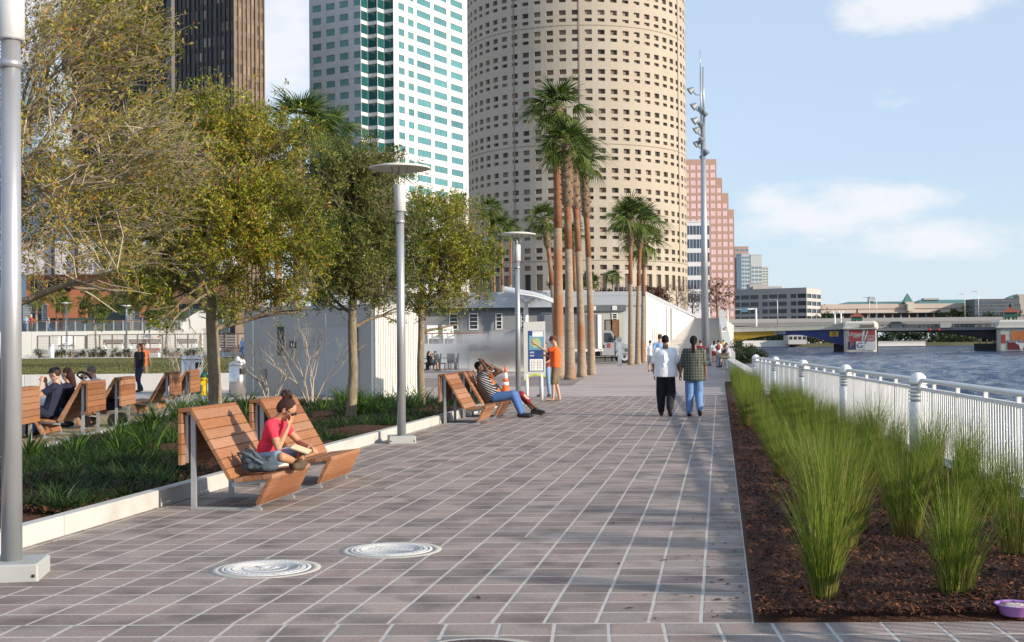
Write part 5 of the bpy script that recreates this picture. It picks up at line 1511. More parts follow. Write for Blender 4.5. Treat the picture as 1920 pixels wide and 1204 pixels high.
# five-storey office on the far bank: end wall colour lightened as the sunlit copy of the shaded long face
OY = 600.0; so = FPX/OY; Oc = Vector(((1513-960)/so,OY,0)); of = thing('office_block', 'five-storey grey office block with dark ribbon windows on the far bank', 'office building', Oc)
zO = lambda y: CAMH+(638.3-y)/so
dl_ = Vector((-1,.70,0)).normalized(); Wl = (on_ray(1372,Oc,dl_)-Oc).length; dr_ = Vector((.5,.86,0)).normalized(); Wr = (on_ray(1540,Oc,dr_)-Oc).length
pn = []; zs = sorted([(zO(554.5+14*k+4), zO(554.5+14*k-4)) for k in range(5)])
nL = 8; cw = Wl/nL; facade(of, dl_*Wl, -dl_, Wl, 0, zO(540.5), [(cw*(k+.06),cw*(k+.94)) if k%3 else (cw*(k+.35),cw*(k+.92)) for k in range(nL)], zs, .4, m_off, pn, 0, m_offg)
cw = Wr/3; facade(of, Vector((0,0,0)), dr_, Wr, 0, zO(540.5), [(cw*(k+.05),cw*(k+.95)) for k in range(3)], zs, .4, mat('office_end_sunlit',(.42,.41,.40),.8,.05,.3), pn, 0, m_offg)
put_panes(of, pn, lambda p: 0)
q = [dl_*Wl, Vector((0,0,0)), dr_*Wr, dr_*Wr+dl_*Wl]
b = MB(); b.prism([(v.x,v.y) for v in q], zO(540.5), zO(539)); b.build('roof', m_off, of)
b = MB(); c = dl_*Wl*.72+dr_*8; b.box((c.x,c.y,zO(533)),(9,8,zO(530)-zO(540))); b.build('penthouse', m_off, of)
b = MB(); c = dl_*Wl*.60+dr_*8; b.box((c.x,c.y,zO(537)),(14,6,zO(534)-zO(541))); b.build('penthouse', m_off, of)

# ------------------------------------------------------------------ far bank, convention hall
m_bank = mat('far_bank_earth',(.10,.10,.06),.95,.3,.05); m_road = mat('far_road',(.25,.25,.25),.9,.1,.1)
b = MB(); b.prism([(60,548),(700,548),(1400,2400),(-100,2400),(-100,650)], -4, .25, bottom=False); tagp(b.build('far_bank', m_bank, kind='structure'))
m_sal = mat('salmon_wall',(.50,.42,.37),.8,.05,.1); m_grf = mat('green_metal_roof',(.07,.19,.16),.5,.08,.2)
CY = 860.0; sc = FPX/CY; zC = lambda y, x=1700: CAMH+(643-(x-960)*.0087-y)/sc; XC_ = lambda px: (px-960)/sc
hall = thing('convention_hall', 'long salmon convention hall with green metal roofs behind the bridges', 'hall', (XC_(1541),CY,0)); ox = XC_(1541)
def hb(px0,px1,y0,y1,dy,dpt,name,m):
    b = MB(); b.box(((XC_(px0)+XC_(px1))/2-ox,dy+dpt/2,(zC(y0)+zC(y1))/2),(XC_(px1)-XC_(px0),dpt,abs(zC(y0)-zC(y1)))); return b.build(name,m,hall)
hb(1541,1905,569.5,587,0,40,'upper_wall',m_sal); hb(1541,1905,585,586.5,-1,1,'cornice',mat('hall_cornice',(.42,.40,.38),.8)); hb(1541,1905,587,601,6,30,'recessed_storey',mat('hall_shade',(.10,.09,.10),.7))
hb(1541,1905,577.6,578.6,-.6,.6,'string_course',mat('hall_course',(.36,.31,.28),.8))
for i in range(23): hb(1550+i*15.6,1552+i*15.6,587,600,2,1.2,'column',mat('hall_column',(.22,.30,.45),.6) if i%3==0 else m_sal)
hb(1541,1905,598,622,8,30,'ground_storey',mat('hall_base',(.30,.29,.28),.8))
b = MB(); x0,x1 = XC_(1578)-ox, XC_(1709)-ox; z0,z1 = zC(569.5),zC(564.2); b.add([(x0,0,z0),(x1,0,z0),(x1,12,z1),(x0+8,12,z1),(x0,24,z0),(x1,24,z0)],[(0,1,2,3),(3,2,5,4),(0,3,4),(1,5,2)]); b.build('roof', m_grf, hall)
b = MB(); x0,x1 = XC_(1723)-ox, XC_(1905)-ox; z0,z1 = zC(569.5),zC(561.5); b.add([(x0,0,z0),(x1,0,z0),(x1,14,z1),(x0+5,14,z1),(x0,28,z0),(x1,28,z0)],[(0,1,2,3),(3,2,5,4),(0,3,4),(1,5,2)]); b.build('roof', m_grf, hall)
b = MB(); cx = XC_(1703)-ox; r_ = XC_(1712)-XC_(1703); z0,z1 = zC(567.5),zC(549); b.add([(cx-r_,-2,z0),(cx+r_,-2,z0),(cx+r_,-2+2*r_,z0),(cx-r_,-2+2*r_,z0),(cx,-2+r_,z1)],[(0,1,4),(1,2,4),(2,3,4),(3,0,4),(3,2,1,0)]); b.build('pyramid_roof', m_grf, hall)
hb(1697,1713,566,572,-2,8,'turret',m_sal); hb(1638,1648,555,564,8,6,'roof_plant',mat('roof_plant',(.4,.42,.45),.7)); hb(1742,1771,558.5,562,10,6,'roof_plant',mat('roof_plant')if False else m_off)
hb(1699,1711,570,583,-4,3,'sign_gantry',mat('gantry_sign',(.50,.50,.42),.7))
block('hotel_block', 'dark glass hotel block with white roof lettering at the far right', 'hotel', 1828,1908,561.5,840,6,6.5,4,14,mat('dark_hotel_wall',(.10,.11,.12),.6),m_dblue,first=4,mul=.9,dep=.1)
t = thing('concrete_turret', 'stepped pale concrete tower cut by the right edge of the picture', 'tower', ((1908-960)/FPX*700,700,0)); s7 = FPX/700
for (a,b_,y0,y1) in ((2,30,552,556),(4,26,556,570),(6,20,570,585),(0,34,585,622)):
    m_ = MB(); z0 = CAMH+(635-y1)/s7; z1 = CAMH+(635-y0)/s7; m_.box(((a+b_)/2/s7,4,(z0+z1)/2),((b_-a)/s7,8,z1-z0)); m_.build('tier', mat('turret_concrete',(.38,.35,.32),.8), t)
# green hip roof house on the hotel
t = thing('green_hip_roof_pavilion', 'small pavilion with a pale green hipped roof at the far right skyline', 'pavilion', ((1901-960)/FPX*900,900,0)); s9 = FPX/900
b = MB(); w_ = 10/s9; z0 = CAMH+(635-559.5)/s9; z1 = CAMH+(635-553.5)/s9; b.add([(-w_,0,z0),(w_,0,z0),(w_,8,z0),(-w_,8,z0),(0,4,z1)],[(0,1,4),(1,2,4),(2,3,4),(3,0,4)]); b.build('roof', m_grf, t)
b = MB(); b.box((0,4,z0/2),(w_*1.8,7,z0)); b.build('wall', m_sal, t)

# far embankment wall, boat house under the arch
m_wwall = mat('white_river_wall',(.62,.62,.60),.7,.06,.3)
t = thing('embankment_wall','long white embankment wall low on the far shore seen under the arch','wall',(0,0,0))
for i in range(8):
    a = AT(1392+i*11,648.4,546); c = AT(1403+i*11,648.4,546); b = MB(); b.box(((a.x+c.x)/2,546,.35),(c.x-a.x-.05,1.2,2.7)); b.build('wall_panel', m_wwall, t)
t = thing('riverside_balustrade','white balustrade along the far shore between the two bridge piers','balustrade',(0,0,0))
bb = MB(); a = AT(1643,648,470); c = AT(1735,648,470)
for zz,h_ in ((-.5,.5),(.95,.15)):
    b = MB(); b.box(((a.x+c.x)/2,470,zz),(c.x-a.x,.8,h_)); b.build('rail' if zz > 0 else 'plinth', m_wwall, t)
nbal = 46
for i in range(nbal):
    b = MB() if i == 0 else b
    if i == 0: b.box((0,0,0),(.3,.3,1.15)); bm_ = b.mesh('baluster', m_wwall)
    link('baluster', bm_, t, (a.x+(c.x-a.x)*(i+.5)/nbal,470,.3))
block('boat_house', 'small grey and white river house seen through the left bridge arch', 'house', 1478,1512,628,540,2,9.5,6,4,mat('boat_house_wall',(.42,.42,.42),.7),m_offg,first=3,mul=.75,depth=10,dep=.2)
# low trees and dark planting on the far bank
def leafball(name, label, cat, c, r, n, m, seed, leaf=.5, group=None, trunk=None):
    """crown of many leaf-sized faces in an uneven volume"""
    t = thing(name, label, cat, (c[0],c[1],0), 0, group); rr = np.random.default_rng(seed)
    k = 9; sub = rr.normal(0,.42,(k,3)); sub /= np.maximum(1, np.linalg.norm(sub,axis=1)[:,None]); w = rr.uniform(.35,.6,k)
    j = rr.integers(0,k,n); v = rr.normal(0,1,(n,3)); v /= np.linalg.norm(v,axis=1)[:,None]; v *= (rr.random(n)**.45)[:,None]
    Pn = (sub[j]+v*w[j][:,None])*np.array(r)+np.array([0,0,c[2]])
    Pn[:,2] = np.maximum(Pn[:,2], .1)
    ld = rr.normal(0,1,(n,3)); ld /= np.linalg.norm(ld,axis=1)[:,None]; sd = np.cross(ld, rr.normal(0,1,(n,3))); sd /= np.linalg.norm(sd,axis=1)[:,None]
    L_ = rr.uniform(.6,1.3,n)[:,None]*leaf
    V = np.stack([Pn,Pn+ld*L_*.5+sd*L_*.22,Pn+ld*L_,Pn+ld*L_*.5-sd*L_*.22],1).reshape(-1,3); F = np.arange(n)[:,None]*4+np.arange(4)
    link('foliage', np_mesh('foliage',V,F,m,np.clip(rr.normal(.5,.25,n),0,1)), t, kind='stuff')
    b = MB(); tr = trunk or .2
    b.tube([(0,0,0),(0,0,c[2]*.6),(r[0]*.1,0,c[2])],[tr,tr*.8,tr*.4],7)
    for q in range(5):
        a = q*1.26; b.tube([(0,0,c[2]*.5),(r[0]*.5*cos(a),r[1]*.5*sin(a),c[2]+r[2]*.3)],[tr*.4,tr*.12],4,caps=False)
    b.build('trunk', m_bark, t); return t
for i,(px,py,Y,w,h) in enumerate(((1762,592,700,7,7),(1775,592,690,6,6),(1787,588,700,9,9),(1799,592,690,6,6),(1809,586,700,8,10))):
    s_ = FPX/Y; x = (px-960)/s_; z = CAMH+(636-py)/s_; leafball('far_tree','dark tree on the far bank, number'.replace(', number','')+(' in the clump left of the right bridge pier'),'tree',(x,Y,z),(w/s_*1.3,w/s_,h/s_),260,m_dark_leaf,200+i,1.3,'trees on the far bank',.4)
for i,px in enumerate((1838,1850,1862,1874,1886,1900,1916)):
    Y = 480; s_ = FPX/Y; leafball('far_shrub_tree','low dark bushy tree beyond the bridge, behind the right-hand bridge house','tree',((px-960)/s_,Y,CAMH+(635-597)/s_),(2.6,2,2.6),260,m_dark_leaf,230+i,.8,'dark bushy trees beyond the bridge',.3)
for i,px in enumerate((1545,1556,1566,1525)):
    Y = 560; s_ = FPX/Y; leafball('far_shrub_tree','dark tree between the grey office and the left bridge house','tree',((px-960)/s_,Y,CAMH+(637-(600))/s_),(3,2,4.5),260,m_dark_leaf,250+i,.9,'dark trees beside the grey office',.3)
for i,px in enumerate((1395,1410,1425,1440,1455,1468,1520,1533,1546,1558)):
    Y = 552; s_ = FPX/Y; leafball('far_shrub_tree','dark shrubbery on the far bank under the painted arch','shrub',((px-960)/s_,Y,2.6),(3.4,2,2.6),220,m_dark_leaf,270+i,.9,'shrubbery under the arch',.25)
for i,px in enumerate((1745,1757,1768,1779,1790,1801,1813,1824)):
    Y = 556; s_ = FPX/Y; leafball('far_shrub_tree','dark shrubbery on the far bank under the lifting span','shrub',((px-960)/s_,Y,1.6),(3.4,2,1.7),180,m_dark_leaf,290+i,.9,'shrubbery under the lifting span',.25)
def wood():
    r = np.random.default_rng(55); n = 26000
    x = r.uniform(58, 420, n); hgt = 4.2+1.6*np.sin(x*.11)+1.2*np.sin(x*.37+1)+.8*np.sin(x*.9)
    y = 566+r.random(n)*16; z = .2+hgt*np.sqrt(r.random(n)); P = np.stack([x,y,z],-1)
    ld = r.normal(0,1,(n,3)); ld /= np.linalg.norm(ld,axis=1)[:,None]; sd = np.cross(ld, r.normal(0,1,(n,3))); sd /= np.linalg.norm(sd,axis=1)[:,None]; L_ = r.uniform(.8,1.8,n)[:,None]
    V = np.stack([P,P+ld*L_*.5+sd*L_*.25,P+ld*L_,P+ld*L_*.5-sd*L_*.25],1).reshape(-1,3)
    tagp(link('far_wood', np_mesh('far_wood',V,np.arange(n)[:,None]*4+np.arange(4),m_dark_leaf,np.clip(r.normal(.45,.25,n),0,1)), kind='stuff'))
wood()
# rear road bridge
m_rb = mat('rear_bridge_concrete',(.30,.30,.30),.85,.06,.2)
t = thing('rear_road_bridge','plain grey road bridge running behind the painted one','bridge',(60,420,0)); s4 = FPX/420
for (y0,y1,name,dp) in ((596,603,'parapet',1),(603,609,'deck_edge',14)):
    b = MB(); z0 = CAMH+(637-y1)/s4; z1 = CAMH+(637-y0)/s4; b.box((75,dp/2,(z0+z1)/2),(230,dp,z1-z0)); b.build(name, m_rb if name=='parapet' else mat('deck_shade',(.2,.2,.2),.9), t)
for px in (1600,1900):
    b = MB(); b.box((0,7,2),(2.4,10,10)); b.build('pier', m_rb, t, ((px-960)/FPX*427-60,0,0))

# ------------------------------------------------------------------ painted bascule bridge
B0 = Vector((50.3,290,0)); BDIR = Vector((.955,-.296,0)).normalized(); BANG = math.atan2(BDIR.y,BDIR.x)
br = thing('bascule_bridge','low concrete bascule bridge with a yellow and blue painted arch and graffiti-covered piers','bridge',B0,BANG)
def bu(px): return (on_ray(px, B0, BDIR)-B0).dot(BDIR)
def bz(px, py): 
    P = on_ray(px, B0, BDIR); return CAMH+(643-(px-960)*.0087-py)*P.y/FPX
m_bc = mat('bridge_concrete',(.46,.47,.42),.85,.08,.4,dirt=((.25,.24,.2),.8,.5,.7,.4)); m_by = mat('mustard_paint',(.34,.23,.03),.7,.12,.8); m_bb = mat('blue_paint',(.03,.055,.19),.7,.2,.8)
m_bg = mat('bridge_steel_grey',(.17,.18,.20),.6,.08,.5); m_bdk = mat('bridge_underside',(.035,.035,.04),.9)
WB = 14.0
n = 24
def arch_y(px):   # underside of the left span
    pts = [(1370,641),(1400,636),(1425,631.5),(1450,628.5),(1480,627.3),(1505,629),(1530,633.5),(1555,640.5),(1570,645.5),(1583,650.5)]
    for (a,ya),(b_,yb) in zip(pts,pts[1:]):
        if a <= px <= b_: return ya+(yb-ya)*(px-a)/(b_-a)
    return pts[0][1] if px < 1370 else pts[-1][1]
deck = lambda px: 622.8-(px-1376)*.026
for (pa,pb,m,name) in ((1352,1455,m_by,'arch_face_yellow'),(1455,1583,m_bb,'arch_face_blue')):
    b = MB(); k = 14
    for i in range(k):
        x0 = pa+(pb-pa)*i/k; x1 = pa+(pb-pa)*(i+1)/k
        P = [(bu(x0),0,bz(x0,arch_y(x0))),(bu(x1),0,bz(x1,arch_y(x1))),(bu(x1),0,bz(x1,deck(x1))),(bu(x0),0,bz(x0,deck(x0)))]
        Q = [(p[0],WB,p[2]) for p in P]
        b.add(P+Q,[(0,1,2,3),(1,0,4,5),(7,6,5,4)])
    b.build('arch_girder', m, br)
b = MB()
ba = lambda px: 613.4-(px-1376)*.0335
x0,x1 = 1352,1643
P = [(bu(x),y,bz(x,yy)) for x,yy in ((x0,deck(x0)),(x1,deck(x1)),(x1,deck(x1)-2.0),(x0,deck(x0)-2.0)) for y in (-.5,WB+.5)]
b.add(P,[(0,2,4,6),(1,7,5,3),(0,1,3,2),(6,4,5,7)]); b.build('deck_slab', m_bc, br)
for (t0,t1,name) in ((ba,lambda x: ba(x)+1.6,'balustrade_rail'),(lambda x: deck(x)-3.4,lambda x: deck(x)-2.0,'balustrade_plinth')):
    b = MB(); P = [(bu(x),y,bz(x,f(x))) for x,f in ((x0,t1),(x1,t1),(x1,t0),(x0,t0)) for y in (-.3,.15)]
    b.add(P,[(0,2,4,6),(1,7,5,3),(0,1,3,2),(6,4,5,7)]); b.build(name, m_bc, br)
b = MB(); b.box((0,0,0),(.26,.28,.55)); balm = b.mesh('baluster', m_bc)
nb = 110
for i in range(nb):
    px = 1377+(1582-1377)*i/nb; zz = (bz(px,ba(px)+1.6)+bz(px,deck(px)-3.4))/2
    link('baluster', balm, br, (bu(px),-.08,zz)).scale = (1,1,(bz(px,ba(px)+1.6)-bz(px,deck(px)-3.4))/.55)
b = MB()
def pier(pa,pb,yt,yb,name):
    b = MB(); u0,u1 = bu(pa),bu(pb); b.bevbox(((u0+u1)/2,WB/2-1,(bz(pa,yt)+bz(pa,yb))/2-.6),(u1-u0,WB+5,bz(pa,yt)-bz(pa,yb)+1.6),.6); p = b.build(name, m_bc, br)
    b = MB(); z = bz(pa,yt); b.bevbox(((u0+u1)/2,WB/2-1,z+.15),(u1-u0+.7,WB+5.7,.5),.25); b.build('cornice', m_bc, p)
    b = MB(); b.bevbox(((u0+u1)/2,WB/2-1,z+1.0),(u1-u0+.2,WB+5.2,1.3),.4); b.build('parapet', mat('pale_parapet',(.56,.57,.52),.8,.06,.5), p)
    return p, u0, u1
p1,u0,u1 = pier(1583,1643,617,660,'pier'); p2,v0,v1 = pier(1868,1990,615,660,'pier')
yf = -3.5-.03
def paint(parent, ua, ub, ya, yb, px, m, dep=0, name='painted_panel'):
    b = MB(); b.box(((ua+ub)/2,yf-.02-dep,(bz(px,ya)+bz(px,yb))/2),(ub-ua,.03,abs(bz(px,ya)-bz(px,yb)))); return b.build(name, m, parent)
f1 = lambda t_: u0+(u1-u0)*t_
m_gr = mat('graffiti_red',(.30,.055,.06),.7,.15,.8); m_gn = mat('graffiti_navy',(.035,.05,.12),.7,.2,.8); m_gw = mat('graffiti_white',(.55,.58,.60),.7,.08,.8); m_go = mat('graffiti_orange',(.45,.16,.05),.7,.25,.6); m_gm = mat('graffiti_maroon',(.15,.02,.03),.7,.15,.8)
g1 = paint(br,f1(.17),f1(.58),618.8,640,1612,m_gr); paint(br,f1(.66),f1(.98),618.8,640,1640,m_gr); paint(br,f1(.13),f1(.37),640.5,655,1600,m_gn); paint(br,f1(.38),f1(.62),640.5,655,1612,m_gw); paint(br,f1(.64),f1(.99),640.5,656,1640,m_gw)
def txt(body,size,m,u,y,px,dep=.06,rot=0,fit=None):
    o = lettering(body,size,m,br,(u,yf-dep,bz(px,y)),(PI/2,0,0),.02,fit,'painted_lettering'); return o
txt('Umass',1.15,m_gw,f1(.37),627,1605); txt('CREW',.6,m_gw,f1(.40),632,1605); txt('/',3.0,m_gw,f1(.60),629.5,1612); txt('/',3.0,m_gw,f1(.70),629.5,1612)
txt('NOVICE',.72,m_gw,f1(.82),630.5,1630,fit=3.0); txt('2002',.9,m_gw,f1(.86),636.5,1630,fit=2.0)
txt('P',1.6,m_go,f1(.25),647.5,1595); txt('G',1.7,m_gn,f1(.50),648,1612,fit=1.2); txt('M',.5,m_gn,f1(.68),643,1635)
p = paint(br,f1(.5),f1(.95),609,614.5,1625,mat('bronze_plaque',(.18,.16,.14),.6),dep=.35,name='plaque')
g1 = lambda t_: v0+(bu(1935)-v0)*t_
paint(br,g1(.09),g1(.22),627.5,643.5,1875,m_gr); paint(br,g1(.38),g1(1.3),620.5,637.5,1900,m_go); paint(br,g1(.27),g1(1.3),638,655.5,1900,m_gm)
txt('WARRIOR MARCH',.75,m_gw,g1(.68),640.5,1900,fit=5.6); 
b = MB(); cx = g1(.66); zc = bz(1900,649)
b.add([(cx-.7,yf-.06,zc+.7),(cx+.7,yf-.06,zc+.7),(cx+.45,yf-.06,zc-.1),(cx+.2,yf-.06,zc-.75),(cx-.2,yf-.06,zc-.75),(cx-.45,yf-.06,zc-.1)],[(0,1,2,3,4,5)])
b.add([(cx-1.0,yf-.06,zc+1.0),(cx-.6,yf-.06,zc+.75),(cx-.75,yf-.06,zc+.35),(cx-1.15,yf-.06,zc+.55)],[(0,1,2,3)]); b.add([(cx+1.0,yf-.06,zc+1.0),(cx+.6,yf-.06,zc+.75),(cx+.75,yf-.06,zc+.35),(cx+1.15,yf-.06,zc+.55)],[(0,1,2,3)])
b.build('painted_emblem', m_gw, br)
o = lettering('2008',1.15,m_gw,br,(bu(1462),-.05,bz(1462,623.6)),(PI/2,0,0),.02,2.4,'painted_lettering')
b = MB(); c = bu(1563.5); w = (bu(1572)-bu(1555))/2; z0 = bz(1563,631); z1 = bz(1563,621); b.box((c,-.04,(z0+z1)/2),(2*w,.05,z1-z0)); b.build('painted_panel', mat('emblem_yellow',(.55,.36,.04),.7,.1,1), br)
o = lettering('X',1.35,m_bdk,br,(c,-.09,(z0+z1)/2),(PI/2,0,0),.02,None,'painted_lettering')
# steel lifting span
rt = lambda x: 608.6-(x-1643)*.010
def strip(fa,fb,xa,xb,ya,yb,name,m,k=1):
    b = MB()
    for i in range(k):
        x0 = xa+(xb-xa)*i/k; x1 = xa+(xb-xa)*(i+1)/k
        P = [(bu(x),y,bz(x,f(x))) for x,f in ((x0,fb),(x1,fb),(x1,fa),(x0,fa)) for y in (ya,yb)]
        b.add(P,[(0,2,4,6),(1,7,5,3),(0,1,3,2),(6,4,5,7)]+([(0,6,7,1)] if i == 0 else [])+([(2,3,5,4)] if i == k-1 else []))
    return b.build(name, m, br)
strip(lambda x: rt(x)+6.5, lambda x: rt(x)+12.0, 1643,1868,0,WB,'deck_girder',m_bg)
strip(lambda x: rt(x), lambda x: rt(x)+.9, 1643,1868,-.1,.1,'hand_rail',m_bg)
strip(lambda x: rt(x)+3.3, lambda x: rt(x)+3.8, 1643,1868,-.05,.05,'hand_rail',m_bg)
und = lambda x: (622.5 if x < 1700 else (622.5+(x-1740)*.02 if x < 1740 else 622.5+((x-1740)/128)**1.7*16))
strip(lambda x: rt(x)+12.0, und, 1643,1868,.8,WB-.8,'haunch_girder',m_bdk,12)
for i in range(28):
    px = 1648+i*8.0; b = MB() 
    if i == 0: b.box((0,0,0),(.12,.12,1)); rpm = b.mesh('rail_post', m_bg)
    q = link('rail_post', rpm, br, (bu(px),0,(bz(px,rt(px))+bz(px,rt(px)+6.5))/2)); q.scale = (1,1,bz(px,rt(px))-bz(px,rt(px)+6.5))
b = MB(); c0_,c1_ = bu(1763),bu(1784); b.box(((c0_+c1_)/2,-.3,(bz(1773,604)+bz(1773,614.5))/2),(c1_-c0_,.2,bz(1773,604)-bz(1773,614.5))); b.build('sign_board', m_bc, br)
for px in (1743,1760): 
    b = MB(); b.ell((bu(px),-.5,bz(px,618.3)),(.3,.3,.3)); b.build('signal_lamp', mat('red_signal',(.5,.02,.02),.4), br)
for (pa,pb) in ((1562,1583),(1831,1868)):
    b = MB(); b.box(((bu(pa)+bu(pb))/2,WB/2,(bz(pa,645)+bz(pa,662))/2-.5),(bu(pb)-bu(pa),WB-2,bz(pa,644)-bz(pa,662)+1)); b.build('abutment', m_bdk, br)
# bridge houses
m_tile = mat('red_roof_tile',(.25,.075,.05),.7,.15,2)
def house(px0,px1,yr0,yr1,yb,label,yo):
    c = bu((px0+px1)/2); w = (bu(px1)-bu(px0))/2; P = B0+BDIR*c+Vector((-BDIR.y,BDIR.x,0))*yo
    t = thing('bridge_house',label,'bridge house',(P.x,P.y,0),BANG); px = (px0+px1)/2
    zb,z1,z2 = bz(px,yb),bz(px,yr1),bz(px,yr0)
    b = MB(); b.add([(-w,-w,z1),(w,-w,z1),(w,w,z1),(-w,w,z1),(-w*.22,-w*.22,z2),(w*.22,-w*.22,z2),(w*.22,w*.22,z2),(-w*.22,w*.22,z2)],[(3,2,1,0),(0,1,5,4),(1,2,6,5),(2,3,7,6),(3,0,4,7),(4,5,6,7)]); r = b.build('roof',m_tile,t)
    b = MB(); b.lathe([(w*.1,z2),(w*.1,z2+.5),(w*.16,z2+.55),(.01,z2+.9)],8); b.build('finial', m_bdk, r)
    for sx in (-1,1):
        for sy in (-1,1):
            b = MB(); b.box((sx*w*.74,sy*w*.74,(zb+z1)/2),(w*.13,w*.13,z1-zb)); b.build('corner_post', mat('cream_paint',(.6,.58,.45),.7), t)
    b = MB(); b.box((0,0,(zb+z1)/2),(w*1.36,w*1.36,(z1-zb))); b.build('glazed_wall', mat('bridge_house_glass',(.10,.14,.13),.3,.2,1), t)
    zz = z1-(z1-zb)*.12; b = MB(); b.add([(-w*.75,-w*.8,zz),(w*.75,-w*.8,zz),(w*.8,-w*1.05,zz-(z1-zb)*.38),(-w*.8,-w*1.05,zz-(z1-zb)*.38)],[(0,1,2,3)]); b.add([(-w*.75,-w*.78,zz-.05),(w*.75,-w*.78,zz-.05),(w*.8,-w*1.03,zz-.05-(z1-zb)*.38),(-w*.8,-w*1.03,zz-.05-(z1-zb)*.38)],[(3,2,1,0)]); b.build('awning', mat('dark_green_awning',(.02,.10,.08),.7), t)
    for k in (-.45,0,.45): 
        b = MB(); b.box((k*w,-w*.70,zb+(z1-zb)*.28),(w*.22,.08,(z1-zb)*.5)); b.build('window_frame', mat('cream_paint'), t)
    b = MB(); b.box((0,0,zb-.4),(w*1.9,w*1.9,.8)); b.build('plinth', m_bc, t)
house(1593,1621,586,594,607,'small red-roofed bridge house on the left pier',1.0)
house(1877,1911,577,586,604,'larger red-roofed bridge house on the right pier',-1.2)
# lamp columns and gantry on the bridge
for (px,yt,lab) in ((1565.5,582,'left of two white globe lamp columns on the bridge'),(1577,581,'right of two white globe lamp columns on the bridge')):
    P = B0+BDIR*bu(px); t = thing('lamp_column',lab,'street lamp',(P.x,P.y,0),0,'white lamp columns on the bridge')
    zb,z1 = bz(px,608),bz(px,yt); b = MB(); b.tube([(0,0,zb),(0,0,zb+.5),(0,0,z1-.6)],[.28,.20,.15],8); b.build('column', m_white, t)
    for dx in (-.4,.4): 
        b = MB(); b.ell((dx,0,z1-.5),(.22,.22,.28),None,8,6); b.build('globe', m_white, t)
    b = MB(); b.tube([(-.4,0,z1-.75),(.4,0,z1-.75)],.06,6); b.build('arm', m_white, t)
P = B0+BDIR*bu(1421)+Vector((0,2,0)); t = thing('traffic_gantry','white traffic gantry standing on the left end of the bridge','gantry',(P.x,P.y,0),BANG)
zt_ = bz(1421,578); b = MB(); b.tube([(0,0,4),(0,0,zt_)],.22,8); b.build('post', m_white, t)
b = MB(); b.tube([(0,0,zt_-.1),(-6.5,0,zt_-.2)],.12,6); b.build('beam', m_white, t)
b = MB(); b.box((-2.6,-.2,zt_-.3),(1.5,.1,.9)); b.build('sign_plate', mat('traffic_blue',(.15,.30,.45),.5), t)
b = MB(); b.tube([(-6.4,0,4),(-6.4,0,zt_-.1)],.15,8); b.build('post', m_white, t)
# sedan on the bridge
P = B0+BDIR*bu(1682)+Vector((-BDIR.y,BDIR.x,0))*3.5; zc = bz(1682,rt(1682)+6.4)
t = thing('parked_car','dark grey saloon car crossing the lifting span','car',(P.x,P.y,zc),BANG)
t.name = 'saloon_car'
prof = [(-2.2,.35),(-2.25,.75),(-1.75,.95),(-1.1,1.38),(.45,1.42),(1.25,.98),(2.15,.82),(2.25,.4)]
b = MB(); b.extrude(prof,-.85,.85); b.build('body', mat('dark_car_paint',(.04,.06,.07),.3), t)
b = MB(); b.extrude([(-1.3,1.0),(-1.0,1.32),(.42,1.36),(1.0,1.0)],-.87,.87); b.build('window', m_offg, t)
for x in (-1.4,1.45):
    for y in (-.8,.8): 
        b = MB(); b.tube([(x,y-.1,.33),(x,y+.1,.33)],.33,12); b.build('wheel', mat('tyre',(.02,.02,.02),.8), t)
# far street-light poles on the rear bridge
for (px,yt,Y) in ((1630.5,558,430),(1644,560,430),(1809.5,553,430),(1835,548,430),(1458,560,330)):
    s_ = FPX/Y; x = (px-960)/s_; z1 = CAMH+(637-yt)/s_; t = thing('road_lamp','thin distant road lamp standing above the bridge','street lamp',(x,Y,0),0,'thin road lamps beyond the bridge')
    b = MB(); b.tube([(0,0,4),(0,0,z1-.3),(-.4,0,z1),(-1.6,0,z1+.1)],[.13,.09,.08,.07],6); b.build('pole', m_galv, t)
    b = MB(); b.box((-1.9,0,z1+.1),(.7,.25,.12)); b.build('luminaire', m_galv, t)
# ------------------------------------------------------------------ broad stairs and the wedge building
m_step = mat('stair_concrete',(.50,.48,.46),.85,.06,.5,.1,20)
st = tagp(MB().build('stairs', m_step, kind='structure'))
NST = 31; Y0, Y1 = 112.2, 205.0
def wx(Y): return 11.0+(Y-105)*.183       # river face of the wedge wall
sb = MB()
for i in range(NST):
    ya = Y0+(Y1-Y0)*i/NST; yb = Y0+(Y1-Y0)*(i+1)/NST; z = 5.25*(i+1)/NST
    b = MB(); xa, xb = wx(ya)-.0, bedx(ya)+.1+(ya-112)*.01; xc, xd = wx(yb), bedx(yb)+.1+(yb-112)*.01
    b.prism([(xa+.02,ya),(xb,ya),(xd,yb+.3),(xc+.02,yb+.3)], z-.45, z); b.build('step', m_step, st)
b = MB(); b.prism([(wx(205),205.4),(34,205.4),(50.2,290),(52,300),(30,300),(wx(205),230)],0,5.22); st.data = b.mesh('stairs', m_step)
m_wedge = mat('white_rendered_wall',(.68,.67,.63),.7,.04,.5,.05,20); m_wsh = mat('shaded_white',(.38,.41,.45),.6,.04,.4)  # second tone is the white with shade put into its colour
wb = thing('wedge_building','long white building whose blank river wall runs beside the broad stairs','building',(11.0,105,0))
ZW = 5.42
pn = []; dW = Vector((.183,1,0)).normalized(); WW = 105.5
m_slit = mat('brown_louvre',(.10,.06,.05),.6)
def u_w(px): return (on_ray(px, Vector((11,105,0)), dW)-Vector((11,105,0))).length
us = [(u_w(1222+i*3.6), u_w(1223.9+i*3.6)) for i in range(6)]
facade(wb, Vector((0,0,0)), dW, WW, 0, ZW, us, [(.95,2.55)], .25, m_wedge, pn, 0, m_slit)
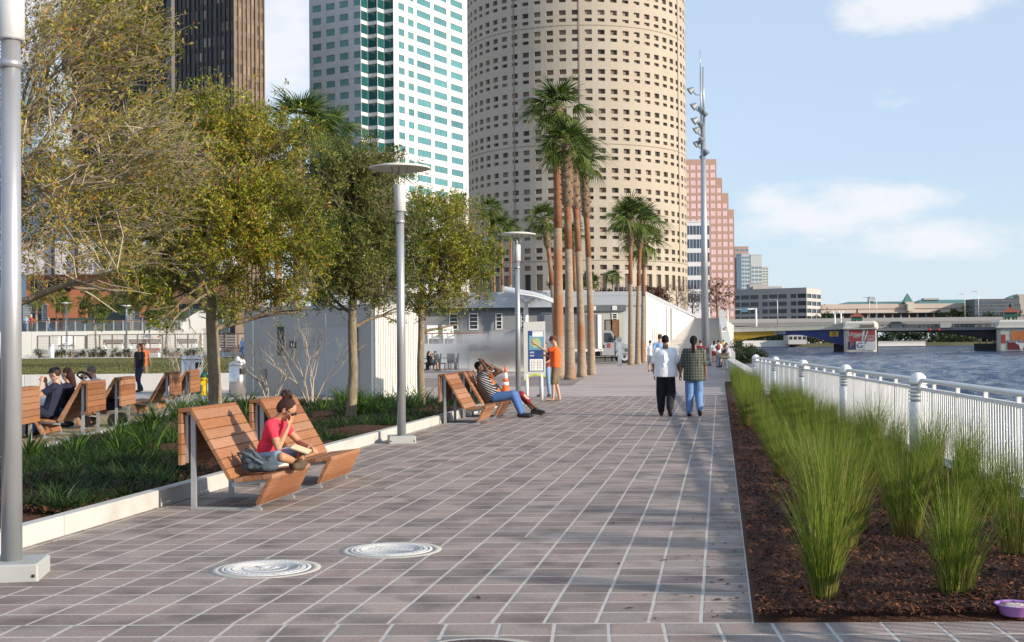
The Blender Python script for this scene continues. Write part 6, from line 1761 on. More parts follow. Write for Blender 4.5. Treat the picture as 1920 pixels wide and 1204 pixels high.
for (c, ang, w, z0, z1, pm) in pn:
    b = MB(); b.box((0,0,(z1-z0)/2),(w,.04,z1-z0)); b.build('louvre', pm, wb, (c.x,c.y,z0), ang)
b = MB(); c = dW*(u_w(1249)); b.box((0,0,ZW/2-.1),(.9,.10,ZW-.5)); b.build('dark_reveal', mat('grey_reveal',(.20,.20,.19),.7), wb, (c.x,c.y,.2), math.atan2(dW.y,dW.x))
b = MB(); c = dW*(u_w(1258)); b.box((0,0,ZW/2-.1),(3.6,.10,ZW-.5)); b.build('recessed_panel', mat('olive_grey_panel',(.27,.27,.24),.7), wb, (c.x,c.y,.2), math.atan2(dW.y,dW.x))
b = MB(); Lr = Vector((-26,0,0)); far = dW*WW
b.prism([(-.0,0),(far.x+.25,far.y),(far.x-40,far.y),(-26,0)], ZW, ZW+.35); b.build('roof_slab', m_wsh, wb)
b = MB(); b.box((-13,.2,ZW-.42),(26,.35,.95)); b.build('fascia', m_wsh, wb)
b = MB(); b.box((-1.1,.2,2.3),(2.2,.35,4.6)); b.build('front_wall', m_wsh, wb)
b = MB(); b.box((-14,5,2.3),(24,.2,4.6)); b.build('dark_recess_wall', mat('deep_grey_wall',(.05,.055,.06),.8), wb)
b = MB(); b.box((-3.2,1.0,.55),(2.6,.12,1.1)); b.build('low_parapet', mat('grey_parapet',(.45,.45,.44),.8), wb)
for k in range(5):
    b = MB(); b.tube([(-7,.6,1.2+k*.22),(-2.2,.6,1.2+k*.22)],.02,5); b.build('rail', m_galv, wb)
b = MB(); b.box((-4.6,.6,2.3),(4.9,.10,.07)); b.build('handrail', mat('rust_timber_rail',(.20,.08,.04),.7), wb)

# white seating terraces, hedge and planting behind the roof
t = thing('seating_terrace','stack of white seating terraces rising behind the grey site office','terrace',(0,128,0)); s1 = FPX/128
for i,(xa,xb,y0,y1) in enumerate(((990,1145,563,572),(990,1140,557,563.4),(990,1134,551,557.4),(1000,1127,546,551.4),(1020,1120,541,546.4))):
    z0 = CAMH+(641.5-y1)/s1; z1 = CAMH+(641.5-y0)/s1; b = MB(); b.box((((xa+xb)/2-960)/s1,i*1.1,(z0+z1)/2),((xb-xa)/s1,1.2,z1-z0)); b.build('terrace_step', m_wedge if i%2 else m_wsh, t)
for i in range(5):
    z = CAMH+(641.5-(552+i*4))/s1; b = MB(); b.tube([((1000-960)/s1,-.9,z),((1142-960)/s1,-.9,z)],.05,5); b.build('rail', m_galv, t)
b = MB(); b.box((((1000+1130)/2-960)/s1,6,2.5),(130/s1,10,5)); b.build('terrace_base', m_wsh, t)
for i,(px,py,w,h) in enumerate(((1040,533,16,9),(1062,530,14,9),(1085,527,16,10),(1105,522,12,14),(1130,548,30,8),(1160,549,30,9),(1188,548,26,9),(1213,546,22,11),(1240,552,22,13),(1100,549,22,6))):
    Y = 150+i; s_ = FPX/Y; leafball('hedge_shrub',('dark green shrub' if i < 4 else 'bushy russet-green shrub')+' on the planted terrace at the foot of the round tower','shrub',((px-960)/s_,Y,CAMH+(641-py)/s_),(w/s_,1.5,h/s_),700,m_dark_leaf if i < 4 or i == 9 else m_redtwig,300+i,.30,'shrubs on the planted terrace')
b = MB(); Y=152; s_=FPX/Y; b.box((((1000+1270)/2-960)/s_,3,3.0),(270/s_,6,6.2)); t2 = thing('planted_terrace','grey terrace base carrying shrubs below the round tower','terrace',(0,Y,0)); b.build('terrace_wall', mat('terrace_grey',(.30,.29,.27),.85), t2)
for i in range(4):
    z = CAMH+(641-(533+i*4.5))/s_; b = MB(); b.tube([((1128-960)/s_,-.2,z),((1212-960)/s_,-.2,z)],.025,4); b.build('railing_wire', m_galv, t2)
for i in range(9):
    x = (1128+i*10.5-960)/s_; b = MB(); b.box((x,-.2,CAMH+(641-541)/s_),(.05,.05,17/s_)); b.build('railing_post', m_galv, t2)
for i,(px,pyt,pyb) in enumerate(((1150,502,552),(1112,512,545),(1085,516,545))):
    Y = 148; s_ = FPX/Y; x = (px-960)/s_; zb = CAMH+(641-pyb)/s_; h = (pyb-pyt)/s_
    palm((x,Y,zb), h, (0,0), .16, .12, ('small cabbage palm on the terrace, '+('right of the front palms','just left of the right one, half hidden','behind the front palm trunks')[i]), 'cabbage palms on the terrace', 180+i, nf=22, scale=.75, boots=1.0, wind=0)
# bare russet trees behind the stairs
def bare_tree(px0, px1, yt, yb, Y, label, seed, dense=5200, m=m_redtwig):
    s_ = FPX/Y; hz = 640; x = ((px0+px1)/2-960)/s_; zb = CAMH+(hz-yb)/s_; w = (px1-px0)/2/s_; h = (yb-yt)/s_
    tree('bare_tree', label, (x,Y,zb-1.5), h*.35+1.5, (0,0,h*.55+1.5), (w,w*.8,h*.48), .16, seed, dense, m, (.10,.22), depth=4, nlimb=8, barkm=m_barkd, twigm=m_barkd, clumps=160)
m_barkd = mat('dark_bark',(.075,.05,.04),.9,.2,5)
bare_tree(1305,1385,524,600,225,'dense russet-brown tree right of the mast, above the stairs',61,9000)
bare_tree(1240,1300,524,590,220,'leafless grey-brown tree left of the mast behind the white wall',62,1600)
bare_tree(1268,1330,535,600,232,'russet twiggy tree behind the mast at the top of the stairs',63,3600)
# green bush overhanging the water at the end of the low wall
leafball('riverside_bush','dark green bush hanging over the seawall beyond the two men on the wall','shrub',(bedx(92)+1.9,92,.3),(1.3,2.6,.95),4200,m_dark_leaf,71,.14)
leafball('riverside_bush','second dark green bush at the water below the stair parapet','shrub',(bedx(102)+1.7,102,.7),(1.1,2.6,1.0),3000,m_dark_leaf,72,.14)

# ------------------------------------------------------------------ site offices, truck
m_sage = mat('sage_cladding',(.44,.46,.42),.7,.05,.5); m_sageS = mat('shaded_sage_cladding',(.20,.215,.23),.7,.05,.5); m_dgr = mat('dark_grey_fascia',(.12,.14,.15),.6,.05,.5)  # second sage is darkened, its wall's shade put into the colour
def site_office(px0, px1, ytop, yfas, Y, label, m, windows, side=False):
    s_ = FPX/Y; hz = 643-((px0+px1)/2-960)*.0087; x0 = (px0-960)/s_; W = (px1-px0)/s_; zt = CAMH+(hz-ytop)/s_; zf = CAMH+(hz-yfas)/s_
    t = thing('site_office', label, 'site office', (x0,Y,0)); pn = []
    us = []; 
    for (a,b_,c,d) in windows: us.append(((a-px0)/s_,(b_-px0)/s_))
    zs = [(CAMH+(hz-windows[0][3])/s_, CAMH+(hz-windows[0][2])/s_)]
    facade(t, Vector((0,0,0)), Vector((1,0,0)), W, .45, zf, us, zs, .08, m, pn, 0, m_offg)
    b = MB(); b.add([(0,0,.45),(0,9,.45),(W,9,.45),(W,0,.45),(0,0,zf),(0,9,zf),(W,9,zf),(W,0,zf)],[(0,1,5,4),(1,2,6,5),(2,3,7,6)]); b.build('side_wall', m, t)
    b = MB(); b.box((W/2,4.4,(zf+zt)/2),(W+.3,9.3,zt-zf)); b.build('fascia', m_dgr, t)
    b = MB(); b.box((W/2,4.5,.22),(W-.3,8.6,.46)); b.build('skirt', m_dgr, t)
    for (c, ang, w, z0, z1, pm) in pn:
        o = MB(); o.box((0,0,(z1-z0)/2),(w,.03,z1-z0)); g = o.build('window', m_offg, t, (c.x,c.y,z0), ang)
        o = MB(); 
        for (cx,cz,dx,dz) in ((0,0,w+.12,.07),(0,z1-z0,w+.12,.07),(-w/2,(z1-z0)/2,.07,z1-z0),(w/2,(z1-z0)/2,.07,z1-z0),(0,(z1-z0)*.5,w,.05),(0,(z1-z0)*.75,w,.03),(0,(z1-z0)*.25,w,.03)): o.box((cx,-.10,cz),(dx,.05,dz))
        o.build('window_frame', m_white, g)
    return t, s_, zt, zf, hz
t1,s_,zt,zf,hz = site_office(1095,1170,572,583.5,103,'sage green site office with a small sash window, behind the truck',m_sage,[(1148,1157,588,606)])
for px in (1113,1152):
    b = MB(); b.box(((px-1095)/s_,-.28,(zt+zf)/2),(.36,.05,.34)); q = b.build('notice_board', mwh, t1)
    b = MB(); 
    for k in range(3): b.box(((px-1095)/s_,-.31,(zt+zf)/2-.09+k*.09),(.24,.01,.03))
    b.build('notice_lines', mat('grey_print',(.35,.36,.38),.7), q)
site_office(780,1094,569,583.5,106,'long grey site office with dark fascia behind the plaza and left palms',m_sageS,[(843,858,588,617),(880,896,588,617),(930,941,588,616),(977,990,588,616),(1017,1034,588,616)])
# awning-like strip and signs
b = MB()
# truck ----------------------------------------------------------------------
tp = G(1172,681); TY_ = tp.y-1.2; s_ = FPX/TY_
tr = thing('box_truck','silver box truck with a square grey body and a red square on its cab door','truck',((1184-960)/s_,TY_,0),rad(2))
m_tb = mat('shaded_truck_body',(.15,.155,.17),.45,.06,.6); m_cab = mat('cab_silver',(.30,.31,.33),.35,.05,1); m_bkk = mat('black_chassis',(.015,.015,.018),.6); m_tyre = mat('tyre')  # cargo box colour darkened to stand for its shaded near side
X = lambda px: (px-1184)/s_
b = MB(); b.bevbox(((X(1130)+X(1010))/2,1.25,2.35),(X(1130)-X(1010),2.5,2.75),.06); body = b.build('cargo_box', m_tb, tr)
b = MB(); b.box((X(1124),-.02,2.35),(.30,.06,2.7)); b.build('corner_post', m_white, body)
b = MB(); b.box(((X(1130)+X(1010))/2,-.02,1.02),(X(1130)-X(1010),.06,.16)); b.build('side_rail', m_white, body)
b = MB(); b.box((X(1130)+.03,1.1,3.0),(.03,1.2,.9)); b.build('red_panel', m_gr, body)
b = MB(); b.box(((X(1150)+X(1012))/2,1.25,.72),(X(1150)-X(1012),1.7,.34)); b.build('chassis', m_bkk, tr)
prof = [(X(1125)-.0,.62),(X(1125),2.42),(X(1128),2.50),(X(1147),2.48),(X(1160),1.62),(X(1176),1.42),(X(1182),1.18),(X(1183),.62),(X(1178),.58)]
b = MB(); b.extrude(prof,.12,2.38); cab = b.build('cab', m_cab, tr)
b = MB(); b.extrude([(X(1133),1.60),(X(1133),2.32),(X(1145),2.30),(X(1152),1.72),(X(1150),1.60)],.095,.14); b.build('side_window', m_offg, cab)
b = MB(); b.add([(X(1148.5),.25,2.40),(X(1148.5),2.25,2.40),(X(1159.5),2.25,1.68),(X(1159.5),.25,1.68)],[(0,1,2,3)]); b.add([(X(1148.5)+.02,.25,2.42),(X(1148.5)+.02,2.25,2.42),(X(1159.5)+.02,2.25,1.70),(X(1159.5)+.02,.25,1.70)],[(0,1,2,3)]); b.build('windscreen', mat('windscreen_glass',(.20,.28,.34),.15,.05,1), cab)
b = MB(); b.box((X(1141.5),.10,1.36),(.24,.03,.34)); b.build('door_emblem', m_gr, cab)
b = MB(); b.box((X(1131.5),.10,1.30),(.14,.03,.22)); b.build('door_handle', m_bkk, cab)
b = MB(); b.box((X(1127.2),.10,1.5),(.035,.02,1.7)); b.box((X(1153.5),.10,1.2),(.035,.02,.9)); b.build('door_gap', m_bkk, cab)
b = MB(); b.tube([(X(1177),.10,1.05),(X(1180),.06,1.05)],.13,10); b.build('headlight', m_white, cab)
b = MB(); b.tube([(X(1152),-.1,2.1),(X(1152),-.12,1.75)],.07,6); b.build('mirror', m_bkk, cab)
for (px,r) in ((1171,.50),(1045,.50),(1030,.50)):
    for y in (.28,2.22):
        b = MB(); b.tube([(X(px),y-.14,r),(X(px),y+.14,r)],r,20); w = b.build('wheel', m_tyre, tr)
        b = MB(); b.tube([(X(px),y-.16,r),(X(px),y-.13,r)],r*.58,14); b.build('rim', mat('wheel_rim',(.45,.45,.46),.4,.1,9), w)
        b = MB(); b.tube([(X(px),y-.19,r),(X(px),y-.155,r)],r*.2,8); b.build('hub', m_bkk, w)
b = MB(); pts = [(X(1171)+.68*cos(a),.115,.50+.68*sin(a)) for a in [PI*k/10 for k in range(11)]]; b.tube(pts,.07,6); b.build('wheel_arch', m_cab, tr)
b = MB(); b.box((X(1182),1.25,.52),(.18,2.4,.28)); b.build('bumper', m_galv, tr)
# timber gate beside the truck
s2 = FPX/101; t = thing('timber_gate','brown timber gate and barred panel between the truck and the site office','gate',((1134-960)/s2,101,0))
for (a,b_) in ((0,12.5),(12.5,26)):
    for xx in (a,b_): 
        b = MB(); b.box((xx/s2,0,1.75),(.09,.09,3.3)); b.build('post', m_sl := mat('brown_timber',(.22,.11,.05),.7,.2,3), t)
for k in range(7): 
    b = MB(); b.box(((1.5+k*1.6)/s2,0,2.6),(.03,.03,1.4)); b.build('bar', m_bkk, t)
for k in range(6):
    b = MB(); b.box(((14.+k*2.1)/s2,0,1.9),(.082,.05,2.9)); b.build('board', m_sl, t)
for z in (3.35,1.8,): 
    b = MB(); b.box((13/s2,0,z),(1.12,.08,.09)); b.build('cross_rail', m_sl, t)

# shade canopy: curved white wing on a white post
cp = G(974,700); s_ = FPX/62; t = thing('shade_canopy','pale upswept wing canopy on a slim white post behind the wayfinding board','canopy',((990-960)/s_,62,0))
zc_ = lambda y: CAMH+(642-y)/s_
b = MB(); b.tube([(-.1,0,0),(-.1,0,zc_(565))],.115,14); b.build('post', m_white, t)
b = MB(); b.tube([(-.1,0,zc_(570)),(-.5,0,zc_(556))],.07,8); b.tube([(-.1,0,zc_(570)),(.35,0,zc_(558))],.07,8); b.build('bracket', m_white, t)
pts = [(946,543.5),(965,547),(980,550.5),(1000,554),(1020,560),(1035,566),(1046,569.5)]
b = MB(); n = len(pts)
for (th) in (0,):
    V = []
    for i,(px,py) in enumerate(pts):
        x = (px-990)/s_; z = zc_(py); d0,d1 = -1.3-.1*i, 1.6
        V += [(x,d0,z-.05),(x,d1,z+.28),(x,d1,z+.20),(x,d0,z-.13)]
    F = []
    for i in range(n-1):
        for k in range(4): F.append((i*4+k,i*4+(k+1)%4,(i+1)*4+(k+1)%4,(i+1)*4+k))
    F += [(0,1,2,3),(4*n-1,4*n-2,4*n-3,4*n-4)]; b.add(V,F)
b.build('wing', mat('canopy_grey',(.55,.58,.62),.5,.04,1), t)
b = MB(); b.tube([((px-990)/s_,-1.35-.1*i,zc_(py)-.08) for i,(px,py) in enumerate(pts)],.05,6); b.build('edge_tube', m_white, t)

# ------------------------------------------------------------------ fountain wall with spray, café terrace on the left
s_ = FPX/73; t = thing('fountain_wall','long low pale stone wall veiled by fountain spray behind the seated pair','wall',((878-960)/s_,73,0))
for i in range(6):
    w = (1012-878)/s_/6; b = MB(); b.bevbox((w*(i+.5),0,.58),(w-.02,.6,1.16),.02); b.build('wall_block', m_conc, t)
def mist():
    m = bpy.data.materials.new('fountain_mist'); m.use_nodes = True; nt = m.node_tree; nt.nodes.clear(); N = nt.nodes.new; L = nt.links.new
    o = N('ShaderNodeOutputMaterial'); v = N('ShaderNodeVolumePrincipled'); L(v.outputs[0], o.inputs['Volume']); v.inputs['Color'].default_value = (.95,.96,1,1); v.inputs['Anisotropy'].default_value = .2
    tc = N('ShaderNodeTexCoord'); g = N('ShaderNodeTexGradient'); g.gradient_type = 'SPHERICAL'; mp = N('ShaderNodeMapping'); mp.inputs['Scale'].default_value = (1/4.6,1/1.08,1/1.19)
    L(tc.outputs['Object'], mp.inputs[0]); L(mp.outputs[0], g.inputs[0]); n = N('ShaderNodeTexNoise'); n.inputs['Scale'].default_value = 1.1; n.inputs['Detail'].default_value = 3; L(tc.outputs['Object'], n.inputs['Vector'])
    mu = N('ShaderNodeMath'); mu.operation = 'MULTIPLY'; L(g.outputs['Fac'], mu.inputs[0]); L(n.outputs[0], mu.inputs[1]); m2 = N('ShaderNodeMath'); m2.operation = 'MULTIPLY'; m2.inputs[1].default_value = 6.0; L(mu.outputs[0], m2.inputs[0]); L(m2.outputs[0], v.inputs['Density'])
    return m
b = MB(); b.box((0,0,0),(9.4,2.2,2.4)); o = b.build('fountain_spray', mist(), None, ((955-960)/FPX*70,69.8,1.2)); tagp(o, kind='stuff')
# café wall and terrace behind it
s_ = FPX/84; t = thing('cafe_terrace_wall','low rendered terrace wall with a slatted railing and orange-brown handrail, left of the palms','wall',((795-960)/s_,84,0))
zz = lambda y: CAMH+(643.5-y)/s_
b = MB(); b.box(((915-795)/2/s_,0,zz(644)/2+.0),((915-795)/s_,.3,zz(644))); b.build('wall', m_wsh, t)
b = MB(); b.box(((912-795)/2/s_,0,zz(624.5)),((912-795)/s_,.08,.07)); b.build('handrail', mat('rust_timber_rail'), t)
for k in range(6): 
    b = MB(); b.tube([(0,0,zz(627.5+k*2.8)),((912-795)/s_,0,zz(627.5+k*2.8))],.012,4); b.build('cable', m_galv, t)
for k in range(9):
    b = MB(); b.box(((0.5+k*14.5)/s_,0,zz(634)),(.06,.06,19.5/s_)); b.build('post', m_galv, t)
def adirondack(p, rz, label, m, sc=1.0, group='slatted lounge chairs on the terraces'):
    t = thing('lounge_chair', label, 'chair', p, rz, group); t.scale = (sc,)*3
    for k in range(6):
        b = MB(); M = Matrix.Translation((-.27+k*.108,.18,.72)) @ Matrix.Rotation(rad(-24),4,'X'); b.box(None,(.095,.02,.92),M=M); b.build('back_slat', m, t)
    for k in range(5):
        b = MB(); M = Matrix.Translation((0,-.42+k*.115,.36-.025*k)) @ Matrix.Rotation(rad(-12),4,'X'); b.box(None,(.56,.10,.02),M=M); b.build('seat_slat', m, t)
    for sx in (-.34,.34):
        b = MB(); b.box((sx,-.12,.56),(.11,.70,.025)); b.build('armrest', m, t)
        b = MB(); b.box((sx,-.42,.28),(.04,.09,.56)); b.build('leg', m, t); b = MB(); b.box((sx,.22,.24),(.04,.09,.48)); b.build('leg', m, t)
    return t
mch = mat('white_slat_paint',(.7,.7,.7),.6)
for i,px in enumerate((812,841)):
    adirondack(((px-960)/FPX*86,86,zz(646)), .2, ('left' if i == 0 else 'right')+' of two white slatted chairs up on the café terrace', mch, 1.15)
mdkc = mat('dark_wicker',(.05,.05,.055),.7,.2,9)
def cafe_table(p, label):
    t = thing('cafe_table', label, 'table', p, 0, 'café tables on the plaza'); b = MB(); b.box((0,0,.73),(1.3,.9,.04)); b.build('tabletop', mdkc, t)
    for sx in (-.55,.55):
        for sy in (-.35,.35): b = MB(); b.box((sx,sy,.36),(.05,.05,.72)); b.build('leg', mdkc, t)
def cafe_chair(p, rz, label):
    t = thing('cafe_chair', label, 'chair', p, rz, 'dark wicker café chairs'); b = MB(); b.bevbox((0,0,.43),(.48,.48,.06),.02); b.build('seat', mdkc, t)
    b = MB(); M = Matrix.Translation((0,.24,.72)) @ Matrix.Rotation(rad(-8),4,'X'); b.box(None,(.48,.05,.56),M=M); b.build('backrest', mdkc, t)
    for sx in (-.2,.2):
        for sy in (-.2,.2): b = MB(); b.box((sx,sy,.21),(.04,.04,.42)); b.build('leg', mdkc, t)
def gY(px, Y): return ((px-960)/FPX*Y, Y, 0)
cafe_table(gY(838,78),'dark café table under the left end of the slatted railing'); cafe_table(gY(806,76),'dark café table beside the trunk of the small oak')
for i,(px,Y,rz) in enumerate(((795,77,1.2),(818,79,-1.4),(828,77,1.4),(851,79,-1.3),(846,80,.2),(812,80,.1))): cafe_chair(gY(px,Y), rz, 'dark wicker chair '+('left of the nearer café table','right of the nearer café table','left of the farther café table','right of the farther café table','behind the farther café table','behind the nearer café table')[i])
m_jar = mat('dark_planter',(.05,.055,.06),.6)
def chair_stack(px,Y,label,h):
    t = thing('chair_stack', label, 'chairs', gY(px,Y), 0)
    for k in range(5):
        b = MB(); b.bevbox((0,0,.42+k*h),(.55,.5,.08),.02); b.build('seat', mdkc, t); b = MB(); b.box((0,.22,.75+k*h),(.52,.06,.5)); b.build('backrest', mdkc, t)
    for sx in (-.24,.24):
        for sy in (-.2,.2): b = MB(); b.box((sx,sy,.20),(.04,.04,.40)); b.build('leg', mdkc, t)
chair_stack(886,79,'left stack of dark wicker chairs behind the fountain wall',.14); chair_stack(908,79,'right stack of dark wicker chairs behind the fountain wall',.14); chair_stack(897,80.5,'shorter stack of dark chairs between two taller ones',.10)

# ------------------------------------------------------------------ terraces, railings and museum beyond the lawn (left background)
LZ = .57
m_pl = mat('planter_concrete',(.42,.42,.41),.8,.05,.5)
def strip_y(Y): return FPX/Y
def Zx(py, px, Y): return CAMH+(643-(px-960)*.0087-py)*Y/FPX
b = MB(); b.prism([(-19,116),(-120,116),(-130,122),(-18,122)],LZ-.2,LZ+.02,bottom=False); tagp(b.build('garden_path', m_conc, kind='structure'))
t = thing('planter_wall','long low grey planter wall behind the lawn with dark bushes in front','wall',(0,123,0))
xs_ = [gY(px,123)[0] for px in range(62,470,34)]
for a,c in zip(xs_,xs_[1:]): b = MB(); b.bevbox(((a+c)/2,0,.9),(c-a-.02,.5,.98),.02); b.build('wall_block', m_pl, t)
b = MB(); b.prism([(gY(62,123)[0],123.3),(gY(475,123)[0],123.3),(gY(475,134)[0],134),(gY(62,134)[0],134)],0,1.40); tagp(b.build('lower_terrace', m_conc, kind='structure'))
for i,px in enumerate((75,105,117,133,153,170,184,194,213,228,242,312,333,352,365)):
    leafball('planter_bush','small dark green bush in front of the planter wall','bush',(*gY(px,121.4)[:2],LZ+.42),(.55,.45,.5),420,m_dark_leaf,400+i,.13,'bushes along the planter wall')
def railing(name,label,px0,px1,Y,z0,z1,npost,ncab,m_rail,m_post):
    t = thing(name,label,'railing',(gY(px0,Y)[0],Y,0)); W = gY(px1,Y)[0]-gY(px0,Y)[0]
    b = MB(); b.box((W/2,0,z1),(W,.09,.08)); b.build('handrail', m_rail, t)
    b = MB(); b.box((0,0,(z0+z1)/2),(.10,.16,z1-z0)); pm = b.mesh('post', m_post)
    for k in range(npost): link('post', pm, t, (W*k/(npost-1),0,0))
    b = MB(); b.tube([(0,0,0),(W,0,0)],.018,4); cm = b.mesh('cable', m_galv)
    for k in range(ncab): link('cable', cm, t, (0,0,z0+(z1-z0)*(k+.8)/(ncab+.8)))
    return t
m_postb = mat('brown_post',(.16,.13,.11),.7); m_rdark = mat('dark_handrail',(.07,.05,.04),.6); m_rust = mat('rust_timber_rail')
railing('terrace_railing','lower terrace railing with dark posts and thin cables above the planter wall',70,160,123.5,1.40,2.68,5,8,m_rdark,m_postb)
railing('terrace_railing','continuation of the lower terrace railing to the kiosk, with a thin brown handrail',163,470,123.5,1.40,2.74,14,8,m_rdark,m_postb)
t = thing('terrace_retaining_wall','white retaining wall under the upper terrace','wall',(0,137,0))
xs_ = [gY(px,137)[0] for px in range(-20,390,40)]
for a,c in zip(xs_,xs_[1:]): b = MB(); b.box(((a+c)/2,0,1.7),(c-a-.03,.4,3.16)); b.build('wall_panel', m_wedge, t)
b = MB(); b.prism([(gY(-20,137)[0],137.2),(gY(358,137)[0],137.2),(gY(358,152)[0],152),(gY(-20,152)[0],152)],0,3.27); tagp(b.build('upper_terrace', m_conc, kind='structure'))
railing('terrace_railing','upper terrace railing with orange-brown handrail and grey cables',-20,356,137,3.28,4.38,22,9,m_rust,m_galv)
t = thing('white_ramp_wall','sloping white wall and grey gable at the right end of the upper terrace','wall',(0,140,0))
b = MB(); P = [(gY(338,140)[0],Zx(640,338,140)),(gY(398,140)[0],Zx(640,398,140)),(gY(398,140)[0],Zx(580,398,140)),(gY(372,140)[0],Zx(583,372,140)),(gY(338,140)[0],Zx(605,338,140))]; b.extrude(P,0,.4); b.build('wall', m_wedge, t)
b = MB(); P = [(gY(360,139)[0],1.4),(gY(405,139)[0],1.4),(gY(405,139)[0],Zx(609,400,139)),(gY(360,139)[0],Zx(623,360,139))]; b.extrude(P,-1,-.7); b.build('gable', m_pl, t)
# museum
mu = thing('museum_building','museum with slatted grey base, orange-brown panels and a pale blank upper wall with black columns','building',(0,154,0))
def mub(px0,px1,y0,y1,dy,name,m,th=.5): 
    b = MB(); x0,x1 = gY(px0,154)[0],gY(px1,154)[0]; z0,z1 = Zx(y1,(px0+px1)/2,154),Zx(y0,(px0+px1)/2,154); b.box(((x0+x1)/2,dy,(z0+z1)/2),(x1-x0,th,z1-z0)); return b.build(name,m,mu)
m_org = mat('orange_brown_panel',(.33,.12,.06),.75,.08,.5); m_slat = mat('slatted_grey',(.30,.33,.36),.6,.05,.5); m_lav = mat('pale_blank_wall',(.50,.50,.54),.7,.04,.3); m_bl2 = mat('black_column',(.02,.02,.025),.6)
mub(20,420,566,625,3,'recessed_wall',mat('museum_glass',(.06,.09,.10),.25,.1,.5),.4)
for (a,c) in ((36,52),(72,84),(230,258)): 
    for k in range(11): mub(a,c,569+k*3.2,571.2+k*3.2,1.2,'slat',m_slat,.2)
mub(84,158,570,596,1.0,'brown_panel',m_org); mub(258,330,572,595,1.0,'brown_panel',m_org)
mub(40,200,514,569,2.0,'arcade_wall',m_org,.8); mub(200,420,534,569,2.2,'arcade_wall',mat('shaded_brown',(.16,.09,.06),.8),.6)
b = MB()
for i,px in enumerate((56,74,88,104,118)):
    b = MB(); x = gY(px,154)[0]; z0 = Zx(545,px,154); w = .42 if i not in (1,2) else .6; P = [(x-w,z0),(x+w,z0)]+[(x+w*cos(a),z0+1.0+w*sin(a)) for a in [PI*k/8 for k in range(9)]]; b.extrude(P,1.50,1.58); b.build('arched_opening', mat('arch_dark',(.012,.012,.014),.8), mu)
mub(46,440,452,514,0,'blank_upper_wall',m_lav,2); 
for px in (107,151,200,248,296): mub(px-2,px+2,440,520,-1.3,'column',m_bl2,.5)
for (px,w_) in ((300,4),(316,4),(304,18)): 
    pass
for k in range(5): mub(262+k*15,264+k*15,594,618,.9,'door_frame',m_white,.1)
mub(262,324,594,596,.9,'door_head',m_white,.1)
block('teal_office','pale blue glass block glimpsed through the twigs of the left-hand oak','office building',-30,84,118,290,22,15,9,9,mat('pale_blue_cladding',(.35,.45,.52),.5,.05,.3),mat('pale_blue_glass',(.12,.26,.36),.15,.1,.5,spec=.8,orand=.2),first=8,mul=.9)
# furniture and lamps on those terraces
for i,px in enumerate((116,134)): adirondack((*gY(px,125.5)[:2],1.40), .3, ('left' if i == 0 else 'right')+' of two white lounge chairs behind the lower railing', mch, 1.1)
m_wood = mat('dark_bench_wood',(.12,.08,.06),.75,.2,3)
def slat_bench(p, label, m=m_wood, rz=0):
    t = thing('terrace_bench', label, 'bench', p, rz)
    for k in range(4): b = MB(); b.box((0,.30+.02*k,.50+k*.11),(2.0,.03,.085)); b.build('back_slat', m, t)
    for k in range(4): b = MB(); b.box((0,-.16+k*.12,.45),(2.0,.10,.03)); b.build('seat_slat', m, t)
    for sx in (-.85,.85): b = MB(); b.box((sx,0,.22),(.06,.5,.44)); b.build('leg', m_white, t); b = MB(); b.box((sx,.30,.62),(.05,.05,.45)); b.build('back_post', m_white, t)
for px,z,Y,lab,m in ((214,1.40,126,'dark slatted bench on the lower terrace, leftmost',m_wood),(262,1.40,126,'dark slatted bench on the lower terrace beside the two men in white',m_wood),(284,1.40,126.5,'dark slatted bench just right of the two men in white',m_wood),(352,1.40,126,'dark slatted bench on the lower terrace above the bare shrub',m_wood),(281,LZ,119.5,'reddish bench by the garden path behind the woman in black',mat('red_bench_wood',(.26,.12,.08),.7,.2,3)),(436,LZ,119.5,'reddish bench by the garden path right of the big oak trunk',mat('red_bench_wood'))):
    slat_bench((*gY(px,Y)[:2],z), lab, m, PI if z < 1 else PI)
for px,Y,z,yt,lab in ((125,128,1.40,570,'slim grey lamp post on the lower terrace with a disc top'),(237,128,1.40,575,'second slim lamp post on the terrace behind the dark tree')):
    t = thing('terrace_lamp',lab,'street lamp',(*gY(px,Y)[:2],z)); h = Zx(yt,px,Y)-z
    b = MB(); b.tube([(0,0,0),(0,0,h)],[.10,.08],10); b.build('pole', m_alu, t); b = MB(); b.lathe([(.05,h),(.55,h+.10),(.5,h+.14),(.01,h+.16)],20); b.build('disc', m_white, t)
p = gY(97,119); t = thing('path_bollard','short white bollard with a dark band on the garden path','bollard',(p[0],p[1],LZ)); b = MB(); b.lathe([(.20,0),(.20,1.1)],16); b.build('shaft', m_white, t); b = MB(); b.lathe([(.205,1.1),(.205,1.22),(.2,1.3),(.1,1.36),(.01,1.37)],16); b.build('head', mat('bollard_head'), t)
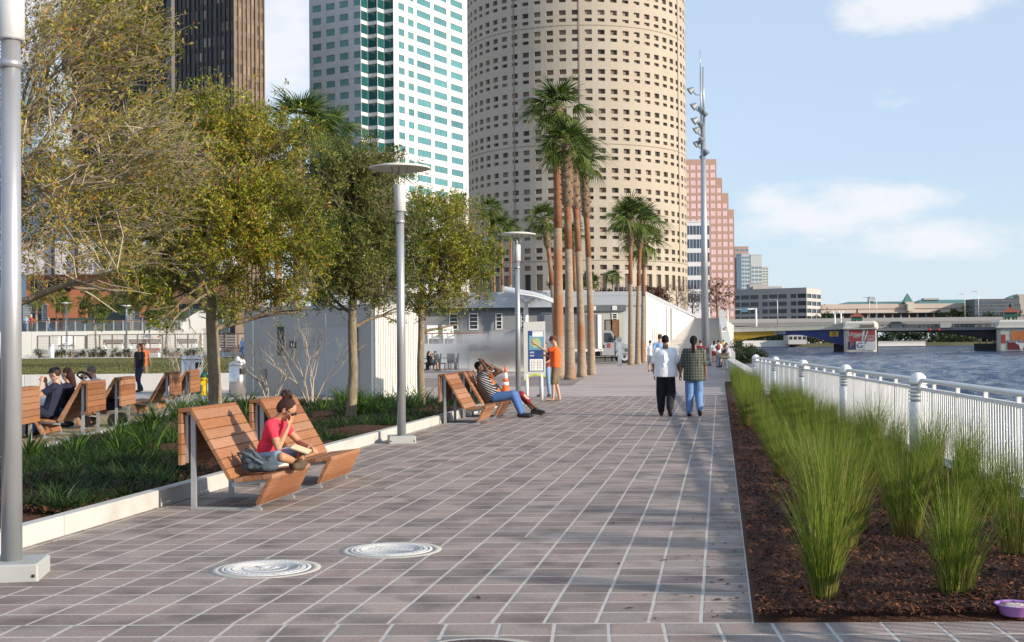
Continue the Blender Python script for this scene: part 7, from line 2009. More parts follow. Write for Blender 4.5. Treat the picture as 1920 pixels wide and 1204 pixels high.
# trees and palms of the left background
def small_tree(px, Y, z, ytop, wpx, label, seed, m=m_oak2, n=5200, cut=.42):
    s_ = FPX/Y; x = gY(px,Y)[0]; H = Zx(ytop,px,Y)-z; w = wpx/s_/2
    tree('terrace_tree', label, (x,Y,z), H*cut*.8, (0,0,H*.68), (w,w*.9,H*.36), .11, seed, n, m, (.12,.24), depth=4, nlimb=7, clumps=150)
small_tree(180,127,1.4,540,70,'dark leafy tree with a thin dark trunk on the lower terrace',81,n=9000); small_tree(312,127,1.4,560,80,'bushy tree on the terrace left of the big oak trunk',82,n=9000)
small_tree(245,140,3.3,535,70,'dense dark tree on the upper terrace behind the far lamp post',83,n=9000); small_tree(392,150,3.3,545,50,'dark tree beside the white ramp wall, behind the big oak',84,n=7000)
for i,(px,yt) in enumerate(((68,548),(107,540),(120,556))):
    z = 3.27; Y = 146; h = Zx(yt,px,Y)-z; palm((gY(px,Y)[0],Y,z), h, (0,0), .2, .13, 'palm on the upper museum terrace, '+('leftmost','middle one with a rusty trunk','right one beside the lamp post')[i], 'palms on the museum terrace', 190+i, nf=22, scale=.9, boots=1.2, wind=0)
# big fan palms behind the left oaks
for i,(px,yt,Y,sc_) in enumerate(((556,190,56,1.15),(612,215,60,1.0),(700,300,60,1.1),(520,300,60,1.1))):
    s_ = FPX/Y; h = (643+3.5-yt)/s_+CAMH; palm((gY(px,Y)[0],Y,0), h, (.2,0), .24, .15, ('tall fan palm whose wind-blown crown shows above the oaks left of the teal tower','fan palm with its crown just above the dark oak','fan palm behind the lamp disc','fan palm mostly hidden behind the leafy oak')[i], 'fan palms behind the oaks', 160+i, nf=24, scale=sc_, boots=2.0, wind=.6 if i == 0 else -.3)
# ------------------------------------------------------------------ people
def skin(name, c): return mat(name, c, .55, .06, 9, coords='object', spec=.35)
SK_TAN = skin('tan_skin', (.42,.22,.13)); SK_DARK = skin('dark_skin', (.115,.055,.035)); SK_LIGHT = skin('light_skin', (.52,.31,.22)); SK_BR = skin('brown_skin', (.24,.12,.075))
def cloth(name, c=(.5,.5,.5), **k): return mat(name, c, .85, .12, 14, .5, 22, coords='object', **k)
def pattern_cloth(name, kind, c1, c2, scale, c3=None):
    if name in _mats: return _mats[name]
    m = cloth(name, c1); nt = m.node_tree; N = nt.nodes.new; L = nt.links.new; b = nt.nodes['Principled BSDF']
    tc = N('ShaderNodeTexCoord'); sep = N('ShaderNodeSeparateXYZ'); L(tc.outputs['Object'], sep.inputs[0])
    def stripe(src, sc, w):
        a = N('ShaderNodeMath'); a.operation = 'MULTIPLY'; a.inputs[1].default_value = sc; L(src, a.inputs[0])
        f = N('ShaderNodeMath'); f.operation = 'FRACT'; L(a.outputs[0], f.inputs[0]); g = N('ShaderNodeMath'); g.operation = 'LESS_THAN'; g.inputs[1].default_value = w; L(f.outputs[0], g.inputs[0]); return g.outputs[0]
    mx = N('ShaderNodeMix'); mx.data_type = 'RGBA'; mx.inputs[6].default_value = (*c1,1); mx.inputs[7].default_value = (*c2,1)
    if kind == 'stripe':
        ad = N('ShaderNodeMath'); ad.operation = 'MULTIPLY_ADD'; L(sep.outputs['Y'], ad.inputs[0]); ad.inputs[1].default_value = .45; L(sep.outputs['Z'], ad.inputs[2])
        L(stripe(ad.outputs[0], scale, .35), mx.inputs[0])
    elif kind == 'plaid':
        s1 = stripe(sep.outputs['Z'], scale, .22); s2 = stripe(sep.outputs['X'], scale, .22); q = N('ShaderNodeMath'); q.operation = 'MAXIMUM'; L(s1, q.inputs[0]); L(s2, q.inputs[1]); L(q.outputs[0], mx.inputs[0])
    else:
        v = N('ShaderNodeTexVoronoi'); v.inputs['Scale'].default_value = scale; L(tc.outputs['Object'], v.inputs['Vector']); g = N('ShaderNodeMath'); g.operation = 'GREATER_THAN'; g.inputs[1].default_value = .62
        s_ = N('ShaderNodeSeparateColor'); L(v.outputs['Color'], s_.inputs[0]); L(s_.outputs[0], g.inputs[0]); L(g.outputs[0], mx.inputs[0])
    L(mx.outputs[2], b.inputs['Base Color']); return m

TMP = bpy.data.scenes.new('scratch')
def fuse(mb, name, m, parent, vox, smooth=3):
    """melt the overlapping volumes into one continuous skin"""
    me = mb.mesh(name, m); o = bpy.data.objects.new(name, me); TMP.collection.objects.link(o)
    r = o.modifiers.new('r', 'REMESH'); r.mode = 'VOXEL'; r.voxel_size = vox; r.use_smooth_shade = True
    s = o.modifiers.new('s', 'SMOOTH'); s.factor = .5; s.iterations = smooth
    with bpy.context.temp_override(scene=TMP, view_layer=TMP.view_layers[0]):
        dg = bpy.context.evaluated_depsgraph_get(); dg.update(); me2 = bpy.data.meshes.new_from_object(o.evaluated_get(dg)); me2.materials.clear(); me2.materials.append(m)
    bpy.data.objects.remove(o); bpy.data.meshes.remove(me)
    me2.polygons.foreach_set('use_smooth', [True]*len(me2.polygons))
    return link(name, me2, parent)
mat('dark_shoe',(.02,.018,.017),.5,.1,9)
def cap(mb, a, b, ra, rb, n=10):
    a = Vector(a); b = Vector(b); mb.tube([a,b],[ra,rb],n); mb.ell(a,(ra,ra,ra),None,n,6); mb.ell(b,(rb,rb,rb),None,n,6)
def frame(x, z):
    z = Vector(z).normalized(); x = Vector(x); x = (x-z*x.dot(z)).normalized(); y = z.cross(x); return Matrix((x,y,z)).transposed()
def etube(b, st, n=18):
    """closed tube of oval rings: stations (centre, half width, half depth, frame)"""
    V = []
    for c, rx, ry, T in st:
        for k in range(n): V.append(Vector(c)+T@Vector((rx*cos(2*PI*k/n), ry*sin(2*PI*k/n), 0)))
    F = [(i*n+k,i*n+(k+1)%n,(i+1)*n+(k+1)%n,(i+1)*n+k) for i in range(len(st)-1) for k in range(n)]+[tuple(range(n-1,-1,-1)), tuple((len(st)-1)*n+k for k in range(n))]
    b.add(V, F)
STAND = dict(hip=(0,0,.95), waist=(0,.0,1.08), chest=(0,0,1.28), neck=(0,-.01,1.47), head=(0,.015,1.63), hf=(0,1,-.05),
    shL=(-.185,0,1.42), shR=(.185,0,1.42), elL=(-.225,-.02,1.14), elR=(.225,-.02,1.14), wrL=(-.235,.03,.89), wrR=(.235,.03,.89),
    hpL=(-.09,0,.92), hpR=(.09,0,.92), knL=(-.10,.02,.50), knR=(.10,.02,.50), anL=(-.10,-.02,.085), anR=(.10,-.02,.085), toL=(-.12,.15,.035), toR=(.12,.15,.035))
def person(label, loc, rz, J=None, H=1.75, sk=SK_TAN, top=None, bottom=None, sleeve=.55, leg='long', shoe=None, hair=('short',None), vox=.012, bulk=1.0, fingers=True, cap_m=None, extras=None, group=None, hem=0.0, loose=1.0, sandals=False, untuck=False):
    j = dict(STAND); j.update(J or {}); k = H/1.75
    j = {a: Vector(v)*k if a != 'hf' else Vector(v) for a, v in j.items()}
    t = thing('person', label, 'person', loc, rz, group)
    up = (j['neck']-j['hip']).normalized(); lat = (j['shR']-j['shL']).normalized(); T = frame(lat, up)
    hupv = (j['head']-j['neck']).normalized(); hf = j['hf'].normalized(); hx = hf.cross(Vector((0,0,1))) if abs(hf.z) < .95 else lat
    hx = hx.normalized(); hz = hx.cross(hf).normalized(); HF = Matrix((hx,hf,hz)).transposed()
    if k != 1: pass
    b = MB(); B = bulk*k
    # skull, jaw, nose, ears
    hc = j['head']
    b.ell(hc+HF@Vector((0,-.005,.02))*k, (.073*k,.092*k,.095*k), HF); b.ell(hc+HF@Vector((0,.030,-.050))*k, (.052*k,.055*k,.062*k), HF)
    b.ell(hc+HF@Vector((0,.092,-.012))*k, (.012*k,.016*k,.022*k), HF, 8, 6)
    for s in (-1,1): b.ell(hc+HF@Vector((s*.076,-.005,-.01))*k, (.012*k,.022*k,.032*k), HF, 8, 6)
    cap(b, j['neck']-up*.04*k, hc-HF@Vector((0,.01,.05))*k, .058*B, .052*k)
    b.ell(j['chest'], (.145*B,.10*B,.16*k), T); b.ell(j['waist'], (.125*B,.10*B,.13*k), T); b.ell(j['hip'], (.14*B,.11*B,.10*k), T)
    for S in 'LR':
        s = -1 if S == 'L' else 1
        cap(b, j['neck']-up*.03*k, j['sh'+S], .045*k, .050*k); cap(b, j['sh'+S], j['el'+S], .050*B, .038*B); cap(b, j['el'+S], j['wr'+S], .038*B, .025*k)
        fd = (j['wr'+S]-j['el'+S]).normalized(); ax = Vector(j.get('pa'+S, (0,1,0)))            # ax: across the knuckles
        ax = (ax-fd*ax.dot(fd)).normalized(); nn = fd.cross(ax)
        pc = j['wr'+S]+fd*.045*k
        Mh = Matrix((ax,nn,fd)).transposed(); b.ell(pc, (.040*k,.017*k,.052*k), Mh, 10, 8)
        curl = j.get('curl', Vector((0,0,0))); inward = nn*(-1 if nn.dot(-Vector((s,0,0))) < 0 else 1)
        if fingers:
            for q,ll in enumerate((.062,.072,.068,.052)):
                r0 = pc+fd*.040*k+ax*(-.030+.020*q)*k; m1 = r0+(fd*.8+inward*.35)*ll*.5*k; m2 = m1+(fd*.45+inward*.8)*ll*.5*k
                cap(b, r0, m1, .0095*k, .009*k, 6); cap(b, m1, m2, .009*k, .0075*k, 6)
            r0 = j['wr'+S]+fd*.02*k+ax*.030*k; m1 = r0+(ax*.7+fd*.6+inward*.3).normalized()*.035*k; cap(b, r0, m1, .012*k, .010*k, 6); cap(b, m1, m1+(fd*.9+inward*.4)*.028*k, .010*k, .008*k, 6)
        else: b.ell(pc+fd*.05*k, (.034*k,.016*k,.042*k), Mh, 8, 6)
        cap(b, j['hp'+S], j['kn'+S], .080*B, .054*B); cap(b, j['kn'+S], j['kn'+S].lerp(j['an'+S],.35), .052*B, .050*B); cap(b, j['kn'+S].lerp(j['an'+S],.35), j['an'+S], .050*B, .034*k)
        cap(b, j['an'+S]-Vector((0,0,.03))*k, j['to'+S], .034*k, .026*k)
    fuse(b, 'body', sk, t, vox)
    if top:
        b = MB(); L_ = loose
        b.ell(j['chest']+up*.01*k, (.165*B*L_,.118*B*L_,.175*k), T, 16, 10); b.ell(j['waist'], (.150*B*L_,.120*B*L_,.15*k), T, 16, 10)
        for S in 'LR':
            A_ = .5+.5*B; cap(b, j['neck']-up*.045*k, j['sh'+S]-up*.008*k, .056*k, .064*A_); e = j['sh'+S].lerp(j['el'+S], min(sleeve,1.0)); cap(b, j['sh'+S]-up*.012*k, e, .063*A_, .057*A_*L_)
            if sleeve > 1: cap(b, j['el'+S], j['el'+S].lerp(j['wr'+S], sleeve-1), .054*B, .040*B)
        if untuck:
            hp = j['hip']-up*(.05+hem)*k
            etube(b, [(hp,.172*B*L_,.132*B*L_,T),(j['hip']+up*.05*k,.166*B*L_,.128*B*L_,T),(j['waist']+up*.04*k,.158*B*L_,.122*B*L_,T),(j['chest']+up*.03*k,.166*B*L_,.118*B*L_,T),(j['chest']+up*.10*k,.150*B,.105*B,T),(j['chest']+up*.15*k,.10*B,.07*B,T)])
            r_ = random.Random(int(loc[0]*97)&1023)
            for q in range(9):      # soft folds
                a = r_.uniform(0,6.28); z0 = r_.uniform(-.05-hem,.22)*k; c = j['hip']+up*z0; p = c+T@Vector((.158*B*L_*cos(a),.120*B*L_*sin(a),0)); b.tube([p, p+up*r_.uniform(.08,.22)*k+T@Vector((r_.uniform(-.04,.04),0,0))],[.018*k,.006*k],6)
        fuse(b, 'shirt', top, t, vox)
    if bottom:
        b = MB(); b.ell(j['hip'], (.152*B,.120*B,.115*k), T, 14, 8)
        for S in 'LR':
            if leg == 'long':
                cap(b, j['hp'+S], j['kn'+S], .090*B, .070*B*loose); cap(b, j['kn'+S], j['an'+S]+Vector((0,0,.03))*k, .070*B*loose, .062*k*loose)
            elif leg == 'short':
                cap(b, j['hp'+S], j['hp'+S].lerp(j['kn'+S], .80), .095*B, .082*B)
            elif leg == 'cargo':
                cap(b, j['hp'+S], j['kn'+S]+Vector((0,0,.01)), .096*B, .085*B); c = j['hp'+S].lerp(j['kn'+S],.65); b.ell(c+lat*(.07 if S=='R' else -.07)*k, (.03*k,.05*k,.07*k))
            elif leg == 'capri':
                cap(b, j['hp'+S], j['kn'+S], .092*B, .074*B); cap(b, j['kn'+S], j['kn'+S].lerp(j['an'+S],.45), .074*B, .066*B)
        fuse(b, 'trousers' if leg == 'long' else 'shorts', bottom, t, vox)
    shoe = shoe or mat('dark_shoe',(.03,.025,.022),.5,.1,9)
    for S in 'LR':
        b = MB(); d = (j['to'+S]-j['an'+S]); d = Vector((d.x,d.y,0)) if abs(d.z) < .12 else d; d.normalize()
        if sandals:
            dn = Vector((0,0,-1)); c = (j['an'+S]+j['to'+S])/2+dn*.030*k; M = Matrix((Vector((-d.y,d.x,0)),d,Vector((0,0,1)))).transposed(); b.ell(c, (.045*k,.13*k,.014*k), M)
        else:
            cap(b, j['an'+S]-Vector((0,0,.035))*k-d*.03*k, j['to'+S]+d*.02*k, .050*k, .040*k); cap(b, j['an'+S], j['an'+S]-Vector((0,0,.03))*k, .046*k, .050*k)
        fuse(b, 'sandal' if sandals else 'shoe', shoe, t, max(vox,.008))
    hk, hm = hair
    if hm:
        b = MB(); b.ell(hc+HF@Vector((0,-.022,.034))*k, (.082*k,.092*k,.094*k), HF, 14, 10)
        if hk == 'pony':
            b.ell(hc+HF@Vector((0,-.06,.0))*k, (.078*k,.07*k,.09*k), HF); a = hc+HF@Vector((0,-.115,-.02))*k
            cap(b, a, a+Vector((0,-.03,-.14))*k, .034*k, .036*k); cap(b, a+Vector((0,-.03,-.14))*k, a+Vector((0,-.02,-.30))*k, .036*k, .015*k)
        elif hk == 'bun':
            b.ell(hc+HF@Vector((0,-.05,.01))*k, (.080*k,.07*k,.09*k), HF)
            r = random.Random(2); c = hc+HF@Vector((0,-.085,.115))*k
            for q in range(34):
                v = Vector((r.gauss(0,1),r.gauss(0,1),r.gauss(0,1))).normalized()*r.uniform(.03,.062)*k; b.ell(c+v, (.020*k,)*3, None, 6, 5)
            b.ell(c, (.045*k,)*3); cap(b, hc+HF@Vector((0,-.06,.06))*k, c, .04*k, .04*k)
        elif hk == 'long':
            b.ell(hc+HF@Vector((0,-.05,-.02))*k, (.088*k,.07*k,.11*k), HF); cap(b, hc+HF@Vector((0,-.07,-.04))*k, hc+HF@Vector((0,-.09,-.22))*k, .075*k, .06*k)
        elif hk == 'curly':
            r = random.Random(4)
            for q in range(26):
                v = Vector((r.gauss(0,1),r.gauss(0,1)-.5,abs(r.gauss(0,1)))).normalized()*.085*k; b.ell(hc+HF@(v+Vector((0,-.02,.02))), (.03*k,)*3, None, 6, 5)
        fuse(b, 'hair', hm, t, max(vox*.9,.008), 2)
    if cap_m:
        b = MB(); b.ell(hc+HF@Vector((0,-.006,.060))*k, (.084*k,.100*k,.070*k), HF, 14, 8); b.ell(hc+HF@Vector((0,.105,.040))*k, (.062*k,.060*k,.010*k), HF, 12, 6)
        fuse(b, 'cap', cap_m, t, .009, 1)
    return t, j, HF
hair_blk = mat('black_hair',(.010,.008,.007),.75,.3,60,1.0,70,coords='object',spec=.2); hair_red = mat('auburn_hair',(.038,.012,.010),.75,.4,60,.8,90,coords='object'); hair_br = mat('brown_hair',(.06,.035,.02),.6,.2,60,.6,90,coords='object'); hair_gr = mat('greying_hair',(.14,.12,.11),.7,.2,60,.6,90,coords='object')
denim = cloth('blue_denim',(.07,.15,.36)); denim_l = cloth('faded_denim',(.20,.32,.50)); blackc = cloth('black_cotton',(.010,.010,.013)); whitec = cloth('white_cotton',(.82,.84,.88)); orangec = cloth('orange_cotton',(.72,.11,.02)); khaki = cloth('khaki_cloth',(.17,.12,.075)); navyc = cloth('navy_cotton',(.015,.02,.05)); pinkc = cloth('hot_pink_cotton',(.72,.035,.075))
greyc = cloth('grey_cotton',(.38,.39,.40)); bluec = cloth('light_blue_cotton',(.25,.42,.70)); rblue = cloth('royal_blue_cotton',(.05,.12,.45)); yell = cloth('yellow_cotton',(.72,.52,.06)); redc = cloth('red_cotton',(.40,.03,.03))
m_lens = mat('sunglass_lens',(.008,.008,.010),.15); m_eye = mat('dark_eye',(.02,.015,.012),.3)
def shades(t, j, HF, k=1.0, m=m_lens):
    b = MB()
    for s in (-1,1): b.ell(j['head']+HF@Vector((s*.034,.092,.012))*k, (.026*k,.010*k,.020*k), HF, 10, 6)
    b.tube([j['head']+HF@Vector((-.08,.0,.015))*k, j['head']+HF@Vector((-.066,.085,.015))*k, j['head']+HF@Vector((.066,.085,.015))*k, j['head']+HF@Vector((.08,.0,.015))*k], .005, 6)
    b.build('sunglasses', m, t)
def face(t, j, HF, k=1.0):
    b = MB()
    for s in (-1,1):
        b.ell(j['head']+HF@Vector((s*.030,.083,.012))*k, (.011*k,.007*k,.006*k), HF, 8, 5); b.ell(j['head']+HF@Vector((s*.031,.085,.032))*k, (.018*k,.006*k,.004*k), HF, 8, 5)
    b.build('eyes_and_brows', m_eye, t); b = MB(); b.ell(j['head']+HF@Vector((0,.083,-.052))*k, (.021*k,.007*k,.006*k), HF, 8, 5); b.build('mouth', mat('lip',(.30,.09,.08),.5), t)

def seat_at(bloc, R, x, y):
    M = Matrix.Translation(bloc) @ Matrix.Rotation(R,4,'Z'); p = M @ Vector((x,y,0)); return (p.x,p.y,0), R-PI/2
# 1 the reader
loc_, rz_ = seat_at(bo, BR, .545, .62)
J1 = dict(hip=(0,-.01,.455), waist=(0,.03,.57), chest=(0,.085,.715), neck=(0,.135,.865), head=(0,.235,.955), hf=(0,.80,-.60),
    shL=(-.155,.115,.815), shR=(.155,.115,.815), elR=(.175,.20,.575), wrR=(.085,.275,.785), elL=(-.21,.29,.615), wrL=(-.10,.44,.575),
    hpL=(-.10,.0,.44), hpR=(.10,.0,.44), knR=(.29,.28,.50), knL=(-.27,.30,.52), anR=(-.01,.32,.425), anL=(.08,.40,.425), toR=(-.13,.36,.40), toL=(.22,.40,.40), paR=(0,.3,1), paL=(1,.3,0))
t,j,HF = person('reading woman in a hot pink top and sunglasses, cross-legged on the nearest bench', loc_, rz_, J1, 1.75, SK_TAN, pinkc, cloth('frayed_denim',(.22,.33,.45)), .45, 'short', mat('brown_suede_shoe',(.09,.06,.035),.8,.15,9), ('bun',hair_red), .009, .93, loose=.95)
shades(t,j,HF); b = MB(); b.ell(j['head']+HF@Vector((0,.083,-.052)), (.021,.007,.006), HF, 8, 5); b.build('mouth', mat('lip'), t)
b = MB()
for s in (-1,1): b.lathe([(.020,-.002),(.024,0),(.020,.002)],12,j['head']+HF@Vector((s*.084,-.005,-.045)))
b.build('earring', mat('earring_metal',(.4,.38,.3),.3,metal=.8), t)
Mw = Matrix.Translation(loc_) @ Matrix.Rotation(rz_,4,'Z')
t = thing('open_book','open paperback book held low in the reading woman\'s lap','book', (Mw @ Vector((-.02,.40,.565))), rz_)
b = MB()
for s in (-1,1): 
    M = Matrix.Rotation(rad(-18),4,'X') @ Matrix.Rotation(s*rad(12),4,'Y') @ Matrix.Translation((s*.065,0,.006)); b.box(None,(.125,.19,.014),M=M)
b.build('pages', mat('book_paper',(.62,.52,.34),.9,.05,20), t); b = MB()
for s in (-1,1): 
    M = Matrix.Rotation(rad(-18),4,'X') @ Matrix.Rotation(s*rad(12),4,'Y') @ Matrix.Translation((s*.066,0,-.004)); b.box(None,(.132,.20,.004),M=M)
b.build('cover', navyc, t)
# her bag
M_ = Matrix.Translation(bo) @ Matrix.Rotation(BR,4,'Z'); p = M_ @ Vector((.60,.25,.36))
t = thing('shoulder_bag','slouched slate-blue cloth bag on the near end of the reader\'s bench','bag',(p.x,p.y,p.z),BR); b = MB(); r = random.Random(3)
b.ell((0,0,.07),(.17,.13,.075),None,14,10); b.ell((-.09,.02,.12),(.09,.10,.09)); b.ell((.10,-.01,.05),(.12,.12,.055))
for q in range(14): a = r.uniform(0,6.28); b.ell((.14*cos(a),.10*sin(a),.06+r.uniform(-.02,.07)),(r.uniform(.03,.06),r.uniform(.02,.05),r.uniform(.02,.05)),Matrix.Rotation(a,3,'Z'),8,6)
fuse(b,'bag_body',cloth('slate_bag_cloth',(.055,.075,.095)),t,.009,2)
b = MB(); b.tube([(-.14,-.05,.12),(-.17,-.09,.19),(-.10,-.12,.20),(.02,-.13,.14),(.10,-.12,.09)],.013,6); b.tube([(-.12,.06,.15),(-.13,.02,.23),(-.05,-.02,.22),(.05,-.04,.13)],.011,6); b.build('strap', cloth('slate_bag_strap',(.10,.13,.15)), t)

# 2 and 3: the pair on the farther bench
loc_, rz_ = seat_at(b3+b1d*1.93, BR, .60, .35)
J2 = dict(hip=(0,.0,.44), waist=(0,-.08,.56), chest=(0,-.20,.74), neck=(0,-.30,.92), head=(0,-.30,1.08), hf=(0,1,.05),
    shL=(-.19,-.27,.88), shR=(.19,-.27,.88), elR=(.24,-.10,1.03), wrR=(.10,-.24,1.20), elL=(-.24,-.06,1.06), wrL=(-.10,-.22,1.20),
    hpL=(-.11,.03,.43), hpR=(.11,.03,.43), knR=(.14,.44,.50), knL=(-.16,.44,.50), anR=(.15,.60,.10), anL=(-.15,.60,.10), toR=(.18,.78,.045), toL=(-.18,.78,.045), paR=(0,1,0), paL=(0,1,0))
person('man in a striped shirt and jeans leaning back with hands on his head', loc_, rz_, J2, 1.78, SK_DARK, pattern_cloth('striped_jersey','stripe',(.010,.010,.014),(.36,.36,.37),21), denim, .6, 'long', mat('black_boot',(.015,.015,.02),.5), ('short',hair_blk), .014, 1.22, untuck=True)
loc_, rz_ = seat_at(b3+b1d*1.93, BR, .60, .93)
J3 = dict(J2); J3.update(hip=(0,.03,.44), elL=(-.20,.06,1.02), elR=(.22,.05,1.02), wrL=(-.08,-.14,1.14), wrR=(.08,-.14,1.14), knR=(.12,.56,.50), knL=(-.14,.52,.48), anR=(.10,.88,.18), anL=(-.10,.80,.12), toR=(.12,1.05,.10), toL=(-.13,.96,.05))
person('person in red patterned trousers with hands over the brow beside the man in stripes', loc_, rz_, J3, 1.70, SK_DARK, pattern_cloth('dark_orange_print','spots',(.02,.02,.03),(.40,.13,.03),9), pattern_cloth('red_patterned_cloth','spots',(.22,.015,.025),(.45,.38,.28),8), .5, 'capri', mat('dark_shoe'), ('short',hair_blk), .014, 1.1, untuck=True)

# 4 and 5: at the board
p = G(1042,752.5); J4 = dict(wrL=(-.15,.52,1.52), elL=(-.20,.22,1.32), elR=(.21,.14,1.18), wrR=(.10,.30,1.22), head=(0,.05,1.62), hf=(0,1,-.25), knL=(-.10,.05,.50), anL=(-.10,.06,.085), toL=(-.12,.23,.035), anR=(.10,-.10,.085), toR=(.12,.07,.035), knR=(.10,-.01,.5))
t,j,HF = person('man in an orange shirt, cap and cargo shorts leaning a hand on the board', (p.x,p.y,0), PI/2-.1, J4, 1.82, SK_LIGHT, orangec, khaki, .62, 'cargo', mat('sandal_leather',(.12,.07,.045),.7), ('short',hair_br), .013, 1.0, cap_m=cloth('rust_cap',(.13,.035,.02)), untuck=True, loose=1.12, sandals=True); shades(t,j,HF,1.04)
p = G(1022,744); J5 = dict(elL=(-.24,.05,1.16), wrL=(-.15,.22,1.08), elR=(.24,.05,1.16), wrR=(.16,.2,1.05), knL=(-.14,.04,.5), anL=(-.15,.0,.085), toL=(-.19,.16,.035), knR=(.12,.02,.5), anR=(.14,-.02,.085), toR=(.17,.14,.035))
person('person in a dark red top and faded jeans half hidden behind the wayfinding board', (p.x,p.y,0), PI-.5, J5, 1.66, SK_TAN, cloth('maroon_cotton',(.13,.02,.025)), denim_l, .6, 'long', None, ('short',hair_br), .014, .95, untuck=True)

# 6 and 7: the couple hand in hand
p = G(1249,780); s_ = FPX/p.y
J6 = dict(elL=(-.255,-.03,1.15), wrL=(-.25,.02,.90), elR=(.25,.0,1.15), wrR=(.315,.07,.90), knL=(-.11,.06,.50), anL=(-.11,.10,.085), toL=(-.13,.27,.04), knR=(.11,.06,.49), anR=(.09,-.26,.17), toR=(.10,-.18,.04))
person('man in a loose white shirt and black trousers walking away, holding hands', (p.x,p.y,0), -.17, J6, 1.76, SK_BR, whitec, blackc, .85, 'long', mat('dark_shoe'), ('short',hair_blk), .012, 1.26, untuck=True, hem=.05, loose=1.22)
p2 = G(1302,781); dx = p2.x-p.x
J7 = dict(elL=(-.25,.0,1.13), wrL=(-.30,.06,.90), elR=(.235,-.02,1.14), wrR=(.25,.02,.90), knL=(-.10,.04,.50), anL=(-.105,.02,.085), toL=(-.13,.19,.035), knR=(.10,.08,.50), anR=(.115,-.20,.15), toR=(.12,-.08,.04))
person('woman with a dark ponytail, green plaid jacket and jeans, hand in hand with the man', (p2.x,p2.y,0), -.14, J7, 1.74, SK_BR, pattern_cloth('green_plaid','plaid',(.030,.045,.042),(.15,.14,.10),17), cloth('washed_denim',(.13,.24,.46)), .95, 'long', mat('dark_shoe'), ('pony',hair_blk), .012, 1.18, untuck=True, hem=.12, loose=1.16)

# second-row benches
def b2loc(i): q = G(*rows2[i][0]); return Vector((q.x,q.y,0))
loc_, rz_ = seat_at(b2loc(1), R2, .62, .92)
R2s = R2
J8 = dict(hip=(0,0,.44), waist=(0,-.04,.57), chest=(0,-.10,.76), neck=(0,-.13,.95), head=(0,-.08,1.10), hf=(0,1,-.15), shL=(-.18,-.12,.90), shR=(.18,-.12,.90), elR=(.22,.10,.72), wrR=(.10,.10,.95), elL=(-.22,.12,.74), wrL=(-.08,.12,.98),
    hpL=(-.10,.02,.43), hpR=(.10,.02,.43), knL=(-.14,.42,.48), knR=(.14,.42,.48), anL=(-.14,.44,.09), anR=(.14,.46,.09), toL=(-.15,.62,.04), toR=(.16,.64,.04))
t,j,HF = person('man in a navy cap sitting on the second row with a hand at his chin', loc_, rz_, J8, 1.80, SK_LIGHT, navyc, cloth('dark_slate_cotton',(.02,.025,.045)), .6, 'long', None, ('short',hair_br), .014, 1.1, cap_m=cloth('navy_cap',(.012,.014,.035)), untuck=True); face(t,j,HF,1.03)
loc_, rz_ = seat_at(b2loc(1), R2, .58, .34)
person('auburn-haired woman on the second row, only her hair showing above the bench', loc_, rz_, J8, 1.78, SK_LIGHT, navyc, denim, .6, 'long', None, ('long',hair_red), .016, 1.0)
loc_, rz_ = seat_at(b2loc(2), R2, .62, .50)
J10 = dict(J8); J10.update(head=(0,.02,1.06), hf=(0,.9,-.5), neck=(0,-.04,.94), shL=(-.18,-.06,.88), shR=(.18,-.06,.88), elR=(.22,.20,.66), wrR=(.08,.20,.92))
t,j,HF = person('grey-haired man in a pale collar bending forward on the second row', loc_, rz_, J10, 1.82, SK_LIGHT, cloth('pale_blue_cotton',(.42,.50,.62)), cloth('dark_slate_cotton'), .9, 'long', None, ('short',hair_gr), .014, 1.08); face(t,j,HF,1.03)
p = G(262,736); J11 = dict(elL=(-.25,.0,1.15), wrL=(-.30,.10,.93), elR=(.27,-.05,1.16), wrR=(.24,.02,.93), knL=(-.10,.14,.52), anL=(-.09,.12,.10), toL=(-.1,.28,.06), knR=(.10,.05,.50), anR=(.11,-.20,.12), toR=(.12,-.05,.04), head=(0,.02,1.63))
t,j,HF = person('woman in a black T-shirt and dark jeans with sunglasses walking behind the second row', (p.x,p.y,0), PI-.5, J11, 1.70, SK_BR, blackc, cloth('dark_denim',(.02,.03,.06)), .5, 'long', None, ('long',hair_blk), .016, .98, untuck=True); shades(t,j,HF)
p = G(252,733); person('man in an orange vest just behind the woman in black', (p.x-.15,p.y+1.6,0), PI+.4, J11, 1.72, SK_BR, orangec, khaki, .1, 'short', None, ('short',hair_blk), .018, 1.0, untuck=True)

# distant figures
WALK = dict(elL=(-.24,-.10,1.15), wrL=(-.22,-.12,.92), elR=(.24,.04,1.15), wrR=(.22,.20,.98), knL=(-.10,.14,.52), anL=(-.10,.20,.10), toL=(-.11,.36,.06), knR=(.10,.04,.50), anR=(.10,-.26,.15), toR=(.10,-.14,.04))
def far(label, px, Y, z, H, rz, top, bot, leg='long', hr=hair_blk, sk=SK_LIGHT, J=WALK, hk='short', cm=None, sleeve=.6, group=None):
    x = (px-960)/FPX*Y; return person(label, (x,Y,z), rz, J, H, sk, top, bot, sleeve, leg, None, (hk,hr), .03, 1.02, fingers=False, cap_m=cm, untuck=True, group=group)
far('tall person in a light blue shirt walking just beyond the man in white', 1237, 47.5, 0, 1.90, -.15, bluec, cloth('grey_cotton'), 'short', hair_br)
far('man in a white T-shirt and grey shorts walking left of the couple', 1218.5, 68, 0, 1.70, -.2, whitec, greyc, 'cargo')
far('child in a royal blue shirt and grey shorts, leftmost walker near the white building', 1206, 128, 0, 1.62, .6, rblue, greyc, 'short')
far('distant walker in white beside the child in blue', 1213.5, 140, 0.3, 1.70, .1, whitec, khaki, 'long')
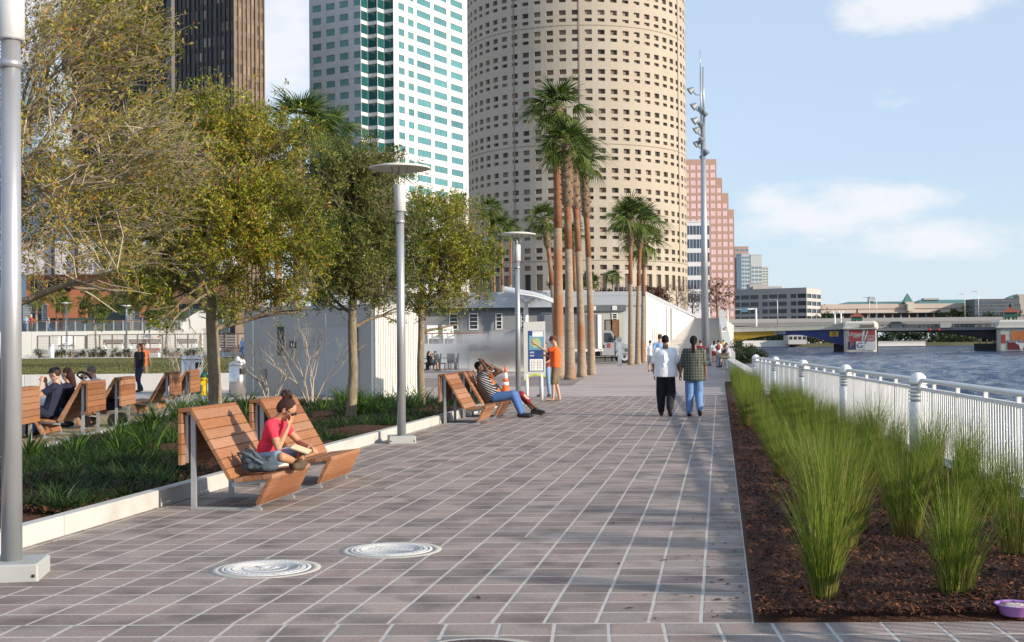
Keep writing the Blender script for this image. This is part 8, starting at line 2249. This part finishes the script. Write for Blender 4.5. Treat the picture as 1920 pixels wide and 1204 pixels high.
far('walker with a red rucksack and pale shorts beyond the plaid-jacketed woman', 1346.5, 84, 0, 1.68, -.15, whitec, cloth('cream_cotton',(.45,.42,.36)), 'cargo')
b = MB(); b.ell((0,0,0),(.16,.10,.22),None,12,8); x = (1346.5-960)/FPX*83.8; o = fuse(b,'rucksack',cloth('dull_red_cloth',(.22,.05,.05)),None,.03); o.location = (x,83.8,1.22); tagp(o,'dull red rucksack on the back of the walker in white','bag')
far('walker in a yellow shirt ahead of the one with the rucksack', 1356, 108, 0, 1.74, -.15, yell, khaki, 'cargo')
far('dark-haired walker in a white top left of the rucksack carrier', 1338.5, 96, 0, 1.66, -.1, whitec, redc, 'short', hk='long')
far('walker in a dull red top just right of the plaid-jacketed woman\'s head', 1313, 62, 0, 1.68, -.1, cloth('maroon_cotton'), denim, 'long', hk='short', hr=hair_br)
zs_ = 5.25*(int((131-Y0)/((Y1-Y0)/NST))+1)/NST
far('person in white standing on the stairs by the parapet', 1356.5, 131, zs_, 1.75, .4, whitec, blackc); far('person in blue standing on the stairs behind the one in white', 1360, 133, zs_+.17, 1.72, 1.2, rblue, blackc)
JS = dict(hip=(0,0,.92), waist=(0,-.0,1.04), chest=(0,.05,1.22), neck=(0,.08,1.40), head=(0,.15,1.55), hf=(0,.9,-.35), shL=(-.19,.07,1.36), shR=(.19,.07,1.36), elL=(-.22,.14,1.12), elR=(.22,.14,1.12), wrL=(-.12,.34,1.02), wrR=(.12,.34,1.02),
    hpL=(-.10,.03,.90), hpR=(.10,.03,.90), knL=(-.13,.44,.86), knR=(.13,.42,.84), anL=(-.12,.46,.42), anR=(.12,.44,.42), toL=(-.13,.62,.36), toR=(.13,.60,.36))
yw = 74.0; far('man in a grey T-shirt sitting on the low riverside wall, facing the path', 0+(bedx(yw)+.36)/yw*FPX+960, yw, -.25, 1.85, PI/2-.1, greyc, cloth('camouflage_cloth',(.16,.15,.10)), 'cargo', hair_br, SK_LIGHT, JS)
yw = 75.6; far('darker-shirted man sitting on the wall just beyond the one in grey', (bedx(yw)+.25)/yw*FPX+960, yw, -.25, 1.75, PI/2+.3, navyc, denim, 'long', hair_blk, SK_BR, JS)
# left background
far('jogger in a white top and green shorts on the garden path', 377.5, 118, LZ, 1.70, -1.3, whitec, cloth('green_cotton',(.05,.13,.04)), 'short', hair_red); far('person in a blue and white top and jeans by the kiosk\'s left corner', 454, 118, LZ, 1.75, 2.6, bluec, denim, 'long', hair_br)
far('left of two men in white shirts on the lower terrace', 270.5, 129, 1.40, 1.80, 0, whitec, khaki); far('right of two men in white shirts on the lower terrace', 280, 129, 1.40, 1.76, 0, whitec, greyc)
far('person in pale blue at the upper terrace railing, leftmost', 49, 138.5, 3.28, 1.72, PI, bluec, denim); far('person in red with a white cap at the upper terrace railing', 59, 138.5, 3.28, 1.78, PI, redc, khaki, cm=whitec); far('person in grey leaning by the upper terrace railing, right of the one in red', 91, 138.5, 3.28, 1.70, 2, greyc, denim, hr=hair_red)
JC = dict(J8); 
far('person in pale green sitting at the café tables', 813, 77.4, 0, 1.7, 1.2, cloth('pale_green_cotton',(.30,.45,.40)), blackc, 'long', J=JC); far('person in a dark top with a coral bag at the café tables', 806, 75.2, 0, 1.7, -1.0, blackc, blackc, 'short', J=JC, hk='long'); far('person in white and blue sitting beyond the left palm trunks', 932, 80, 0, 1.7, .8, cloth('pale_blue_cotton'), navyc, 'long', J=JC)
# pushchair handle by the second row
lp = b2loc(1); t = thing('pushchair','pushchair whose curved black handle shows above the second-row bench','pushchair',(lp.x-.75,lp.y+1.9,0),R2)
b = MB(); b.tube([(-.35,0,.5),(.0,0,.95),(.12,0,1.08),(.24,0,1.12),(.30,0,1.05),(.22,0,.98),(.1,0,1.0)],.022,8); b.build('handle', m_bkk, t)
b = MB(); b.bevbox((-.25,0,.45),(.6,.42,.22),.05); b.build('seat', navyc, t)
for x in (-.5,.1):
    for y in (-.25,.25): b = MB(); b.tube([(x,y-.02,.14),(x,y+.02,.14)],.14,14); b.build('wheel', m_bkk, t)
# fallen leaves on the paving
def litter():
    r = np.random.default_rng(9); P = []
    for (px,py) in ((1298,1120),(1383,1123),(1160,1058),(1145,1051),(1180,1142),(1210,1117),(1250,1052),(1353,1089),(1335,1093),(1150,981),(1270,1266-150),(1345,1126),(897,1122),(1388,1101),(1245,1051),(1377,990),(1365,989)): g = G(px,py); P.append((g.x,g.y))
    for _ in range(70): 
        y = 7.5+(r.random()**1.5)*12; P.append((bedx(y)-abs(r.normal(0,.22))-.02,y))
    for _ in range(60): 
        y = 9+r.random()*20; P.append((kerb(y).x+abs(r.normal(0,.10))+.02,y))
    P = np.array(P); n = len(P); a = r.uniform(0,6.28,n); L_ = r.uniform(.02,.05,n); L_[:17] = r.uniform(.04,.075,17); W = L_*.45
    c,s = np.cos(a),np.sin(a); ex = np.stack([c,s,r.uniform(.0,.25,n)],-1); ey = np.stack([-s,c,np.zeros(n)],-1); Pz = np.concatenate([P,np.full((n,1),.004)],1)
    V = np.stack([Pz-ex*L_[:,None]/2*np.array([1,1,0]),Pz+ey*W[:,None]/2+np.array([0,0,.006]),Pz+ex*L_[:,None]/2,Pz-ey*W[:,None]/2+np.array([0,0,.004])],1).reshape(-1,3)
    tagp(link('fallen_leaves', np_mesh('fallen_leaves',V,np.arange(n)[:,None]*4+np.arange(4),m_chip,r.uniform(.1,.6,n)), kind='stuff'))
litter()
bpy.data.scenes.remove(TMP)
